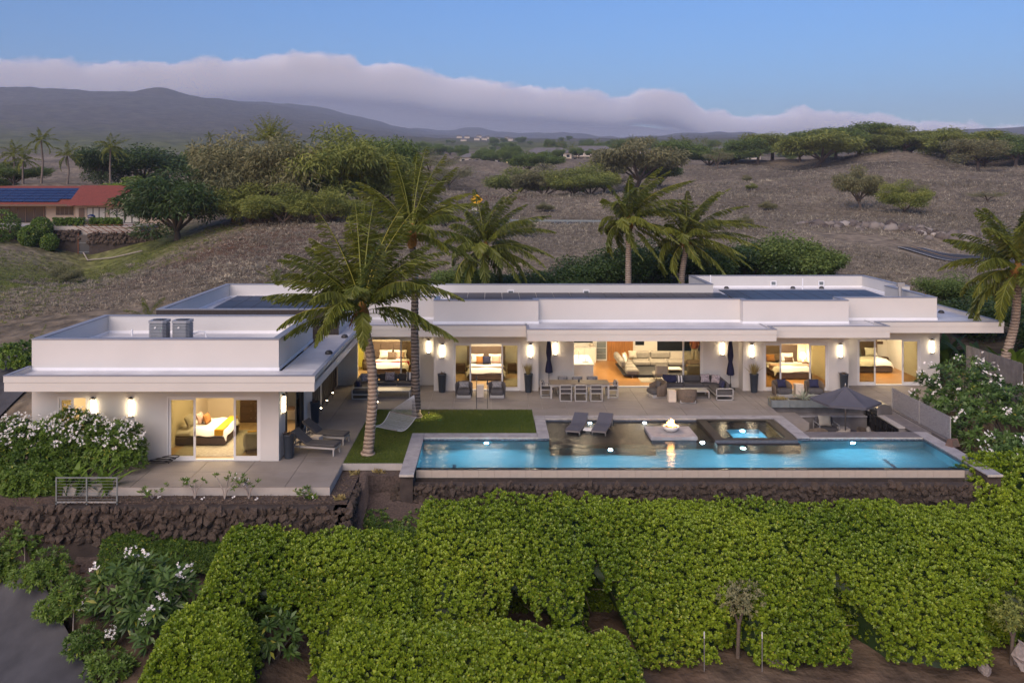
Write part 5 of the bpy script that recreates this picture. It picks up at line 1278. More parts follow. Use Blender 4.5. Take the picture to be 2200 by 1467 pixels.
# sun loungers
def lounger(label, x, y, rz, z=.004, group='patio loungers with charcoal cushions', pool_type=False):
    t = empty('sun_lounger', (x, y, z), rz, label, 'lounger', group)      # local +x is the foot end
    if pool_type:
        v = []; prof = [(-.92, .50), (-.55, .33), (-.25, .20), (.05, .17), (.5, .19), (.95, .16)]; f = []
        for px_, pz in prof:
            for yy in (-.33, .33):
                for dz in (0, -.07): v.append((px_, yy, pz+dz))
        k = len(prof)
        for i in range(k-1):
            a = i*4; b = a+4
            f += [(a, b, b+2, a+2), (a+1, a+3, b+3, b+1), (a, a+1, b+1, b), (a+2, b+2, b+3, a+3)]
        f += [(0, 2, 3, 1), ((k-1)*4, (k-1)*4+1, (k-1)*4+3, (k-1)*4+2)]
        mb = MB(); mb.add(v, f); mb.build('body', 'grey_stone', t)
        mb = MB(); vv = [(p[0]*.985, p[1]*.93, p[2]+.012) for i, p in enumerate(v) if i % 2 == 0]; ff = [(i*2, (i+1)*2, (i+1)*2+1, i*2+1) for i in range(k-1)]
        mb.add(vv, ff); mb.build('sling', 'umbrella_grey', t)
        for a, b in ((.85, -.29), (.85, .29), (-.8, -.29), (-.8, .29)): MB().bar((a, b, -.32), (a, b, .12 if a > 0 else .36), .05).build('leg', 'aluminium', t)
        return t
    fr = MB()
    for s in (-1, 1): fr.bar((-.85, s*.32, .30), (.95, s*.32, .30), .05, .07)
    fr.bar((.95, -.32, .30), (.95, .32, .30), .05, .07).bar((-.85, -.32, .30), (-.85, .32, .30), .05, .07); fr.build('frame', 'aluminium', t)
    for a in (-.8, .92):
        for s in (-1, 1): MB().bar((a, s*.31, 0), (a, s*.31, .30), .055).build('leg', 'aluminium', t)
    MB().rbox(-.30, .97, -.33, .33, .345, .44, .035).build('seat_cushion', 'charcoal_fabric', t)
    b = MB().rbox(-.80, 0, -.33, .33, 0, .09, .035).xform((-.29, 0, .36), ry=R(36)); b.build('back_cushion', 'charcoal_fabric', t)
    MB().bar((-.75, -.25, .31), (-.72, -.25, .68), .03).bar((-.75, .25, .31), (-.72, .25, .68), .03).build('back_prop', 'aluminium', t)
    return t
lounger('charcoal sun lounger on the left patio, nearer the edge', -7.05, 35.45, R(-13)); lounger('charcoal sun lounger on the left patio, farther from the edge', -6.92, 36.95, R(-13))
stone_cube('cream stone cube table between the charcoal sun loungers', -7.15, 36.2, .40, .46, rz=R(-13))
lounger('grey in-water lounger nearer the palm side of the shallow ledge', 3.85, 39.55, R(-108), -.16, 'loungers standing in the shallow ledge', True); lounger('grey in-water lounger nearer the fire bowl', 4.98, 39.5, R(-108), -.16, 'loungers standing in the shallow ledge', True)
t = empty('side_table', (4.28, 39.05, -.44), R(-18), 'small white table standing in the water between the pool loungers', 'side table'); MB().rbox(-.2, .2, -.2, .2, .36, .42, .02).build('top', 'frame_white', t); MB().bar((0, 0, 0), (0, 0, .36), .18).build('leg', 'frame_white', t)

# fire bowl
t = empty('fire_bowl', (7.82, 38.45, .02), 0, 'white fire bowl burning on the island in the pool', 'fire bowl')
MB().lathe([(.12, 0), (.2, .03), (.31, .13), (.36, .25), (.33, .25), (.28, .16), (.05, .14)], 28).build('bowl', 'frame_white', t)
MB().lathe([(.29, .19), (.2, .23), (.05, .25)], 14).build('lava_rock', 'lava_stone', t)
def flames():
    g = np.random.default_rng(3)
    for i in range(9):
        a = g.uniform(0, 6.3); r = g.uniform(0, .17); h = g.uniform(.14, .34)*(1.2-r*3)
        x, y = r*math.cos(a), r*math.sin(a); sx, sy = g.normal(0, .04), g.normal(0, .04)
        MB().tube([(x, y, .22), (x+sx*.4, y+sy*.4, .22+h*.35), (x+sx, y+sy, .22+h*.7), (x+sx*1.8, y+sy, .22+h)], [.045, .05, .03, .004], 7).build('flame', 'flame_core' if i % 3 == 0 else 'flame', t)
flames()
l = bpy.data.lights.new('fire_light', 'POINT'); l.energy = 9; l.color = (1, .5, .16); l.shadow_soft_size = .15
o = bpy.data.objects.new('fire_light', l); COL.objects.link(o); o.parent = t; o.location = (0, 0, .55)

# torches on the lawn edge
for x, h, lab in ((-.70, 1.42, 'tall black garden torch at the lawn edge, the higher of two'), (-.17, 1.16, 'black garden torch at the lawn edge, the lower of two')):
    t = empty('garden_torch', (x, 42.55, -.03), 0, lab, 'torch', 'garden torches at the lawn edge')
    MB().tube([(0, 0, 0), (0, 0, h)], .014, 8).build('pole', 'frame_dark', t); MB().lathe([(.02, h), (.05, h+.03), (.055, h+.1), (.02, h+.2), (.006, h+.26)], 12).build('burner', 'frame_dark', t); MB().lathe([(.026, h-.04), (.03, h)], 10).build('collar', 'aluminium', t)
# closed umbrellas against the house
for x, zb, lab in ((3.05, .85, 'closed navy umbrella left of the kitchen opening'), (12.62, .72, 'closed navy umbrella right of the living room opening')):
    t = empty('closed_umbrella', (x, 46.62, .004), 0, lab, 'umbrella', 'closed navy umbrellas against the house')
    MB().tube([(0, 0, 0), (0, 0, 2.75)], .02, 8).build('pole', 'frame_dark', t)
    v = []; f = []; n = 20; prof = [(.06, zb+1.85), (.10, zb+1.5), (.13, zb+1.05), (.085, zb+.72), (.15, zb+.3), (.17, zb+.02), (.15, zb)]
    for r, z in prof:
        for j in range(n):
            a = 2*math.pi*j/n; k = r*(1 + .22*(1 if j % 2 else -1)); v.append((k*math.cos(a), k*math.sin(a), z + (.04 if (j % 2 and z < zb+.1) else 0)))
    for i in range(len(prof)-1):
        for j in range(n): f.append((i*n+j, (i+1)*n+j, (i+1)*n+(j+1) % n, i*n+(j+1) % n))
    mb = MB(); mb.add(v, f, True); mb.build('canopy', 'navy_fabric', t)
    MB().lathe([(.098, zb+.70), (.1, zb+.75)], 16).build('tie', 'navy_fabric', t); MB().lathe([(.24, 0), (.24, .06), (.05, .09), (.04, .3)], 18).build('base', 'frame_dark', t)

# open parasol above the sunken lounge
def parasol():
    t = empty('parasol', (16.15, 40.3, -.95), 0, 'open grey parasol over the sunken lounge', 'parasol')
    MB().tube([(0, 0, 0), (0, 0, 2.52)], .028, 10).build('pole', 'steel', t); MB().lathe([(.03, 2.5), (.035, 2.55), (.03, 2.62), (.008, 2.68)], 10).build('finial', 'steel', t)
    MB().lathe([(.35, 0), (.35, .06), (.06, .1), (.05, .3)], 20).build('base', 'frame_dark', t)
    n = 6; r = 1.52; ra = R(30+12)
    rim = [Vector((r*math.cos(ra+2*math.pi*i/n), r*math.sin(ra+2*math.pi*i/n), 1.90)) for i in range(n)]; top = Vector((0, 0, 2.52))
    for i in range(n):
        a, b = rim[i], rim[(i+1) % n]; v = []; f = []; m = 6
        for p in range(m+1):
            for q in range(m+1):
                s = p/m; u = q/m; pt = top.lerp(a.lerp(b, u), s); pt.z -= .10*math.sin(math.pi*s)*(.3+.7*math.sin(math.pi*u)) ; v.append(pt)
        for p in range(m):
            for q in range(m): k = p*(m+1)+q; f.append((k, k+m+1, k+m+2, k+1))
        mb = MB(); mb.add(v, f, True); mb.build('canopy_panel', 'umbrella_grey', t)
        val = MB(); val.add([a, b, b-Vector((0, 0, .10)), a-Vector((0, 0, .10))], [(0, 1, 2, 3)]); val.build('valance', 'umbrella_grey', t)
        MB().tube([top - Vector((0, 0, .05)), top.lerp(a, .5) - Vector((0, 0, .04)), a - Vector((0, 0, .02))], .010, 6).build('rib', 'frame_dark', t)
        MB().tube([(0, 0, 1.75), top.lerp(a, .55) - Vector((0, 0, .06))], .008, 6).build('strut', 'frame_dark', t)
parasol()
# lounge pit furniture
tub_chair('wicker tub chair at the left side of the sunken lounge', 14.55, 39.65, R(-80), 'wicker', 'charcoal_fabric', .95, .9, .72, 'wicker chairs in the sunken lounge', -.949)
tub_chair('wicker tub chair beside the barbecue cabinets', 16.95, 39.75, R(60), 'wicker', 'charcoal_fabric', .95, .9, .72, 'wicker chairs in the sunken lounge', -.949)
t = empty('sofa_chair', (15.65, 41.3, -.949), 0, 'grey armchair facing the pool in the sunken lounge', 'chair'); MB().rbox(-.42, .42, -.42, .40, .16, .42, .05).build('seat', 'charcoal_fabric', t); MB().rbox(-.42, .42, .26, .44, .42, .80, .06).build('backrest', 'charcoal_fabric', t)
for s in (-1, 1): MB().bar((s*.45, -.4, 0), (s*.45, -.4, .58), .04).bar((s*.45, .4, 0), (s*.45, .4, .6), .04).bar((s*.45, -.42, .58), (s*.45, .42, .58), .04).build('arm', 'aluminium', t)
pillow(15.6, 41.35, -.52, 'pale fluffy cushion upright on the lounge armchair', 'light_fabric', .6, .5, .2, -15)
t = empty('ottoman', (15.75, 39.5, -.949), 0, 'low bench with a pale cushion in the sunken lounge', 'bench'); MB().rbox(-.5, .5, -.3, .3, .2, .38, .05).build('seat', 'charcoal_fabric', t); MB().box(-.5, .5, -.3, .3, .15, .199).build('frame', 'aluminium', t)
for a in (-.45, .45): MB().box(a-.03, a+.03, -.28, .28, 0, .149).build('leg', 'aluminium', t)
pillow(15.8, 39.6, -.57, 'pale furry cushion lying on the low lounge bench', 'light_fabric', .6, .32, .2, -60)
stone_cube('cream stone cube in the middle of the sunken lounge', 16.35, 41.0, .45, .45, -.949); stone_cube('cream stone cube with a bottle by the pool wall', 14.75, 38.85, .5, .45, -.949)
tag(MB().lathe([(.04, 0), (.042, .16), (.016, .22), (.014, .3)], 10).build('bottle', 'brown_wood', loc=(14.8, 38.9, -.498)), 'dark bottle standing on the stone cube by the pool wall', 'bottle')
pillow(17.0, 39.8, -.54, 'pale cushion on the wicker chair beside the barbecue', 'light_fabric', .48, .4, .16, -20, 0, 60)
# outdoor kitchen
t = empty('outdoor_kitchen', (18.42, 41.0, -.949), 0, 'black outdoor kitchen cabinets with pale worktop', 'kitchen')
MB().box(-.34, .34, -1.75, 1.75, .06, .88).build('carcass', 'frame_dark', t); MB().rbox(-.38, .38, -1.8, .35, .881, .945, .012).build('worktop', 'concrete_edge', t); MB().rbox(-.38, .38, 1.25, 1.8, .881, .945, .012).build('worktop', 'concrete_edge', t)
MB().box(-.33, .33, -1.775, -1.751, .06, .88).build('end_panel', 'board_concrete', t)
for i in range(6):
    d = MB().rbox(-.362, -.341, -1.72+i*.57, -1.18+i*.57, .1, .85, .008).build('door', 'black_gloss', t)
    link('handle', MB().bar((-.40, -1.26+i*.57, .45), (-.40, -1.26+i*.57, .80), .022).mesh('handle'), 'steel', d)
t = empty('barbecue', (18.42, 41.8, -.06), 0, 'stainless barbecue grill with domed lid set into the outdoor kitchen', 'barbecue')
MB().box(-.36, .36, -.42, .42, .055, .20).build('firebox', 'steel', t)
v = []; f = []; n = 10
for s in (-.42, .42):
    for i in range(n+1):
        a = math.pi*i/n; v.append((.36*math.cos(a)*-1, s, .205 + .34*math.sin(a)**.8))
for i in range(n): f.append((i, i+1, n+2+i, n+1+i))
f += [tuple(range(n+1))[::-1], tuple(range(n+1, 2*n+2))]
mb = MB(); mb.add(v, f); mb.build('lid', 'steel', t); MB().tube([(-.42, -.32, .33), (-.42, .32, .33)], .02, 8).build('handle', 'steel', t)
for i in range(4): MB().lathe([(.035, 0), (.03, .04)], 10).build('knob', 'frame_dark', t, loc=(-.361, -.3+i*.2, .12), rot=(0, R(-90), 0))
# glass screen
t = empty('glass_screen', (19.3, 39.85, 0), 0, 'frosted glass screen in two panels beside the outdoor kitchen', 'screen')
for a, b in ((-2.65, -.03), (.03, 2.65)): MB().box(-.006, .006, a, b, .03, 1.0).build('pane', 'frosted_glass', t)
for q in (-2.68, 0, 2.68): MB().box(-.02, .02, q-.025, q+.025, -.3, 1.01).build('post', 'aluminium', t)
MB().box(-.12, .12, -2.7, 2.7, -.35, .0).build('kerb', 'grey_stone', t)
# speaker shaped like a small rock hood
t = empty('rock_speaker', (18.98, 36.35, .01), R(20), 'small brown rock-shaped speaker on the right pool edge', 'speaker')
MB().add([(-.22, -.16, 0), (.22, -.16, 0), (.22, .18, 0), (-.22, .18, 0), (-.16, -.10, .30), (.17, -.08, .32), (.15, .14, .26), (-.15, .12, .27)], [(3, 2, 1, 0), (4, 5, 6, 7), (0, 1, 5, 4), (1, 2, 6, 5), (2, 3, 7, 6), (3, 0, 4, 7)]).build('shell', 'rock_brown', t)
MB().add([(-.17, -.164, .03), (.17, -.164, .03), (.12, -.112, .26), (-.12, -.125, .25)], [(0, 1, 2, 3)]).build('grille', 'wicker', t)
# walkway lights
for i, (x, y) in enumerate(((-8.0, 41.6), (-8.0, 43.1), (-8.0, 44.7))):
    t = empty('path_light', (x, y, .004), 0, ['walkway light nearest the loungers', 'middle of the three walkway lights', 'walkway light nearest the corner sofa'][i], 'path light', 'small lights along the dark slatted wall')
    MB().tube([(0, 0, 0), (0, 0, .16)], .014, 8).build('stake', 'frame_dark', t); MB().lathe([(.018, .16), (.05, .22), (.05, .24)], 10).build('cup', 'frame_dark', t); MB().lathe([(.04, .241), (.035, .26), (.01, .27)], 10).build('bulb', 'bulb_warm', t)
t = empty('path_light', (-5.62, 43.6, .004), 0, 'small round light by the table behind the hammock', 'path light'); MB().lathe([(.04, 0), (.05, .04)], 10).build('cup', 'frame_dark', t); MB().lathe([(.045, .041), (.04, .08), (.01, .1)], 10).build('bulb', 'bulb_warm', t)
# spotlight on the lawn behind the thin palm
t = empty('garden_spot', (-2.9, 41.2, -.03), 0, 'small garden spot light on the lawn by the thin palm', 'garden light'); MB().tube([(0, 0, 0), (0, 0, .12)], .012, 6).build('stake', 'frame_dark', t); MB().lathe([(.03, .10), (.04, .2)], 10).build('can', 'frame_dark', t)
l = bpy.data.lights.new('spot', 'SPOT'); l.energy = 16; l.color = (1, .75, .35); l.spot_size = R(120); l.shadow_soft_size = .03
o = bpy.data.objects.new('spot', l); COL.objects.link(o); o.parent = t; o.location = (.1, -.1, .55); o.rotation_euler = (0, R(12), 0)

# hammock between the two palms
def hammock():
    t = empty('hammock', (-3.9, 38.3, .6), 0, 'white rope hammock slung between the two palms', 'hammock')
    A = Vector((-4.75, 35.5, 1.05)); B = Vector((-3.55, 40.85, 1.05))          # rope ends on the trunks
    d = (B - A); d.z = 0; d.normalize(); s = Vector((d.y, -d.x, 0))
    c1 = A.lerp(B, .23) + Vector((0, 0, -.40)); c2 = A.lerp(B, .70) + Vector((0, 0, -.48)); hw = .62; s = (s + Vector((0, 0, -.14))).normalized()
    o_ = t.location
    def rope(pts, r, parent=t): return pts
    for c in (c1, c2): MB().tube([c - s*hw - o_, c + s*hw - o_], .022, 8).build('spreader_bar', 'teak', t)
    m = MB(); n = 22
    for k, (end, c) in enumerate(((A, c1), (B, c2))):
        for i in range(n): m.tube([end - o_, c + s*hw*(i/(n-1)*2-1) - o_], .005, 4, False)
    m.build('harness', 'white_linen', t)
    m = MB()
    def bed_pt(u, w_):
        p = c1.lerp(c2, u); p = p + s*hw*w_*(1-.10*math.sin(math.pi*u)); p.z -= (.26*math.sin(math.pi*u)) + .05*(1-w_*w_)*math.sin(math.pi*u); return p - o_
    for i in range(30):
        w0 = i/29*2-1
        for sg in (-1, 1):
            pts = [bed_pt(u/14, max(-1, min(1, w0 + sg*.06*(u % 2)))) for u in range(15)]; m.tube(pts, .0042, 4, False)
    m.build('netting', 'white_linen', t)
    for sg in (-1, 1): MB().tube([bed_pt(u/14, sg) for u in range(15)], .014, 6).build('edge_rope', 'white_linen', t)
hammock()
# cable railing by the planting bed
t = empty('cable_railing', (-14.0, 30.62, -.35), 0, 'low steel cable railing beside the white-flowered bush', 'railing')
for x in (-1.05, 0, 1.05): MB().bar((x, 0, 0), (x, 0, .92), .045).build('post', 'zinc', t)
MB().bar((-1.07, 0, .93), (1.07, 0, .93), .04).build('top_rail', 'zinc', t); MB().bar((-1.07, 0, .08), (1.07, 0, .08), .045).build('bottom_rail', 'aluminium', t)
for i in range(7): MB().tube([(-1.05, 0, .18+i*.105), (1.05, 0, .18+i*.105)], .005, 5).build('cable', 'zinc', t)
# garden hose
pts = [(-13.25 + .55*math.cos(a)*(1-.02*a) + .03*a, 33.9 + .22*math.sin(a*1.03), .03 + .012*a) for a in np.linspace(0, 22, 90)]
tag(MB().tube(pts, .018, 6).build('garden_hose', 'rubber', loc=(.3, .1, 0)), 'black garden hose coiled beside the left-wing doors', 'hose')
# fence at the right end of the house
t = empty('wooden_fence', (25.0, 44.0, 0), 0, 'weathered grey board fence at the right end of the house', 'fence')
for i in range(30): MB().box(-.02 + .012*(i % 2), .012*(i % 2) + .01, -2.4+i*.165, -2.4+i*.165+.158, -.2, 2.35 + rng.uniform(-.01, .01)).build('board', 'board_concrete', t)
for z in (.5, 1.9): MB().box(.025, .07, -2.4, 2.55, z, z+.09).build('rail', 'board_concrete', t)
# garden stakes, boulders in the foreground
for i, (x, y, lab) in enumerate(((6.45, 26.75, 'thin white-tipped garden stake in front of the hedge trunk'), (8.2, 26.75, 'thin white-tipped garden stake beside the pale boulder'))):
    z = float(ground(x, y)); t = empty('garden_stake', (x, y, z), 0, lab, 'stake', 'white-tipped stakes below the hedge'); MB().tube([(0, 0, 0), (0, 0, 1.05)], .016, 6).build('rod', 'board_concrete', t); MB().tube([(0, 0, 1.0), (0, 0, 1.2)], .019, 6).build('tip', 'paint_white', t)
for x, y, s, lab in ((8.75, 27.3, .38, 'pale pink boulder at the foot of the hedge'), (16.3, 27.0, .5, 'brown boulder at the right end of the hedge'), (15.0, 26.9, .22, 'small pale rock on the bare soil below the hedge')):
    me = blob_mesh('boulder', int(s*100), 9, 6, .3); o = link('boulder', me, 'rock'); o.location = (x, y, float(ground(x, y)) + s*.5); o.scale = (s*.8, s*.7, s); o.rotation_euler = (.2, .3, x); tag(o, lab, 'rock')

# ---------------------------------------------------------------- palms
def frond(L, az, el, bend, rg, wind=(.18, .05, 0), dense=46, lw=.042, tone0=.45, dry=0.0):
    """one feather leaf as V, F, tone: stem strip plus two rows of hanging leaflets, base at origin"""
    n = 15; t = np.linspace(0, 1, n); ang = el - bend*t**1.25
    seg = L/(n-1); x = np.concatenate([[0], np.cumsum(np.cos(ang[:-1])*seg)]); z = np.concatenate([[0], np.cumsum(np.sin(ang[:-1])*seg)])
    C = np.stack([x*math.cos(az), x*math.sin(az), z], 1) + np.outer(t**2, np.array(wind))*L
    T = unit(np.gradient(C, axis=0)); S = unit(np.cross(T, np.array([0, 0, 1.0]) + 1e-4)); U = np.cross(S, T)
    parts = []
    w = np.linspace(.034, .006, n)[:, None]*L/4
    V = np.concatenate([C + S*w, C + U*w*.8, C - S*w]); i = np.arange(n-1)
    F = np.concatenate([np.stack([i, i+1, n+i+1, n+i], 1), np.stack([n+i, n+i+1, 2*n+i+1, 2*n+i], 1)])
    parts.append((V, F, np.full(len(F), min(1, .62 + .34*rg.random()))))
    m = dense; s = np.linspace(.16, .99, m)
    for sd in (-1, 1):
        q = np.clip(s + rg.normal(size=m)*.006, .12, 1)
        P = np.stack([np.interp(q, t, C[:, k]) for k in range(3)], 1); Tq = np.stack([np.interp(q, t, T[:, k]) for k in range(3)], 1)
        Sq = np.stack([np.interp(q, t, S[:, k]) for k in range(3)], 1)
        ll = L*.34*np.sin(np.clip((q-.06)/.98, 0, 1)*math.pi)**.55*(1 - .45*q**3)*rg.uniform(.7, 1.15, m)
        hang = rg.uniform(.35, 1.25, m)
        D = unit(Sq*sd*.75 + Tq*(.45 + .45*q)[:, None] + np.array([0, 0, -1])*hang[:, None] + np.array(wind)*.9)
        mid = P + D*ll[:, None]*.5; D2 = unit(D + np.array([0, 0, -1])*rg.uniform(.8, 2.2, m)[:, None] + np.array(wind)*1.6)
        tip = mid + D2*ll[:, None]*.52
        W = unit(np.cross(D, rg.normal(size=(m, 3))*.4 + Tq))*lw*.5
        V = np.stack([P - W*.6, P + W*.6, mid + W, tip, mid - W], 1).reshape(-1, 3); b = np.arange(m)[:, None]*5
        F = np.concatenate([b + np.array([[0, 1, 2, 4]]), b + np.array([[4, 2, 3, 3]])])
        tn = np.clip(tone0 + dry*q + rg.normal(size=m)*.10, 0, 1)
        parts.append((V, F, np.concatenate([tn, tn])))
    return cat_meshes(parts)
def tri_fix(F):
    return F
def palm(label, x, y, z0, pts, r0, r1, L, fronds, seed, bark='palm_bark', group='coconut palms', name='coconut_palm', wind=(.16, .05, 0), dense=44, fibre=True, dead=2):
    """trunk along pts (offsets from the base), a crown of single fronds"""
    rg = np.random.default_rng(seed)
    t = empty(name, (x, y, z0), 0, label, 'palm tree', group)
    P = np.array(pts, float); k = max(12, int(np.linalg.norm(P[-1]-P[0])*9)); s = np.linspace(0, len(P)-1, k)
    # smooth spine through the points
    Q = np.stack([np.interp(s, range(len(P)), P[:, i]) for i in range(3)], 1)
    for _ in range(int(k*.8)): Q[1:-1] = (Q[:-2] + 2*Q[1:-1] + Q[2:])/4
    rad = [(r0 + (r1-r0)*min(1, (i/(k-1))**.7)) * (1 + (.28 if i < 2 else 0)) * (1.05 if i % 2 else .96) for i in range(k)]
    MB().tube([tuple(q) for q in Q], rad, 12).build('trunk', bark, t)
    top = Vector(Q[-1])
    if fibre:
        MB().tube([tuple(top + Vector((0, 0, -.35))), tuple(top + Vector((0, 0, 0))), tuple(top + Vector((0, 0, .35))), tuple(top + Vector((0, 0, .8)))], [r1*1.05, r1*1.7, r1*1.5, r1*.5], 10).build('crown_shaft', 'palm_fibre', t)
        for i in range(5):
            a = rg.uniform(0, 6.28); m = MB()
            for j in range(7):
                b = a + rg.normal()*.25; m.tube([tuple(top + Vector((0, 0, .2))), tuple(top + Vector((.35*math.cos(b), .35*math.sin(b), .25 + rg.normal()*.06))), tuple(top + Vector((.55*math.cos(b), .55*math.sin(b), -.15 + rg.normal()*.12)))], [.02, .014, .008], 5)
            m.build('flower_stalk', 'palm_fibre', t)
    for az, el, bend, *rest in fronds:
        ln = L*(rest[0] if rest else rg.uniform(.88, 1.06)); dry = .5 if (dead and el < -.35 and rg.random() < .5) else 0
        V, F, T = frond(ln, az, el, bend, rg, wind, int(dense*2.5), .050*L/3.8, .18 + .35*rg.random(), dry)
        me = np_mesh('frond', V, F, T); link('frond', me, 'palm_leaf', t, tuple(top + Vector((0, 0, .25 + .2*math.sin(el)))))
    return t
def crown(rg, n=24, up=.0):
    """ages from upright spears to hanging old leaves, spread by the golden angle"""
    out = []
    for i in range(n):
        a = i*2.39996 + rg.normal()*.15; k = i/(n-1)
        el = R(82 - 105*k + rg.normal()*6) + up; bend = .8 + 1.15*k*(1-k*.45) + rg.normal()*.18
        out.append((a, el, max(.3, bend)))
    return out
rg = np.random.default_rng(11)
P1 = [(2.6, 1.1, 1.0, 1.0), (.9, 1.2, .9, 1.0), (3.3, .55, 1.25, .95), (-.2, .75, 1.5, .95), (1.4, .75, 1.2, 1.0), (1.9, .8, 1.15, 1.0), (2.4, .75, 1.25, .98), (.6, .7, 1.3, .98), (-1.6, .9, 1.7, .85), (-2.2, .2, 1.5, .8), (3.05, .95, 1.05, 1.0), (.0, 1.05, 1.2, 1.0), (math.pi*1.02, .42, .85, 1.06), (math.pi*1.05, .05, 1.0, .9), (math.pi*.93, .75, 1.15, 1.0), (math.pi*1.15, .30, 1.2, .95), (.10, .62, 1.45, 1.05), (-.1, .05, .95, 1.0), (.35, .95, 1.3, 1.0), (-.45, .35, 1.5, .9),
      (-1.45, .25, 1.75, .8), (-1.9, .55, 1.6, .9), (1.6, .95, .7, 1.1), (1.2, 1.15, .7, 1.1), (2.0, 1.15, .65, 1.08), (2.5, .9, .9, 1.05), (.8, .95, .95, 1.05), (1.5, 1.4, .45, 1.1), (2.8, 1.25, .6, 1.1), (.2, 1.3, .55, 1.08), (-1.2, 1.2, 1.0, .9), (1.0, .55, 1.1, 1.0), (2.2, .5, 1.1, 1.0), (3.5, .9, 1.0, 1.0), (-.8, .8, 1.3, .95), (4.2, .7, 1.4, .9), (2.0, 1.38, .5, 1.06), (3.0, .62, 1.0, 1.0), (.5, 1.38, .5, 1.05), (1.75, 1.25, .55, 1.12)]
palm('near coconut palm with pale ringed trunk beside the left patio and hammock', -4.92, 35.27, -.05, [(0, 0, 0), (.12, 0, 1.2), (.24, .02, 2.6), (.10, .05, 4.2), (-.22, .1, 5.35)], .225, .175, 4.1, P1, 21, wind=(.02, .12, .06))
P2 = [(2.0, 1.05, .9, 1.0), (1.1, 1.05, .9, 1.0), (2.9, 1.0, .9, 1.0), (.4, .95, 1.1, .95), (3.6, .6, 1.2, .9), (-.6, .7, 1.4, .9), (1.5, .7, 1.1, .95), (4.6, .6, 1.6, .8), (math.pi*1.0, .95, .75, 1.0), (math.pi*.9, .75, .6, 1.05), (1.6, 1.3, .4, 1.1), (.6, 1.2, .8, 1.05), (.2, .8, 1.2, 1.0), (2.3, 1.25, .55, 1.05), (1.2, 1.42, .4, 1.12), (-.3, .25, 1.2, .95), (.0, -.15, .8, 1.0), (3.4, .15, 1.0, .9), (-1.2, .5, 1.5, .9), (2.9, .55, 1.0, 1.0), (-.9, .1, 1.1, .9), (4.2, .3, 1.4, .85), (1.9, .9, .9, 1.0), (.9, .7, 1.0, 1.0), (2.6, 1.4, .5, 1.1), (.3, 1.38, .55, 1.05)]
palm('tall slim dark-trunked palm rising behind the hammock', -3.45, 41.0, -.05, [(0, 0, 0), (-.06, 0, 2.0), (-.10, 0, 4.5), (-.06, 0, 6.6), (-.22, 0, 8.2)], .22, .15, 3.5, P2, 22, 'palm_bark_dark', wind=(.03, .15, .08))
palm('coconut palm behind the roof, lowest of the three in the middle', -.4, 63.0, 2.5, [(0, 0, 0), (.02, 0, 1.6), (0, 0, 3.5)], .24, .2, 4.6, crown(rg, 34), 23, wind=(.16, .08, 0))
palm('coconut palm behind the roof in the centre, fronds swept back to the right', 9.95, 64.0, 2.4, [(0, 0, 0), (-.02, 0, 2.0), (.03, 0, 5.4)], .25, .2, 4.3, crown(rg, 32, .08), 24, wind=(.42, .08, 0))
palm('coconut palm behind the roof left of the raised rear block', 13.75, 64.0, 2.4, [(0, 0, 0), (.05, 0, 2.0), (.42, 0, 4.1)], .25, .2, 4.2, crown(rg, 34, .05), 25, wind=(.38, .05, 0))
palm('coconut palm with curving trunk at the far right by the fence', 26.45, 46.0, .4, [(0, 0, 0), (.35, 0, 1.6), (.85, 0, 3.2), (.95, 0, 5.6)], .27, .2, 4.3, crown(rg, 36, .08), 26, wind=(.10, .1, .02))
palm('small young palm on the slope behind the left wing', -19.6, 50.5, 1.2, [(0, 0, 0), (.02, 0, .7), (.05, 0, 1.5)], .1, .08, 1.6, crown(rg, 16), 27, fibre=False, wind=(.02, 0, 0), name='young_palm', group='young palms on the slope', dense=22)
palm('young palm clump left of the left wing roof', -24.6, 48.0, .8, [(0, 0, 0), (.0, 0, .5)], .09, .07, 1.5, crown(rg, 12), 28, fibre=False, wind=(.02, 0, 0), name='young_palm', group='young palms on the slope', dense=20)
palm('bushy young palm behind the dark rear block', -15.0, 62.0, 3.0, [(0, 0, 0), (.0, 0, .3)], .12, .1, 2.1, crown(rg, 18), 29, fibre=False, wind=(.0, 0, 0), name='young_palm', group='young palms on the slope', dense=22)

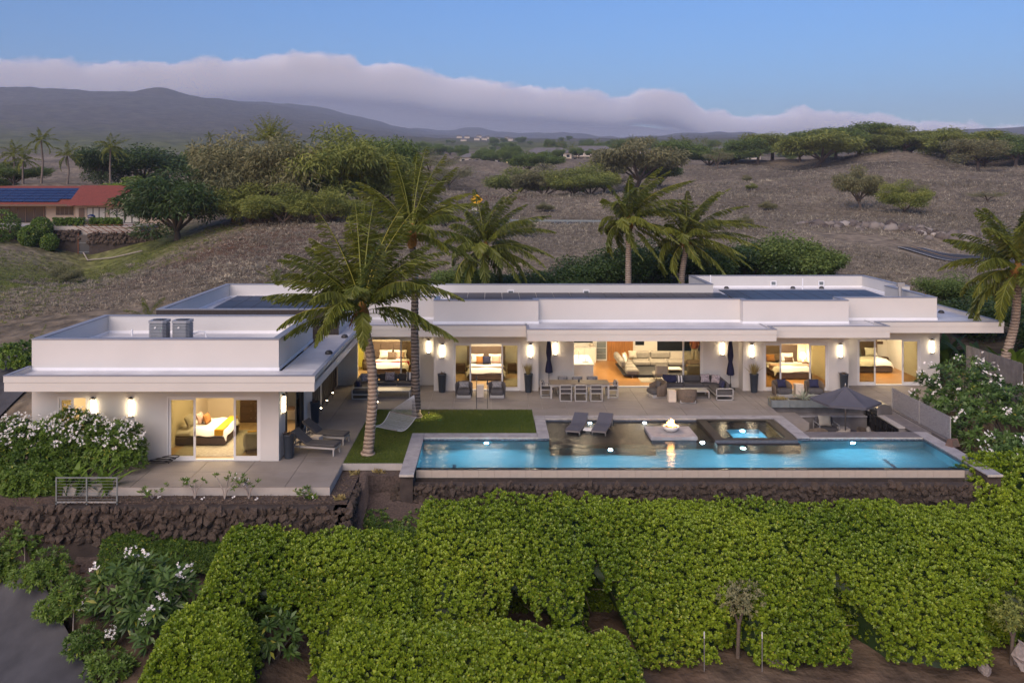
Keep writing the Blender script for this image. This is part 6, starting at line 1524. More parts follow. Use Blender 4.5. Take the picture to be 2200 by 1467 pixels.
# ---------------------------------------------------------------- hedges
def hedge(label, x0, x1, prof, seed, n, Lf=.15, alc=(), name='hedge', ends=(1, 1), dark=.0, leafm='hedge_leaf'):
    """clipped-round naupaka mass: rosettes of oval leaves on a rolling shell over a twiggy dark core.
    prof(x) -> (y back, z base, reach forward, height)"""
    rg = np.random.default_rng(seed)
    t = empty(name, ((x0+x1)/2, prof((x0+x1)/2)[0]-1, prof((x0+x1)/2)[1]), 0, label, 'hedge')
    org = np.array(t.location)
    def surf(x, th, grow=0.0):
        yb, zb, a, b = prof(x); a = np.array(a, float) + 0*x; b = np.array(b, float) + 0*x
        for (p, q, k, t0_, sk_) in alc:
            c_ = (p+q)/2 + sk_*(th-1.1); hw_ = (q-p)/2; w_ = np.clip(1 - np.abs(x-c_ - .18*np.sin(th*7+p))/hw_, 0, 1); m = np.clip(w_*3.2, 0, 1); th0 = t0_ + .30*(1-np.clip(w_*1.6, 0, 1)) + .10*np.sin(x*6.3+p) + .06*np.sin(x*13+q); a = a*(1 - m*(1-k)*np.clip((th-th0)/.30, 0, 1))
        e = np.minimum(np.clip((x-x0)/.9, 0, 1) if ends[0] else 1, np.clip((x1-x)/.9, 0, 1) if ends[1] else 1)
        e = np.sqrt(np.clip(1-(1-e)**2, 0, 1))*.9 + .1
        bump = .15*sines(x*1.0, th*4.2, seed, 3, 1.5) + .09*sines(x*1.0, th*4.2, seed+1, 3, 5.0)
        r = 1 + (bump + grow)/np.maximum(b, 1.0)
        Y = yb - a*np.sin(th)*r; Z = zb + b*e*np.cos(np.clip(th, 0, 1.57))**.8*r
        return np.stack([x, Y, Z], -1)
    X = rg.uniform(x0, x1, n); TH = rg.uniform(-.12, 1.50, n)**1.0
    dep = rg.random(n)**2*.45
    P = surf(X, TH, -dep); e = 1e-2
    Nn = unit(np.cross(surf(X+e, TH) - surf(X-e, TH), surf(X, TH+e) - surf(X, TH-e)))
    Nn = np.where((Nn[:, 2:] < 0) & (np.abs(Nn[:, 2:]) > .3), -Nn, Nn); Nn = np.where(Nn[:, 1:2] > .2, -Nn, Nn)
    parts = []; k = 9
    ax = unit(Nn*.7 + np.array([0, 0, .75]) + rg.normal(size=(n, 3))*.28)
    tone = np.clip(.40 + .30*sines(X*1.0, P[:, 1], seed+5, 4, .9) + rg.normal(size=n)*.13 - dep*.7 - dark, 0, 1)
    a1 = unit(np.cross(ax, rg.normal(size=(n, 3)))); a2 = np.cross(ax, a1)
    for j in range(k):
        ph = 2*math.pi*j/k*1.0 + rg.normal(size=n)*.25 + (j % 2)*.2; op = (.35 if j < 3 else .85) + rg.normal(size=n)*.15
        D = ax*1.0*np.cos(op)[:, None] + (a1*np.cos(ph)[:, None] + a2*np.sin(ph)[:, None])*np.sin(op)[:, None]
        odd = rg.random(n) < .02 + .10*(sines(X*1.0, P[:, 1], seed+9, 3, 1.1) > .62)
        tn = np.where(odd, rg.uniform(.85, 1.0, n), np.clip(tone + rg.normal(size=n)*.15 + (.16 if j < 3 else 0), 0, .86))
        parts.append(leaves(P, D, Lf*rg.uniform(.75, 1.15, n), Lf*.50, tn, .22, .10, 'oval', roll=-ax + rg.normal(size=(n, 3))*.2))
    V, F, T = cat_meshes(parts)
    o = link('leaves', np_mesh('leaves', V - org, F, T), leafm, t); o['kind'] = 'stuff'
    # core
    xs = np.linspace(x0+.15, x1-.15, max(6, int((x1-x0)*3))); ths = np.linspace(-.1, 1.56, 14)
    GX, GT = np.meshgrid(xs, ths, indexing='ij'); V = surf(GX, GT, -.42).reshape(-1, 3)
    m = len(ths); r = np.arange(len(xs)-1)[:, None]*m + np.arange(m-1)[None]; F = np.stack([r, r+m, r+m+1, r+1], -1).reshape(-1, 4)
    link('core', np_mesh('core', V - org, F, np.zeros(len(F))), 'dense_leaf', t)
    # twigs showing in the openings
    tw = []
    for (p, q, kk, _t0, _sk) in alc:
        c = 90; xx = rg.uniform(p-.1, q+.1, c); th = rg.uniform(.75, 1.35, c); B = surf(xx, th, -.5)
        D = rg.normal(size=(c, 3))*np.array([.7, .5, .5]) + np.array([0, -.2, .5]); tw.append(leaves(B, D, rg.uniform(.3, .8, c), .022, rg.random(c)))
    if tw:
        V, F, T = cat_meshes(tw); o = link('twigs', np_mesh('twigs', V - org, F, T), 'twig', t); o['kind'] = 'stuff'
    return t
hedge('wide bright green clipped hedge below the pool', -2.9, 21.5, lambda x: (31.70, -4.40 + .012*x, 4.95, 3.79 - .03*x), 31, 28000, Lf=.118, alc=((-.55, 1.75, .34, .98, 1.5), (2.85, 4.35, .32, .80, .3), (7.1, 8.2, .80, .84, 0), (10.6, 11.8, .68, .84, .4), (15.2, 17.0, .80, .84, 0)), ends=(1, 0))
hedge('bright green hedge lobe left of the wide hedge, below the left patio', -9.3, -1.9, lambda x: (29.5, -4.1, 3.5, 3.35 - .05*(x+9)), 32, 8000, Lf=.12, alc=((-8.0, -5.4, .42, .84, 0),))
hedge('low hedge lobe cut by the bottom edge, centre', -4.9, 4.4, lambda x: (25.9, -4.3, 2.0, 2.05 - .05*x), 33, 6000, Lf=.13)
hedge('low hedge lobe cut by the bottom edge, under the pale plumeria', -9.9, -6.7, lambda x: (26.1, -4.2, 2.0, 2.25), 34, 2500, Lf=.13)
hedge('hedge corner rising beside the plumeria at the right edge', 17.6, 22.5, lambda x: (34.2, -3.0, 3.2, 2.9 + .1*(x-17)), 35, 2600, ends=(1, 0), dark=.05)

# ---------------------------------------------------------------- flowering shrubs
def rosettes(C, ax, rg, k, Lf, Wf, tone, shape='lance', open_=1.15, droop=.18):
    n = len(C); a1 = unit(np.cross(ax, rg.normal(size=(n, 3)))); a2 = np.cross(ax, a1); parts = []
    for j in range(k):
        ph = 2*math.pi*j*.618 + rg.normal(size=n)*.3; op = open_*(.45 + .75*j/k) + rg.normal(size=n)*.12
        D = ax*np.cos(op)[:, None] + (a1*np.cos(ph)[:, None] + a2*np.sin(ph)[:, None])*np.sin(op)[:, None]
        odd = rg.random(n) < .02
        tn = np.where(odd, .98, np.clip(tone + rg.normal(size=n)*.14, 0, .84))
        parts.append(leaves(C, D, Lf*rg.uniform(.75, 1.1, n), Wf, tn, .16, droop, shape, roll=-ax + rg.normal(size=(n, 3))*.15))
    return parts
def flower_heads(parent, pts, rg, size=.055, heads=6, spread=.09, name='blossom'):
    """clusters of five-petalled white flowers, one mesh per cluster"""
    for p in pts:
        c = p + rg.normal(size=(heads, 3))*spread; P = []; D = []
        for q in c:
            ax = unit(rg.normal(size=3)*.5 + np.array([0, -.5, .7])); a1 = unit(np.cross(ax, rg.normal(size=3))); a2 = np.cross(ax, a1)
            for j in range(5):
                a = 2*math.pi*j/5; P.append(q); D.append(ax*.35 + a1*math.cos(a) + a2*math.sin(a))
        V, F, T = leaves(np.array(P), np.array(D), size, size*.8, np.zeros(len(P)), .1, .0, rg=rg)
        link(name, np_mesh(name, V - p, F, T), 'white_flower', parent, tuple(np.array(p) - np.array(parent.location)))
def shrub_on_ellipsoids(name, label, cat, els, n, leafm, Lf, Wf, k, seed, flowers=0, fl_size=.055, stems=True, shape='lance', group=None, top=.0, fheads=6, open_=1.15, fmin=.1, spread=.09, fz=-99):
    rg = np.random.default_rng(seed); e0 = els[0]
    t = empty(name, (e0[0], e0[1], min(e[2]-e[5] for e in els)), 0, label, cat, group); org = np.array(t.location)
    wts = np.array([e[3]*e[4] + e[4]*e[5] + e[3]*e[5] for e in els]); idx = rg.choice(len(els), n, p=wts/wts.sum()); E = np.array(els)[idx]
    d = unit(rg.normal(size=(n, 3))); d[:, 2] = np.where(d[:, 2] < -.35, -d[:, 2], d[:, 2]); d[:, 1] = np.where(d[:, 1] > .5, -d[:, 1], d[:, 1])
    rr = 1 - rg.random(n)**1.6*.42; lump = 1 + .16*sines(d[:, 0]*3 + E[:, 0]*2, d[:, 2]*3 + d[:, 1]*2, seed, 3, 1.6)
    C = E[:, :3] + d*E[:, 3:6]*(rr*lump)[:, None]; ax = unit(d*.8 + np.array([0, -.1, .65]) + rg.normal(size=(n, 3))*.3)
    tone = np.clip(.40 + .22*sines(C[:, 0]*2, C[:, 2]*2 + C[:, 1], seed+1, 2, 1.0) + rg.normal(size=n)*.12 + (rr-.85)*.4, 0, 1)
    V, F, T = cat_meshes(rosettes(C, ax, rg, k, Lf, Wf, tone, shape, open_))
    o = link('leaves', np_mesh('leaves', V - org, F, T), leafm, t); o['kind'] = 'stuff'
    if stems:
        m = MB()
        for e in els:
            for j in range(9):
                a = rg.uniform(0, 6.28); q = rg.uniform(.3, .8); b0 = Vector((e[0] + rg.normal()*.12, e[1] + rg.normal()*.12, e[2]-e[5]*.98)) - Vector(org)
                b1 = Vector((e[0] + math.cos(a)*e[3]*q*.5, e[1] + math.sin(a)*e[4]*q*.5, e[2] - e[5]*.2)) - Vector(org); b2 = Vector((e[0] + math.cos(a)*e[3]*q, e[1] + math.sin(a)*e[4]*q, e[2] + e[5]*rg.uniform(.1, .55))) - Vector(org)
                m.tube([b0, b1, b2], [.05, .035, .015], 6, False)
        m.build('stems', 'bark', t)['kind'] = 'stuff'
    if flowers:
        ok = np.where((d[:, 2] > fmin) & (d[:, 1] < .35) & (rr > .80) & (C[:, 2] > fz))[0]; pick = rg.choice(ok, min(flowers, len(ok)), replace=False)
        flower_heads(t, C[pick] + ax[pick]*Lf*.7, rg, fl_size, fheads, spread)
    return t
shrub_on_ellipsoids('plumeria', 'large plumeria with white blossoms beside the glass screen', 'shrub', [(21.9, 41.2, .9, 2.3, 1.7, 1.6), (23.2, 39.3, -.1, 2.9, 2.0, 1.9), (22.0, 36.6, -1.3, 1.9, 1.6, 1.5)], 1000, 'plumeria_leaf', .30, .085, 13, 41, 62, .075, open_=1.25, fmin=-.1, spread=.10)
shrub_on_ellipsoids('plumeria', 'dark-leaved plumeria with white blossoms beside the driveway', 'shrub', [(-10.9, 27.7, -2.35, 1.75, 1.0, 1.35), (-10.3, 27.3, -2.9, 1.3, .8, .9)], 150, 'plumeria_leaf', .42, .105, 13, 42, 17, .07, open_=1.25, fmin=-.3, fheads=7, spread=.09)
shrub_on_ellipsoids('plumeria', 'young plumeria filling the gap in the left hedge', 'shrub', [(-6.6, 26.75, -3.0, .95, .55, .95)], 42, 'plumeria_leaf', .36, .10, 12, 43, 0, open_=1.3)
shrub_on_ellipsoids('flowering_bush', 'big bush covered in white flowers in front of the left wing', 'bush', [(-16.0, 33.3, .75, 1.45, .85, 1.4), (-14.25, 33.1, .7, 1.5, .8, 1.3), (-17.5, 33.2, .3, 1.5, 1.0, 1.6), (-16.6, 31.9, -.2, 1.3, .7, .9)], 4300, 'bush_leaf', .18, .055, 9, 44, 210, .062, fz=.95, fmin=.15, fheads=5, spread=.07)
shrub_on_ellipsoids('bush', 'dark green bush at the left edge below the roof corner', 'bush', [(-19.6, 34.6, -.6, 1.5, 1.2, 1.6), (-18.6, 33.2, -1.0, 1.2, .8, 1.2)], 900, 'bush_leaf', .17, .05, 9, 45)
shrub_on_ellipsoids('bush', 'small yellow-green bush left of the left wing roof', 'bush', [(-25.4, 47.5, 1.4, 1.3, 1.0, .95)], 420, 'bush_leaf', .2, .07, 8, 46)
def broad_plant(name, label, x, y, z, n, L, W, seed, leafm='banana_leaf', spread=.5, lean=.7, group=None, cat='plant'):
    rg = np.random.default_rng(seed); t = empty(name, (x, y, z), 0, label, cat, group)
    for i in range(n):
        a = rg.uniform(0, 6.28); ln = L*rg.uniform(.7, 1.1); el = rg.uniform(.7, 1.35); m = 6; v = []; f = []
        b = np.array([rg.normal()*spread, rg.normal()*spread*.6, 0]); s = np.linspace(0, 1, m); an = el - lean*1.5*s**1.5
        r = np.concatenate([[0], np.cumsum(np.cos(an[:-1])*ln/(m-1))]); h = np.concatenate([[0], np.cumsum(np.sin(an[:-1])*ln/(m-1))])
        C = b + np.stack([r*math.cos(a), r*math.sin(a), h], 1); S = np.array([-math.sin(a), math.cos(a), 0])
        w = W*np.array([.12, .6, 1.0, .95, .6, .03])[:, None]*.5
        V = np.concatenate([C + S*w + np.array([0, 0, .25])*w, C, C - S*w + np.array([0, 0, .25])*w]); k = np.arange(m-1)
        F = np.concatenate([np.stack([k, k+1, m+k+1, m+k], 1), np.stack([m+k, m+k+1, 2*m+k+1, 2*m+k], 1)])
        link('leaf', np_mesh('leaf', V, F, np.full(len(F), rg.random())), leafm, t)
    return t
for i, (x, y) in enumerate(((-15.5, 31.9), (-15.0, 31.4), (-14.4, 31.6), (-13.8, 31.45))):
    broad_plant('ginger_plant', ['broad-leaved ginger plant left of the railing', 'broad-leaved ginger plant behind the left railing post', 'broad-leaved ginger plant behind the middle of the railing', 'broad-leaved ginger plant behind the right railing bay'][i], x, y, -.32, 12, 1.35, .22, 50+i, group='ginger plants behind the railing', spread=.22)
for i, (x, y, z) in enumerate(((25.6, 50.2, .2), (26.6, 48.6, .3), (27.6, 46.8, .5), (26.4, 51.5, .3))):
    broad_plant('banana_plant', ['tall banana plant behind the board fence by the house corner', 'banana plant behind the middle of the board fence', 'banana plant behind the near end of the board fence', 'banana plant deep in the corner under the right eave'][i], x, y, z, 13, 2.4, .5, 60+i, group='banana plants behind the fence', spread=.2)
def agave(x, y, z, label, n, L):
    rg = np.random.default_rng(70); a = rg.uniform(0, 6.28, n); el = rg.uniform(.25, 1.3, n)
    D = np.stack([np.cos(a)*np.cos(el), np.sin(a)*np.cos(el), np.sin(el)], 1); P = np.tile(np.array([[0., 0, 0]]), (n, 1))
    V, F, T = leaves(P, D, L*rg.uniform(.7, 1.1, n), .055, rg.random(n), .3, .22, rg=rg)
    o = link('agave', np_mesh('agave', V, F, T), 'agave'); o.location = (x, y, z); tag(o, label, 'plant')
agave(15.15, 42.95, .32, 'pale spiky agave in the long zinc planter', 34, .85)
def tuft(name, label, x, y, z, n, L, leafm, seed, sp=.25, w=.02, group=None, cat='plant', tilt=.35):
    rg = np.random.default_rng(seed); P = np.stack([rg.normal(size=n)*sp, rg.normal(size=n)*sp*.5, np.zeros(n)], 1); D = rg.normal(size=(n, 3))*tilt + np.array([0, 0, 1])
    V, F, T = leaves(P, D, L*rg.uniform(.6, 1.1, n), w, rg.random(n), .2, .25, rg=rg); o = link(name, np_mesh(name, V, F, T), leafm); o.location = (x, y, z); tag(o, label, cat, group); return o
tuft('grass_tuft', 'yellow-green grass tuft in the short zinc planter', 13.98, 43.0, .32, 160, .28, 'pale_grass', 71, .26); tuft('grass_tuft', 'low reddish planting in the zinc planter under the parasol', 16.8, 43.0, .32, 160, .16, 'twig', 72, .5)
for i, (x, y) in enumerate(((-5.15, 33.6), (-4.3, 33.75), (-5.25, 30.9), (-6.3, 31.0))):
    tuft('croton', ['small yellow croton by the corner of the left patio', 'small yellow croton in front of the big palm', 'small yellow croton above the end of the stone wall', 'small green croton at the patio front edge'][i], x, y, -.28, 60, .28, 'pale_grass' if i < 3 else 'bush_leaf', 73+i, .09, .06, 'small crotons in the planting bed', tilt=.6)
def scrag(x, y, label, seed, h=.8):
    rg = np.random.default_rng(seed); t = empty('plumeria_seedling', (x, y, -.30), 0, label, 'shrub', 'thin plumerias in the front bed'); m = MB(); tips = []
    for j in range(5):
        a = rg.uniform(0, 6.28); p1 = Vector((.1*math.cos(a), .05*math.sin(a), h*.4)); p2 = p1 + Vector((.3*math.cos(a), .2*math.sin(a), h*rg.uniform(.2, .55))); m.tube([(0, 0, 0), p1, p2], [.03, .022, .012], 6); tips.append(np.array(p2))
    m.build('stem', 'pale_bark', t); C = np.repeat(np.array(tips), 3, 0) + rg.normal(size=(15, 3))*.07; ax = unit(rg.normal(size=(15, 3))*.4 + np.array([0, 0, 1]))
    V, F, T = cat_meshes(rosettes(C, ax, rg, 7, .17, .05, np.full(15, .5))); link('leaves', np_mesh('leaves', V, F, T), 'bush_leaf', t)['kind'] = 'stuff'
    flower_heads(t, [np.array(t.location) + tips[0] + np.array([0, 0, .05]), np.array(t.location) + np.array([.3, -.1, .06])], rg, .05, 3, .05)
for i, (x, lab) in enumerate(((-11.9, 'thin plumeria seedling nearest the railing'), (-10.4, 'thin plumeria seedling left of the light patch from the door'), (-9.35, 'forked thin plumeria seedling in front of the left-wing doors'), (-8.5, 'leafy thin plumeria seedling right of the forked one'), (-6.55, 'bare stubby plumeria near the patio corner'))):
    scrag(x, 31.05, lab, 80+i, .35 if i == 4 else .8 if i else .45)
for i, (x, y, h, lab) in enumerate(((-14.4, 28.9, 1.5, 'small staked sapling by the driveway, middle one'), (-13.1, 27.7, 1.4, 'small staked sapling by the driveway, nearest the dark plumeria'), (-16.0, 30.3, 1.3, 'small staked sapling by the driveway, farthest up'))):
    z = float(ground(x, y)); rg = np.random.default_rng(90+i); t = empty('sapling', (x, y, z), 0, lab, 'tree', 'staked saplings along the driveway')
    MB().tube([(0, 0, -.2), (.03, 0, h*.5), (0, 0, h*.8)], [.025, .02, .012], 6).build('trunk', 'pale_bark', t)
    n = 190; d = unit(rg.normal(size=(n, 3))); C = np.array([0, 0, h*.85]) + d*np.array([.68, .55, .62])*rg.random((n, 1))**.4; V, F, T = cat_meshes(rosettes(C, unit(d*.6 + np.array([0, 0, .7])), rg, 8, .17, .055, np.clip(.5 + rg.normal(size=n)*.2, 0, 1))); link('crown', np_mesh('crown', V, F, T), 'bush_leaf', t)
shrub_on_ellipsoids('bush', 'low dark bush on the driveway edge at the left', 'bush', [(-17.3, 31.0, -2.6, 1.0, .7, .9)], 260, 'bush_leaf', .16, .05, 8, 94); shrub_on_ellipsoids('bush', 'low bush at the bottom beside the driveway', 'bush', [(-11.2, 26.1, -3.6, .75, .5, .55)], 180, 'bush_leaf', .16, .05, 8, 95)
def small_tree(label, x, y, h, r, seed, leafm):
    z = float(ground(x, y)); rg = np.random.default_rng(seed); t = empty('small_tree', (x, y, z), 0, label, 'tree'); MB().tube([(0, 0, -.2), (.04, 0, h*.45), (.2, .0, h*.75), (.35, 0, h*.9)], [.07, .055, .04, .02], 8).tube([(.04, 0, h*.45), (-.2, 0, h*.8)], [.045, .02], 6).build('trunk', 'bark', t)
    n = 170; d = unit(rg.normal(size=(n, 3))); C = np.array([.1, 0, h*.85]) + d*np.array([r, r*.8, r*.75])*rg.random((n, 1))**.5; V, F, T = cat_meshes(rosettes(C, unit(d*.5 + np.array([0, 0, .6])), rg, 7, .14, .05, np.clip(.55 + rg.normal(size=n)*.2, 0, 1))); link('crown', np_mesh('crown', V, F, T), leafm, t)
small_tree('sparse brown-leaved small tree with grey trunk in the hedge gap', 7.65, 27.45, 2.2, .75, 96, 'kiawe_grey'); small_tree('small pale-leaved tree at the right end of the hedge', 16.0, 27.2, 1.8, .7, 97, 'kiawe_leaf')
# ground cover creeping below the left stone wall
def creeper():
    n = 4600; X = rng.uniform(-13.2, -2.6, n); Y = rng.uniform(29.2, 30.3, n) + np.where(X > -4.8, rng.uniform(0, 2.2, n), 0); Z = -1.35 + (Y-30.2)*.9 + .25*sines(X, Y, 12, 3, 2.0); Z = np.where(X > -4.9, -2.25 + (Y-30.2)*.5 + .02 + .2*sines(X, Y, 12, 3, 2), Z)
    C = np.stack([X, Y, Z], 1); ax = unit(np.tile([[0, -.5, .8]], (n, 1)) + rng.normal(size=(n, 3))*.3); V, F, T = cat_meshes(rosettes(C, ax, rng, 7, .12, .05, np.clip(.26 + rng.normal(size=n)*.16, 0, 1)))
    tag(link('ground_cover', np_mesh('ground_cover', V, F, T), 'bush_leaf'), 'dark green creeper growing below the left stone wall', 'ground cover', kind='stuff')
    # soil bank under it
    for k, (xa, xb, ya, yb) in enumerate(((-15.5, -4.95, 26.5, 30.2), (-4.9, -2.4, 26.5, 33.2))):
      xs = np.linspace(xa, xb, 40); ys = np.linspace(ya, yb, 16); GX, GY = np.meshgrid(xs, ys, indexing='ij'); GZ = np.where(GX < -4.6, -1.75 + (GY-30.2)*.62, -2.25 + (GY-30.2)*.5) - .15 + .12*sines(GX, GY, 14, 3, 1.2)
      V = np.stack([GX, GY, GZ], -1).reshape(-1, 3); r = np.arange(39)[:, None]*16 + np.arange(15)[None]; F = np.stack([r, r+16, r+17, r+1], -1).reshape(-1, 4)
      c_ = V[F].mean(1); F = F[(c_[:, 0] + 8)*.740 + (c_[:, 1] - 16.5)*.673 > 4.6]
      tag(link('bank', np_mesh('bank', V, F, smooth=True), 'mulch'), kind='structure')
creeper()

for i, (x, y, r, lab) in enumerate(((-16.9, 30.9, .8, 'dark low bush beside the driveway below the curving stone wall'), (-15.4, 29.6, .75, 'dark low bush beside the driveway between two saplings'), (-13.9, 28.3, .7, 'dark low bush beside the driveway left of the dark plumeria'), (-12.3, 26.9, .7, 'dark low bush at the foot of the dark plumeria'), (-18.6, 32.6, .9, 'dark low bush at the left edge above the driveway'))):
    shrub_on_ellipsoids('bush', lab, 'bush', [(x, y, float(ground(x, y))+r*.45, r, r*.7, r*.7)], 190, 'bush_leaf', .15, .05, 8, 700+i, stems=False, group='low bushes along the driveway')

# ---------------------------------------------------------------- trees of the slopes
def tree_meshes(seed, kind):
    """unit tree (height about 1, crown radius about .55): trunk mesh and crown mesh"""
    rg = np.random.default_rng(seed); tm = MB(); clumps = []
    wide = {'kiawe': 1.0, 'dense': .85, 'round': .8, 'bare': 1.0, 'shrub': 1.0, 'full': 1.0}[kind]
    h0 = {'kiawe': .16, 'dense': .14, 'round': .25, 'bare': .15, 'shrub': .04, 'full': .10}[kind]
    nb = 7 if kind != 'dense' else 9
    tr = .030 if kind != 'shrub' else .02
    lean = rg.normal()*.05
    tm.tube([(0, 0, -.08), (lean*.5, 0, h0*.6), (lean, 0, h0)], [tr*1.35, tr, tr*.9], 7, False)
    for i in range(nb):
        a = i*2.4 + rg.normal()*.3; r = (.22 + .30*rg.random())*wide; zt = h0 + (.36 + .34*rg.random())*(1 - .35*(r/.52))
        p0 = Vector((lean, 0, h0)); p1 = Vector((lean + r*.45*math.cos(a), r*.45*math.sin(a), h0 + (zt-h0)*.55)); p2 = Vector((lean + r*math.cos(a), r*math.sin(a), zt))
        tm.tube([p0, p1, p2], [tr*.7, tr*.45, tr*.15], 5, False)
        clumps.append((p2, .20 + .07*rg.random())); clumps.append((p1.lerp(p2, .6), .16))
        for j in range(3):
            b = a + rg.normal()*.9; q = p1.lerp(p2, rg.uniform(.2, .9)); e = q + Vector((.17*math.cos(b), .17*math.sin(b), .03 + .13*rg.random()))
            tm.tube([q, q.lerp(e, .5) + Vector((0, 0, .02)), e], [tr*.3, tr*.2, tr*.08], 4, False); clumps.append((e, .11 + .08*rg.random()))
    clumps.append((Vector((lean, 0, .80)), .22))
    if kind in ('dense', 'round', 'shrub', 'full'):
        for i in range(16 if kind == 'full' else 9): a = rg.uniform(0, 6.28); r = rg.uniform(.1, .50 if kind == 'full' else .42); clumps.append((Vector((r*math.cos(a), r*math.sin(a), rg.uniform(.22 if kind in ('round', 'shrub') else .12, .75))), .2))
    P = []; D = []; T = []
    per = {'kiawe': 330, 'dense': 300, 'round': 240, 'bare': 90, 'shrub': 300, 'full': 300}[kind]; flat = {'kiawe': .5, 'dense': .8, 'round': .85, 'bare': .5, 'shrub': .6, 'full': .62}[kind]
    for c, r in clumps:
        n = int(per*(r/.18)); d = unit(rg.normal(size=(n, 3))); rr = rg.random(n)**.45
        p = np.array(c) + d*np.array([1, 1, flat])*r*rr[:, None]; P.append(p)
        dd = d*np.array([1, 1, .35])*.7 + rg.normal(size=(n, 3))*.45
        if kind in ('kiawe', 'bare', 'full'): dd[:, 2] -= .25
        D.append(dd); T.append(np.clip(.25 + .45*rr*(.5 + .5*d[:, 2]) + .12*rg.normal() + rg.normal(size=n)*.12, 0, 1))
    P = np.concatenate(P); D = np.concatenate(D); T = np.concatenate(T)
    ok = P[:, 2] > .02; P, D, T = P[ok], D[ok], T[ok]
    L, W = {'kiawe': (.062, .017), 'dense': (.040, .022), 'round': (.042, .022), 'bare': (.06, .010), 'shrub': (.055, .016), 'full': (.060, .014)}[kind]
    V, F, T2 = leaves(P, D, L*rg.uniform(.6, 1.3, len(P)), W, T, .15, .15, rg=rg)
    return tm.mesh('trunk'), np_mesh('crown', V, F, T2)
PROTO = {}
for kind, cnt in (('kiawe', 4), ('dense', 2), ('round', 2), ('bare', 2), ('shrub', 3), ('full', 3)):
    PROTO[kind] = [tree_meshes(100 + 10*i + len(kind), kind) for i in range(cnt)]
_tm = {}
def tree_obj(name, label, x, y, w, h, kind, leafm, group=None, z=None, rz=None, var=None, sink=.0):
    v = PROTO[kind][(var if var is not None else int(abs(x*7 + y*3))) % len(PROTO[kind])]
    zz = float(ground(x, y)) if z is None else z
    t = empty(name, (x, y, zz - sink), rz if rz is not None else (x*1.7) % 6.28, label, 'tree' if kind != 'shrub' else 'shrub', group)
    t.scale = (w/1.02, w/1.02, h/.95)
    key = (id(v[1]), leafm)
    if key not in _tm:
        a = v[0].copy(); a.materials.clear(); a.materials.append(M['bark']); b = v[1].copy(); b.materials.clear(); b.materials.append(M[leafm]); _tm[key] = (a, b)
    link('trunk', _tm[key][0], None, t); link('crown', _tm[key][1], None, t)
    return t
KG = 'kiawe trees on the slopes'
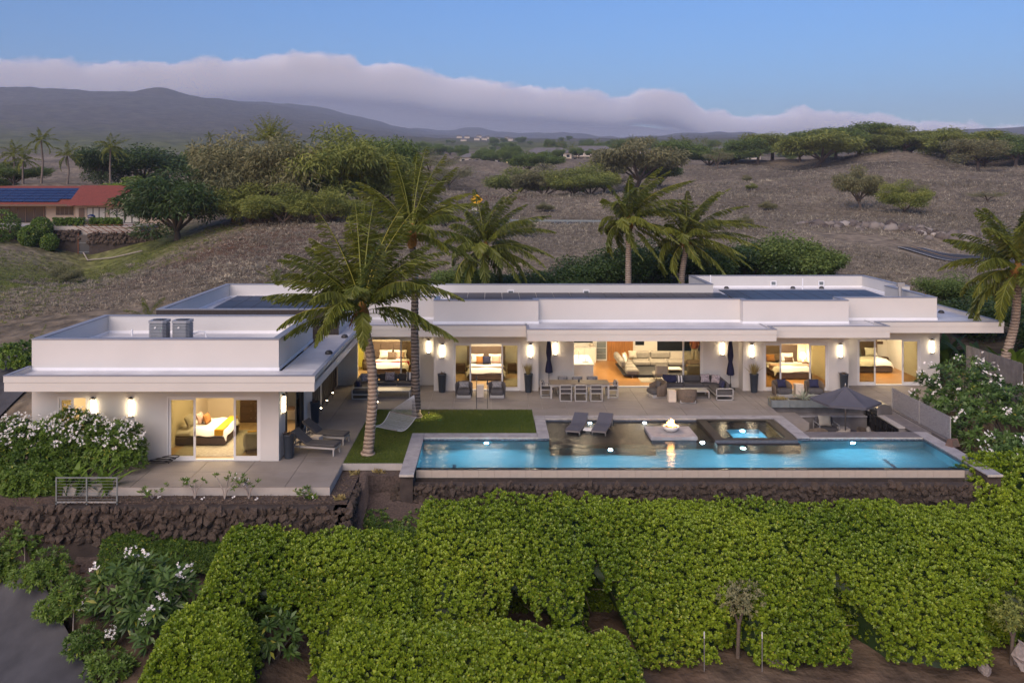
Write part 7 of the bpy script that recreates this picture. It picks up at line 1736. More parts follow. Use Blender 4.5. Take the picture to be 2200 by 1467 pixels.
# x, y, crown width, height, kind, leaf, label
TREES = [
 (-40.0, 113, 13.5, 9.8, 'full', 'dense_leaf', 'dense dark green tree beside the red-roofed neighbour house'),
 (-34.5, 118, 12.0, 12.5, 'full', 'kiawe_grey', 'grey-green feathery tree just right of the dense dark tree'),
 (-27.5, 117, 12.0, 11.5, 'full', 'kiawe_grey', 'tall grey feathery tree below the date palm'),
 (-21.0, 119, 14.5, 12.5, 'full', 'kiawe_leaf', 'big bright feathery kiawe crowning the brown hill'),
 (-16.0, 124, 11.0, 10.0, 'full', 'kiawe_leaf', 'bright kiawe on the right shoulder of the brown hill'),
 (-25.5, 107, 8.5, 5.2, 'shrub', 'kiawe_leaf', 'low spreading kiawe skirt in front of the grey trees'),
 (-31.0, 111, 8.0, 5.5, 'shrub', 'kiawe_leaf', 'low kiawe filling between the dense tree and the hill'),
 (-19.0, 108, 7.0, 4.5, 'shrub', 'kiawe_leaf', 'low kiawe in front of the big bright one'),
 (-17.5, 158, 12.0, 10.5, 'round', 'far_leaf', 'dark round tree behind the right shoulder of the brown hill'),
 (-75.0, 192, 17.0, 9.5, 'dense', 'dense_leaf', 'large dark tree behind the red roof ridge'),
 (-82.0, 186, 10.0, 9.0, 'dense', 'dense_leaf', 'dark tree behind the red roof, left of the largest'),
 (-66.0, 205, 12.0, 8.5, 'round', 'far_leaf', 'mid green tree behind the red roof end'),
 (-96.0, 178, 12.0, 5.0, 'shrub', 'far_leaf', 'grey-green brush behind the solar roof'),
 (-108.0, 180, 14.0, 5.0, 'shrub', 'far_leaf', 'grey-green brush at the far left behind the solar roof'),
 (-62.0, 152, 8.5, 4.0, 'shrub', 'hedge_leaf', 'yellow-green shrub above the red roof gable'),
 (-18.5, 260, 15.0, 9.5, 'bare', 'kiawe_grey', 'thin brown kiawe behind the tall slim palm'),
 (-12.0, 250, 13.0, 9.0, 'bare', 'kiawe_grey', 'thin leafless kiawe right of the tall slim palm'),
 (14.0, 335, 14.0, 9.0, 'kiawe', 'far_leaf', 'dark tree in front of the pale two-storey house'),
 (19.5, 330, 12.0, 8.5, 'kiawe', 'far_leaf', 'dark tree joined to the one before the two-storey house'),
 (6.5, 228, 14.0, 8.5, 'shrub', 'kiawe_leaf', 'olive kiawe clump above the road, leftmost of the thicket'),
 (13.5, 216, 15.0, 8.5, 'shrub', 'kiawe_grey', 'grey kiawe clump in the middle of the thicket'),
 (18.5, 200, 13.0, 6.5, 'shrub', 'kiawe_leaf', 'olive kiawe clump at the foot of the thicket'),
 (23.5, 222, 15.0, 9.0, 'shrub', 'kiawe_leaf', 'olive kiawe clump at the right of the thicket'),
 (29.5, 232, 10.0, 6.5, 'bare', 'kiawe_grey', 'thin kiawe right of the thicket'),
 (38.0, 232, 20.0, 14.5, 'kiawe', 'kiawe_grey', 'wide grey-green kiawe behind the central palm'),
 (45.5, 240, 10.0, 7.0, 'kiawe', 'far_leaf', 'small green tree right of the wide grey kiawe'),
 (71.0, 330, 18.0, 11.0, 'kiawe', 'far_leaf', 'round green tree left of the far road bend'),
 (77.0, 300, 11.0, 7.5, 'bare', 'kiawe_grey', 'thin leafless tree below the far road bend'),
 (112.0, 306, 27.0, 14.0, 'kiawe', 'kiawe_leaf', 'broad two-trunked kiawe on the right ridge'),
 (104.0, 345, 20.0, 10.5, 'round', 'far_leaf', 'green tree right of the far road bend'),
 (128.0, 340, 22.0, 12.0, 'kiawe', 'far_leaf', 'green kiawe behind the two-trunked one'),
 (142.0, 335, 24.0, 13.5, 'kiawe', 'far_leaf', 'tall green tree in the middle of the right ridge'),
 (152.0, 325, 19.0, 11.0, 'kiawe', 'kiawe_leaf', 'bright kiawe on the ridge above the dry knoll'),
 (158.0, 305, 22.0, 12.5, 'kiawe', 'kiawe_leaf', 'bright green kiawe at the right end of the dry knoll'),
 (170.0, 330, 20.0, 13.0, 'kiawe', 'far_leaf', 'tall sparse kiawe breaking the skyline at right'),
 (142.0, 258, 16.0, 9.5, 'round', 'kiawe_grey', 'dark round kiawe on the right slope'),
 (178.0, 300, 20.0, 9.0, 'round', 'far_leaf', 'dark green tree at the right edge of the ridge'),
 (191.0, 318, 22.0, 9.5, 'round', 'far_leaf', 'dark tree cut by the right edge on the ridge'),
 (62.0, 148, 7.0, 8.0, 'kiawe', 'kiawe_grey', 'lone slender kiawe on the grassy right slope'),
 (65.0, 140, 6.5, 5.5, 'shrub', 'kiawe_leaf', 'low green kiawe at the foot of the lone slender one'),
 (79.0, 166, 6.0, 3.6, 'bare', 'kiawe_grey', 'leafless shrub right of the lone slender kiawe'),
 (90.0, 160, 6.0, 2.4, 'bare', 'kiawe_grey', 'small leafless shrub far right on the slope'),
]
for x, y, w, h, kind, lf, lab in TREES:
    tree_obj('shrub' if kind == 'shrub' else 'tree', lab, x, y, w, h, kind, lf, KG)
for x, y, lab in ((-6, 118, 'low scrub on the slope behind the tall slim palm'), (4, 112, 'low scrub on the slope below the yellow road sign'), (-12, 98, 'low scrub on the brown hill behind the near palm'), (20, 128, 'low scrub between the two rear palms and the thicket'), (34, 118, 'low scrub above the bushes behind the rear roof block'),
        (47, 150, 'low scrub left of the lone slender kiawe'), (10, 168, 'low scrub just above the guard rail'), (56, 190, 'low scrub upslope of the lone slender kiawe'), (84, 205, 'low scrub below the dry knoll at right'), (-46, 96, 'low scrub on the green slope below the neighbour pipe'), (68, 236, 'low scrub below the thin tree near the far road bend')):
    tree_obj('scrub', lab, x, y, 2.0 + (x*13 % 7)*.25, 1.7 + (y*7 % 5)*.25, 'shrub', 'kiawe_grey' if (x+y) % 3 else 'kiawe_leaf', 'scattered scrub on the slope')
for i, (x, y) in enumerate(((96, 352), (118, 338), (124, 318), (134, 322), (147, 345), (163, 320), (166, 348), (176, 316), (184, 330), (198, 335), (88, 350), (112, 352), (204, 322), (154, 350))):
    tree_obj('ridge_tree', 'green kiawe among the overlapping trees along the right ridge', x, y, 15 + i % 4*2.2, 8.5 + i % 3*1.2, ['full', 'kiawe', 'round'][i % 3], ['far_leaf', 'kiawe_leaf'][i % 2], 'overlapping trees along the right ridge')
# dark bushes behind the house
for x, y, w, h, lf, lab in ((-1.8, 66, 5.0, 2.4, 'far_leaf', 'pale bush behind the roof right of the slim palm'), (2.2, 67, 5.0, 2.3, 'dense_leaf', 'dark bush behind the roof, leftmost of the row'), (5.6, 67.5, 5.0, 2.6, 'dense_leaf', 'dark bush behind the roof between two palms'),
        (8.6, 68.5, 5.5, 3.6, 'dense_leaf', 'tall dark bush left of the central palm trunk'), (12.4, 70, 6.2, 4.3, 'dense_leaf', 'tall dark bush right of the central palm trunk'), (16.6, 70, 6.0, 4.1, 'dense_leaf', 'dark bush right of the leaning palm trunk'),
        (20.6, 71.5, 6.5, 4.0, 'dense_leaf', 'dark bush above the middle of the rear roof block'), (24.2, 72, 7.0, 4.5, 'far_leaf', 'olive bush above the rear roof block'), (26.8, 73, 4.5, 3.2, 'far_leaf', 'olive bush at the right end of the row above the rear roof block')):
    tree_obj('bush', lab, x, y, w, h*1.1, 'dense', lf, 'bushes behind the flat roof', sink=h*.18)['category'] = 'bush'
for x, y, w, h, lf, lab in ((31.5, 60, 4.0, 3.0, 'far_leaf', 'green shrub behind the right eave'), (34.0, 58, 3.6, 2.6, 'far_leaf', 'green shrub behind the curving palm trunk'), (29.5, 54, 4.5, 3.0, 'dense_leaf', 'dark shrub under the right eave beyond the fence'), (31.5, 49, 4.5, 2.6, 'dense_leaf', 'dark shrub behind the banana plants at right')):
    tree_obj('bush', lab, x, y, w, h, 'dense', lf, 'bushes at the right of the house', sink=.4)['category'] = 'bush'
def bg_palm(label, x, y, h, L, seed, n=18, lf='palm_leaf', white=False, group='palms beyond the neighbour house'):
    z = float(ground(x, y)); rg = np.random.default_rng(seed)
    t = empty('background_palm', (x, y, z), 0, label, 'palm tree', group)
    MB().tube([(0, 0, -.3), (rg.normal()*.2, 0, h*.5), (0, 0, h)], [.24, .18, .16], 7).build('trunk', 'pale_bark' if white else 'palm_bark_dark', t)
    for az, el, bend in crown(rg, n):
        V, F, T = frond(L*rg.uniform(.85, 1.1), az, el, bend, rg, (.12, 0, 0), 20, .13, .35); link('frond', np_mesh('frond', V, F, T), lf, t, (0, 0, h))
    return t
bg_palm('tall coconut palm left of the solar roof, highest of its group', -86.5, 170, 8.3, 3.4, 201); bg_palm('coconut palm leaning over the solar roof, second from the left', -81.5, 170, 5.4, 3.4, 202); bg_palm('coconut palm behind the join of the two roofs', -74.0, 172, 7.4, 3.9, 203, 22)
bg_palm('coconut palm at the far left edge, yellowing', -95.0, 176, 6.0, 3.8, 204); bg_palm('low coconut palm beside the yellowing one', -91.0, 172, 4.6, 3.6, 205); bg_palm('small palm with a white trunk standing alone behind the trees', -79.5, 250, 9.3, 2.2, 206, 12, white=True)
def date_palm():
    x, y = -34.2, 137; z = float(ground(x, y)); rg = np.random.default_rng(209); t = empty('date_palm', (x, y, z), 0, 'big date palm with spiky round head above the grey trees', 'palm tree')
    MB().tube([(0, 0, -.3), (0, 0, 9.2)], [.45, .38], 8).build('trunk', 'bark', t)
    for i in range(46):
        az = i*2.4; el = R(85 - 75*(i/45)); V, F, T = frond(4.6*rg.uniform(.9, 1.05), az, el, .35 + .2*rg.random(), rg, (0, 0, 0), 18, .10, .5); link('frond', np_mesh('frond', V, F, T), 'palm_leaf', t, (0, 0, 9.3))
date_palm()
# far tree belt and scattered palms: too small to tell apart
def belt():
    rg = np.random.default_rng(77)
    spots = []
    for u0, u1, y0, y1, n in ((-.10, .16, 430, 640, 34), (.12, .34, 470, 760, 40), (.26, .56, 380, 620, 30), (-.30, -.1, 420, 700, 14), (.0, .25, 700, 1000, 26), (-.06, .12, 1150, 1400, 14)):
        for _ in range(n):
            y = rg.uniform(y0, y1); spots.append((rg.uniform(u0, u1)*y, y))
    first = {}
    for i, (x, y) in enumerate(spots):
        k = ['round', 'kiawe', 'dense'][i % 3]; s = rg.uniform(5.5, 10)*(1 if y < 700 else 1.1); t = tree_obj('distant_tree', 'small dark tree in the distant belt below the mountain', x, y, s*1.05, s*.95, k, 'far_leaf', 'distant tree belt', var=i % 2)
    proto = None
    for i in range(44):
        y = rg.uniform(480, 720); x = rg.uniform(.06, .36)*y
        if proto is None: proto = bg_palm('small wind-blown palm in the distant belt', x, y, 9.0, 4.4, 300, 11, 'palm_leaf', False, 'distant palms'); proto.name = 'distant_palm'; continue
        c = copy_tree(proto, None, (x, y, float(ground(x, y))), rg.uniform(0, 6.28)); s = rg.uniform(.7, 1.15); c.scale = (s, s, s)
belt()

# ---------------------------------------------------------------- grass and rocks on the slopes (uncountable)
def tussocks(name, label, n, blades, box, leafm, size, seed, cond=None, width=.05, tilt=.55):
    rg = np.random.default_rng(seed); u = rg.uniform(box[0], box[1], n); Y = np.exp(rg.uniform(np.log(box[2]), np.log(box[3]), n)); X = u*Y
    ok = ~((X > -18.4) & (X < 26.9) & (Y < 61)); ok &= ~((Y > 92) & (Y < 106) & (X > 42) & (X < 62) & False)
    ok &= ~((X < -38) & (Y > 112) & (Y < 150))
    d1 = np.abs((X - 52.5)*.75 + (Y - 93)*.66); ok &= ~((d1 < 4.2) & (X > 40) & (X < 90) & (Y < 118))
    if cond is not None: ok &= cond(X, Y, rg)
    X, Y = X[ok], Y[ok]; n = len(X); Z = ground(X, Y); s = size*rg.uniform(.5, 1.25, n)*np.clip(Y/95, .8, 1.9)
    P = np.repeat(np.stack([X, Y, Z], 1), blades, 0); sB = np.repeat(s, blades); m = len(P); P[:, :2] += rg.normal(size=(m, 2))*sB[:, None]*.28; P[:, 2] -= .03
    D = rg.normal(size=(m, 3))*tilt + np.array([.12, 0, 1]); D[:, :2] += (P[:, :2] - np.repeat(np.stack([X, Y], 1), blades, 0))/sB[:, None]*.8
    tone = np.clip(np.repeat(.42 + .26*sines(X, Y, seed, 3, .15) + rg.normal(size=n)*.22, blades) + rg.normal(size=m)*.12, 0, 1)
    V, F, T = leaves(P, D, sB*rg.uniform(.6, 1.15, m), np.maximum(width, sB*.12), tone, .15, .3, rg=rg)
    tag(link(name, np_mesh(name, V, F, T), leafm), label, 'grass', kind='stuff')
gmask = lambda X, Y, rg: sines(X, Y, 21, 4, .12)*.5 + np.clip((-33 - X)/12, -1, .9) + rg.normal(size=len(X))*.2 > .12
tussocks('dry_grass', 'dry tan tussock grass over the slopes', 62000, 5, (-.62, .66, 60, 330), 'dry_grass', .50, 401, lambda X, Y, rg: ~gmask(X, Y, rg) | (X > -24))
tussocks('green_grass', 'green grass on the slope below the neighbour house', 9000, 7, (-.66, -.28, 50, 118), 'green_grass', .40, 402, lambda X, Y, rg: gmask(X, Y, rg) & (X < -24))
tussocks('bunch_grass', 'big straw-coloured bunch grass on the left slope', 620, 34, (-.56, -.16, 60, 105), 'dry_grass', .62, 403, lambda X, Y, rg: (sines(X, Y, 6, 2, .3) > -.1), .045, .5)
tussocks('bunch_grass', 'pale bunch grass standing out on the dry hill', 4200, 14, (-.2, .62, 62, 230), 'dry_grass', .62, 404, lambda X, Y, rg: sines(X, Y, 44, 3, .12) + .4*sines(X, Y, 45, 2, .035) > .05, .05, .55)
tussocks('weeds', 'weeds and litter on the soil below the hedge', 1500, 6, (-.45, .62, 25.5, 30), 'dry_grass', .13, 405, None, .02, .8)
def outcrop():
    rg = np.random.default_rng(55); parts = []
    for i in range(210):
        s = rg.random(); x = 44 + 22*s + rg.normal()*1.2; y = 124 - 20*s + rg.normal()*2.4; z = float(ground(x, y)); r = rg.uniform(.25, .85)*(1.2 if rg.random() < .2 else .8)
        n, m = 7, 4; v = []; f = []
        for a in range(m+1):
            th = math.pi*a/m
            for b in range(n): ph = 2*math.pi*b/n; k = r*(1+rg.normal()*.14); v.append((x + math.sin(th)*math.cos(ph)*k, y + math.sin(th)*math.sin(ph)*k, z + .2*r + math.cos(th)*k*.75))
        for a in range(m):
            for b in range(n): f.append((a*n+b, a*n+(b+1) % n, (a+1)*n+(b+1) % n, (a+1)*n+b))
        parts.append((np.array(v), np.array(f), np.full(len(f), rg.random())))
    V, F, T = cat_meshes(parts); leafmat('outcrop_rock', (.06, .045, .04), (.24, .21, .19), (.42, .39, .36), .95, 0)
    tag(link('rock_outcrop', np_mesh('rock_outcrop', V, F, T), 'outcrop_rock'), 'broken dark and pale rock in the road cutting at right', 'rocks', kind='stuff')
outcrop()

# ---------------------------------------------------------------- the neighbour's red-roofed house
def neighbour():
    X0 = -78.0; y0 = 130.0; z0 = 5.45
    t = empty('neighbour_house', (-60, y0, z0), 0, 'low house with red tiled hip roof and solar panels on the left', 'house')
    def p(mb, name, m, par=None): return mb.build(name, m, par or t, world=True)
    p(MB().box(-80, -60.9, 131.5, 142, z0, z0+2.9), 'wall', 'tan_wall'); p(MB().box(-60.9, -46, 129.6, 142, z0-.2, z0+2.75), 'wall', 'tan_wall')
    # left roof: one long slope with a dark fascia
    r = MB(); e = z0+2.75; rz = z0+5.45
    r.add([(-82, 129.6, e), (-61.0, 129.6, e), (-61.0, 137, rz), (-82, 137, rz), (-82, 144, e), (-61.0, 144, e)], [(0, 1, 2, 3), (3, 2, 5, 4), (1, 5, 2)]); lr = p(r, 'roof', 'red_tile')
    p(MB().box(-82, -61.0, 129.45, 129.6, e-.28, e), 'gutter', 'brown_wood')
    # right roof: hip with a small gable
    r = MB(); e2 = z0+2.6
    r.add([(-61.4, 127.9, e2), (-47.0, 127.9, e2), (-47.0, 143, e2), (-61.4, 143, e2), (-63.0, 136, rz+.1), (-51.5, 136, rz+.1)], [(0, 1, 5, 4), (1, 2, 5), (2, 3, 4, 5), (3, 0, 4)]); p(r, 'roof', 'red_tile')
    g = MB(); gx = -52.6; gz = z0+3.55
    g.add([(gx-3.2, 129.3, gz-.15), (gx+3.2, 129.3, gz-.15), (gx, 129.3, gz+1.25), (gx-3.2, 134, gz-.1), (gx+3.2, 134, gz-.1), (gx, 134.6, gz+1.25)], [(0, 2, 5, 3), (2, 1, 4, 5)]); p(g, 'gable_roof', 'red_tile')
    p(MB().add([(gx-2.2, 129.35, gz-.02), (gx+2.2, 129.35, gz-.02), (gx, 129.35, gz+.95)], [(0, 1, 2)]), 'gable', 'house_wall')
    for i in range(9):
        x = -61.3+i*2.2; p(MB().tube([(x, 127.95, e2+.02), (x+(1.2 if x < -52 else -1.2), 135.9, rz+.1)], .0, 4) if False else MB().box(x, x+.06, 127.8, 127.92, e2-.2, e2), 'rafter', 'brown_wood')
    # solar panels following the slope
    sl = math.atan2(rz-e, 137-129.6); pm = MB().box(-.82, .82, -.49, .49, 0, .05).mesh('solar_panel')
    for i in range(10):
        for j in range(5):
            if j < 1 and i > 8: continue
            yy = 130.7 + j*1.12; x = -78.3 + i*1.70
            o = link('solar_panel', pm, 'solar_blue', t); o.location = Vector((x, yy, e + (yy-129.6)*math.tan(sl) + .12)) - t.location; o.rotation_euler = (sl, 0, 0)
    # openings
    for i in range(6): 
        f = p(MB().box(-74.2+i*1.25, -74.1+i*1.25, 131.40, 131.49, z0, z0+2.3), 'mullion', 'brown_wood')
    p(MB().box(-79.5, -66.6, 131.45, 131.498, z0+.02, z0+2.45), 'glass_wall', 'window_dark'); p(MB().box(-66.5, -66.3, 131.3, 131.49, z0, z0+2.5), 'post', 'brown_wood')
    def win(x0, x1, za, zb, y, n, glass):
        fr = p(MB().box(x0, x1, y-.06, y-.002, z0+za, z0+zb), 'window_frame', 'frame_dark')
        for i in range(n): a = x0 + (x1-x0)*(i+.10)/n; b = x0 + (x1-x0)*(i+.90)/n; link('pane', MB().box(a, b, y-.075, y-.061, z0+za+.08, z0+zb-.08).mesh('pane'), glass, fr)
    win(-64.7, -62.1, 1.1, 2.4, 131.5, 4, 'window_dark'); win(-59.2, -56.5, .45, 2.3, 129.6, 3, 'blind'); win(-55.9, -51.5, 0, 2.1, 129.6, 4, 'blind')
    p(MB().box(-60.4, -59.6, 129.55, 129.598, z0-.1, z0+2.2), 'side_door', 'brown_wood')
    # terrace, steps, planted hedges, retaining wall with gate and railing
    p(MB().box(-82, -47.5, 119.5, 131.5, z0-1.2, z0-.02), 'terrace', 'concrete_edge')
    for i in range(4): p(MB().box(-63.6+i*.4, -58.6, 126.3+i*.45, 126.75+i*.45, z0-.02, z0+.16*(i+1)), 'step', 'cream_stone')
    p(MB().box(-82, -69, 119.6, 124.5, z0-.019, z0+.03), 'pool_edge', 'window_dark')
    for a, b in ((-59.4, -55.4), (-54.4, -50.2)):
        rg = np.random.default_rng(int(-a)); n = 420; C = np.stack([rg.uniform(a, b, n), rg.uniform(119.8, 120.8, n), z0 + rg.uniform(0, 1.0, n)], 1); V, F, T = cat_meshes(rosettes(C, unit(rg.normal(size=(n, 3))*.4 + np.array([0, -.4, .7])), rg, 6, .35, .16, np.clip(.45+rg.normal(size=n)*.15, 0, 1)))
        o = link('clipped_hedge', np_mesh('clipped_hedge', V, F, T), 'bush_leaf'); tag(o, 'clipped low hedge on the neighbour terrace, ' + ('left of the grill' if a < -57 else 'right of the grill'), 'hedge')
    g = empty('grill_station', (-55.9, 122.6, z0), 0, 'neighbour outdoor grill with blue hood between the low hedges', 'grill'); MB().box(-1.5, 3.2, -.4, .4, 0, 1.0).build('counter', 'cream_stone', g); MB().box(-.4, 1.4, -.44, -.41, .1, .9).build('doors', 'steel', g)
    MB().lathe([(.55, 1.0), (.5, 1.3), (.2, 1.5)], 12).build('hood', 'solar_blue', g, loc=(.5, 0, 0)); MB().bar((.1, -.5, 1.15), (.9, -.5, 1.15), .05).build('handle', 'steel', g)
neighbour()
stone_wall('retaining_wall', 'brown stone retaining wall below the neighbour terrace', [(-83, 118.9), (-55.4, 118.9)], 5.0, 0.5, .6, .56)
stone_wall('retaining_wall', 'brown stone retaining wall stepping up right of the neighbour gate', [(-53.9, 118.6), (-44.5, 118.6)], 4.6, 0.8, .6, .56)
t = empty('neighbour_gate', (-54.65, 118.8, 1.0), 0, 'narrow dark gate between the neighbour retaining walls', 'gate'); MB().box(-.75, .75, .0, .08, 0, 3.3).build('panel', 'frame_dark', t)
for a in (-.78, .78): MB().bar((a, 0, 0), (a, 0, 3.5), .16).build('post', 'rust_rail', t)
for z in (1.0, 2.2): MB().bar((-.7, -.05, z), (.7, -.05, z), .06).build('rail', 'zinc', t)
t = empty('rust_railing', (-50, 118.4, 4.6), 0, 'rusty railing above the neighbour retaining wall', 'railing')
for i in range(11): MB().bar((-4+i, 0, 0), (-6+i, 0, 1.1), .07).build('post', 'rust_rail', t)
for z in (.2, .65, 1.08): MB().bar((-4, 0, z), (6, 0, z), .06).build('rail', 'rust_rail', t)
for i, (x, y, r) in enumerate(((-64.6, 117.0, 2.0), (-60.9, 116.6, 1.25), (-58.4, 117.0, 1.05), (-59.8, 117.6, 1.3))):
    z = float(ground(x, y)); rg = np.random.default_rng(500+i); n = 700; d = unit(rg.normal(size=(n, 3))); C = np.array([x, y, z + r*1.1 + (1.2 if i == 3 else 0)]) + d*r*rg.uniform(.85, 1.05, (n, 1)); V, F, T = cat_meshes(rosettes(C, d, rg, 4, .3, .15, np.clip(.4+rg.normal(size=n)*.15, 0, 1)))
    o = link('ball_bush', np_mesh('ball_bush', V, F, T), 'bush_leaf'); tag(o, ['largest clipped ball bush at the left edge below the neighbour wall', 'clipped ball bush, lower left of the trio by the neighbour wall', 'small clipped ball bush, right of the trio by the neighbour wall', 'clipped ball bush, upper of the trio by the neighbour wall'][i], 'bush', 'clipped bushes below the neighbour wall')
tag(MB().tube([(-54.4, 118.0, 2.0), (-53.0, 116.2, float(ground(-53.0, 116.2))+.2), (-49, 114.5, float(ground(-49, 114.5))+.2), (-44, 111.5, float(ground(-44, 111.5))+.25)], .09, 6).build('drain_pipe', 'pale_bark'), 'white pipe running up the slope from the neighbour gate', 'pipe')

# ---------------------------------------------------------------- distant houses
def far_house(label, x, y, w, d, storeys, seed, lit=True, wallm='house_wall', roofm='house_roof'):
    z = float(ground(x, y)); t = empty('distant_house', (x, y, z), 0, label, 'house', 'distant houses'); h = 3.0*storeys
    MB().box(-w/2, w/2, 0, d, -1.5, h).build('wall', wallm, t); e = 1.0
    MB().add([(-w/2-e, -e, h), (w/2+e, -e, h), (w/2+e, d+e, h), (-w/2-e, d+e, h), (-w/2+d*.4, d/2, h+d*.26), (w/2-d*.4, d/2, h+d*.26)], [(0, 1, 5, 4), (1, 2, 5), (2, 3, 4, 5), (3, 0, 4), (3, 2, 1, 0)]).build('roof', roofm, t)
    n = max(3, int(w/3.4)); rg = np.random.default_rng(seed)
    for s in range(storeys):
        for i in range(n):
            xx = -w/2 + (i+.5)*w/n; f = MB().box(xx-1.0, xx+1.0, -.06, -.002, s*3+.5, s*3+2.3).build('window', 'frame_white', t); link('pane', MB().box(xx-.85, xx+.85, -.10, -.061, s*3+.65, s*3+2.15).mesh('pane'), 'far_window' if (lit and rg.random() < .18) else 'window_dark', f)
    if storeys == 2:
        MB().box(-w/2, w/2, -1.6, -.11, 2.85, 3.05).build('balcony', 'house_wall', t)
        for i in range(n+1): xx = -w/2 + i*w/n; MB().box(xx-.12, xx+.12, -1.6, -1.4, -1, h).build('column', 'house_wall', t)
for a in ((18.5, 480, 0, 0),): pass
HS = [(10.5, 478, 16, 10, 2, 'pale two-storey house partly hidden by a dark tree, left of three'), (31.5, 480, 24, 12, 2, 'pale two-storey house with blue-grey roof in the valley'), (56.5, 485, 24, 12, 2, 'pale two-storey house above the green field'), (-9.5, 480, 15, 9, 1, 'low tan bungalow left of the two-storey houses'),
      (118.0, 430, 26, 12, 1, 'long low house above the far road bend'), (92.0, 560, 18, 10, 1, 'pale house among palms above the thicket'), (76.0, 640, 18, 10, 1, 'grey-roofed house among palms, left of centre'), (52.0, 700, 22, 10, 1, 'small house far up the valley'), (230, 420, 22, 12, 1, 'pale low house at the right skyline'), (150, 520, 20, 10, 1, 'white house behind the ridge trees')]
for i, (x, y, w, d, s, lab) in enumerate(HS): far_house(lab, x, y, w, d, s, 600+i)
rg = np.random.default_rng(66)
for i in range(11):
    y = rg.uniform(1500, 1750); x = -.035*y + i*9 + rg.normal()*3; z = float(ground(x, y)); t = empty('distant_cottage', (x, y, z), 0, 'tiny pale house in the far row below the cloud', 'house', 'far row of houses'); MB().box(-5, 5, 0, 8, -2, 4).build('wall', 'house_wall', t); MB().add([(-6, -1, 4), (6, -1, 4), (6, 9, 4), (-6, 9, 4), (-3, 4, 6.5), (3, 4, 6.5)], [(0, 1, 5, 4), (1, 2, 5), (2, 3, 4, 5), (3, 0, 4)]).build('roof', 'house_roof', t)

# ---------------------------------------------------------------- road furniture
def road_sign(label, x, y, size, hgt, plate=True):
    z = float(ground(x, y)); t = empty('road_sign', (x, y, z), 0, label, 'road sign'); s = size
    MB().bar((0, .06, 0), (0, .06, hgt+s*.6), .09).build('post', 'zinc', t)
    MB().add([(0, 0, hgt-s), (s, 0, hgt), (0, 0, hgt+s), (-s, 0, hgt), (0, .03, hgt-s), (s, .03, hgt), (0, .03, hgt+s), (-s, .03, hgt)], [(0, 1, 2, 3), (7, 6, 5, 4), (0, 4, 5, 1), (1, 5, 6, 2), (2, 6, 7, 3), (3, 7, 4, 0)]).build('sign_plate', 'sign_yellow', t)
    MB().box(-s*.10, s*.06, -.012, -.002, hgt-s*.5, hgt+s*.45).box(s*.06, s*.40, -.012, -.002, hgt-s*.12, hgt+s*.06).build('symbol', 'rubber', t); MB().add([(-s*.22, -.012, hgt+s*.40), (s*.18, -.012, hgt+s*.40), (-s*.02, -.012, hgt+s*.66)], [(0, 1, 2)]).build('symbol', 'rubber', t)
    if plate: MB().box(-.75*s, .05*s, -.01, .02, hgt-s*1.75, hgt-s*1.15).build('small_plate', 'paint_white', t)
road_sign('yellow diamond side-road sign with small white plate on the slope', -2.3, 140, 1.0, 3.3)
t = empty('signal_beacon', (66.5, 360, float(ground(66.5, 360))), 0, 'amber lit beacon on a pole by the far road bend', 'beacon'); MB().bar((0, 0, 0), (0, 0, 7), .25).build('pole', 'zinc', t); MB().lathe([(.5, 6.2), (.62, 6.8), (.5, 7.4)], 10).build('lens', 'beacon', t)
for x, y, c, lab in ((110, 386, 'sign_yellow', 'small yellow marker at the far road bend'), (116, 390, 'paint_white', 'small white marker at the far road bend')):
    t = empty('road_marker', (x, y, float(ground(x, y))), 0, lab, 'road marker'); MB().bar((0, 0, 0), (0, 0, 2.0), .2).build('post', 'zinc', t); MB().box(-.7, .7, -.05, .05, 1.6, 2.9).build('plate', c, t)
t = empty('guard_rail', (10, 139, float(ground(10, 139))), R(-9), 'low guard rail along the road on the slope', 'guard rail')
for i in range(9): MB().bar((-8+i*2, 0, -.3), (-8+i*2, 0, .7), .12).build('post', 'zinc', t)
MB().box(-8.5, 8.5, -.1, -.04, .45, .75).build('beam', 'zinc', t)

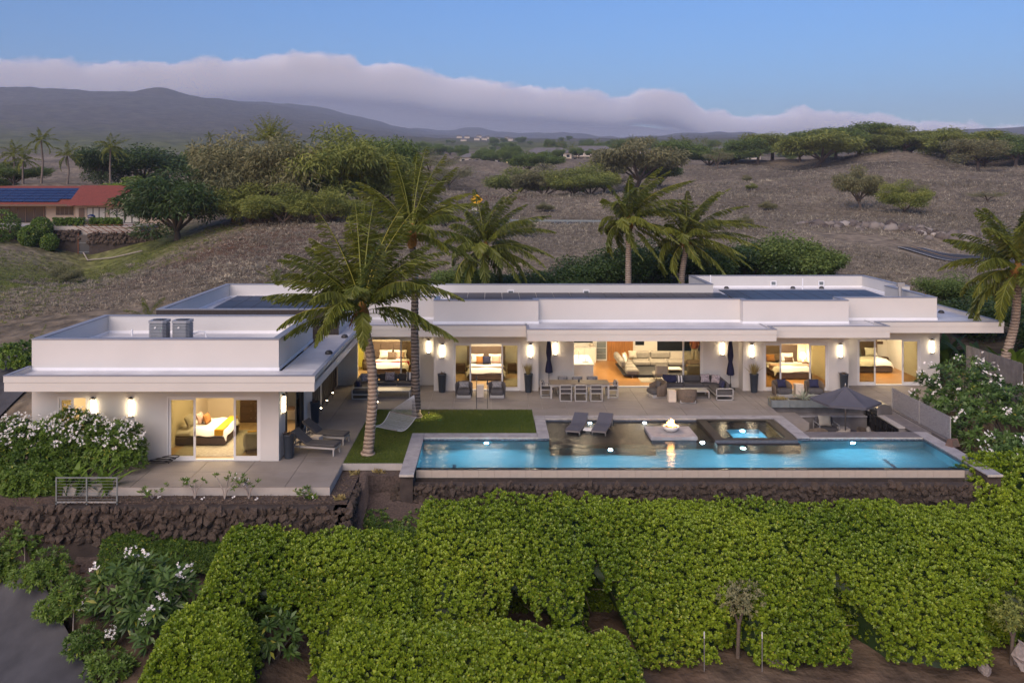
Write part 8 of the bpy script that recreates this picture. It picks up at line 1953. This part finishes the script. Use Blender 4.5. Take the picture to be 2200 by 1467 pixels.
# ---------------------------------------------------------------- cloud bank over the mountain, and the evening haze
def cloud_bank():
    m = bpy.data.materials.new('cloud_volume'); m.use_nodes = True; nt = m.node_tree; N, L = nt.nodes, nt.links; N.clear()
    out = N.new('ShaderNodeOutputMaterial'); vol = N.new('ShaderNodeVolumePrincipled'); vol.inputs['Color'].default_value = (1.0, 1.0, 1.0, 1); vol.inputs['Anisotropy'].default_value = -.55
    L.new(vol.outputs[0], out.inputs['Volume'])
    geo = N.new('ShaderNodeNewGeometry'); sep = N.new('ShaderNodeSeparateXYZ'); L.new(geo.outputs['Position'], sep.inputs[0])
    # upper edge of the bank along x (metres)
    mr = N.new('ShaderNodeMapRange'); mr.inputs['From Min'].default_value = -4600; mr.inputs['From Max'].default_value = 5400; L.new(sep.outputs['X'], mr.inputs['Value'])
    fc = N.new('ShaderNodeFloatCurve'); cv = fc.mapping.curves[0]; L.new(mr.outputs[0], fc.inputs['Value'])
    pts = [(max(0, min(1, ((px_-1055)*3.579 + 4600)/10000)), (10.6 + (404-py_)*3.579)/1180) for px_, py_ in ((-230, 128), (0, 122), (200, 130), (380, 127), (500, 118), (640, 112), (750, 121), (870, 134), (930, 150), (1000, 164), (1100, 174), (1250, 190), (1330, 200), (1400, 186), (1480, 208), (1555, 240), (1620, 243), (1750, 236), (1900, 252), (2100, 264), (2300, 275), (2560, 285))]
    cv.points[0].location = pts[0]; cv.points[1].location = pts[-1]
    for p in pts[1:-1]: cv.points.new(*p)
    fc.mapping.update()
    top = N.new('ShaderNodeMath'); top.operation = 'MULTIPLY'; top.inputs[1].default_value = 1180; L.new(fc.outputs[0], top.inputs[0])
    n1 = N.new('ShaderNodeTexNoise'); n1.inputs['Scale'].default_value = .0034; n1.inputs['Detail'].default_value = 8; n1.inputs['Roughness'].default_value = .62; L.new(geo.outputs['Position'], n1.inputs['Vector'])
    no = N.new('ShaderNodeMath'); no.operation = 'MULTIPLY_ADD'; no.inputs[1].default_value = 340; no.inputs[2].default_value = -178; L.new(n1.outputs['Fac'], no.inputs[0])
    a = N.new('ShaderNodeMath'); L.new(top.outputs[0], a.inputs[0]); L.new(no.outputs[0], a.inputs[1])
    s = N.new('ShaderNodeMath'); s.operation = 'SUBTRACT'; L.new(a.outputs[0], s.inputs[0]); L.new(sep.outputs['Z'], s.inputs[1])
    d = N.new('ShaderNodeMapRange'); d.inputs['From Min'].default_value = 0; d.inputs['From Max'].default_value = 45; d.inputs['To Max'].default_value = .030; L.new(s.outputs[0], d.inputs['Value'])
    hf = N.new('ShaderNodeMath'); hf.operation = 'DIVIDE'; L.new(sep.outputs['Z'], hf.inputs[0]); L.new(top.outputs[0], hf.inputs[1])
    hm = N.new('ShaderNodeMapRange'); hm.inputs['From Min'].default_value = .66; hm.inputs['From Max'].default_value = .86; hm.inputs['To Min'].default_value = .025; hm.inputs['To Max'].default_value = 1.0; hm.interpolation_type = 'SMOOTHSTEP'; L.new(hf.outputs[0], hm.inputs['Value'])
    pr = N.new('ShaderNodeMath'); pr.operation = 'MULTIPLY'; L.new(d.outputs[0], pr.inputs[0]); L.new(hm.outputs[0], pr.inputs[1])
    L.new(pr.outputs[0], vol.inputs['Density'])
    mb = MB().box(-6500, 7500, 6800, 7700, -100, 1500); o = mb.build('clouds', m); tag(o, 'long pale cloud bank lying over the mountain', 'clouds', kind='stuff')
    m.cycles.volume_step_rate = .22
cloud_bank()
def upper_mountain():
    xs = np.linspace(-7500, 8500, 120)
    cx = [(p_-1055)*5.368 for p_ in (-300, 0, 200, 380, 500, 640, 750, 870, 930, 1000, 1100, 1250, 1400, 1555, 1750, 2000, 2300, 2600)]
    cz = [1020, 1020, 990, 1010, 1060, 1110, 1060, 980, 900, 860, 820, 780, 720, 600, 480, 420, 380, 350]
    pr = np.interp(xs, cx, cz)
    rows = []
    for k, (y, f) in enumerate(((8700, .35), (9100, .7), (9600, .92), (10200, 1.0), (11500, .2))): rows.append(np.stack([xs, np.full(120, float(y)), pr*f + (25*sines(xs, xs*0 + y, 5, 4, .004) if k < 4 else 0)], 1))
    V = np.stack(rows, 0).reshape(-1, 3); r = np.arange(4)[:, None]*120 + np.arange(119)[None]; F = np.stack([r, r+1, r+121, r+120], -1).reshape(-1, 4)
    mat('mountain_far', (.10, .095, .09), 1.0, .2, .002); tag(link('mountain', np_mesh('mountain', V, F, smooth=True), 'mountain_far'), kind='structure')
upper_mountain()
def haze():
    m = bpy.data.materials.new('haze_volume'); m.use_nodes = True; nt = m.node_tree; N, L = nt.nodes, nt.links; N.clear()
    out = N.new('ShaderNodeOutputMaterial'); vol = N.new('ShaderNodeVolumePrincipled'); vol.inputs['Color'].default_value = (.66, .76, 1.0, 1); vol.inputs['Density'].default_value = .00015
    L.new(vol.outputs[0], out.inputs['Volume'])
    o = MB().box(-5200, 5200, -60, 6700, -420, 640).build('haze', m); tag(o, 'thin evening haze over the whole valley', 'haze', kind='stuff')
haze()
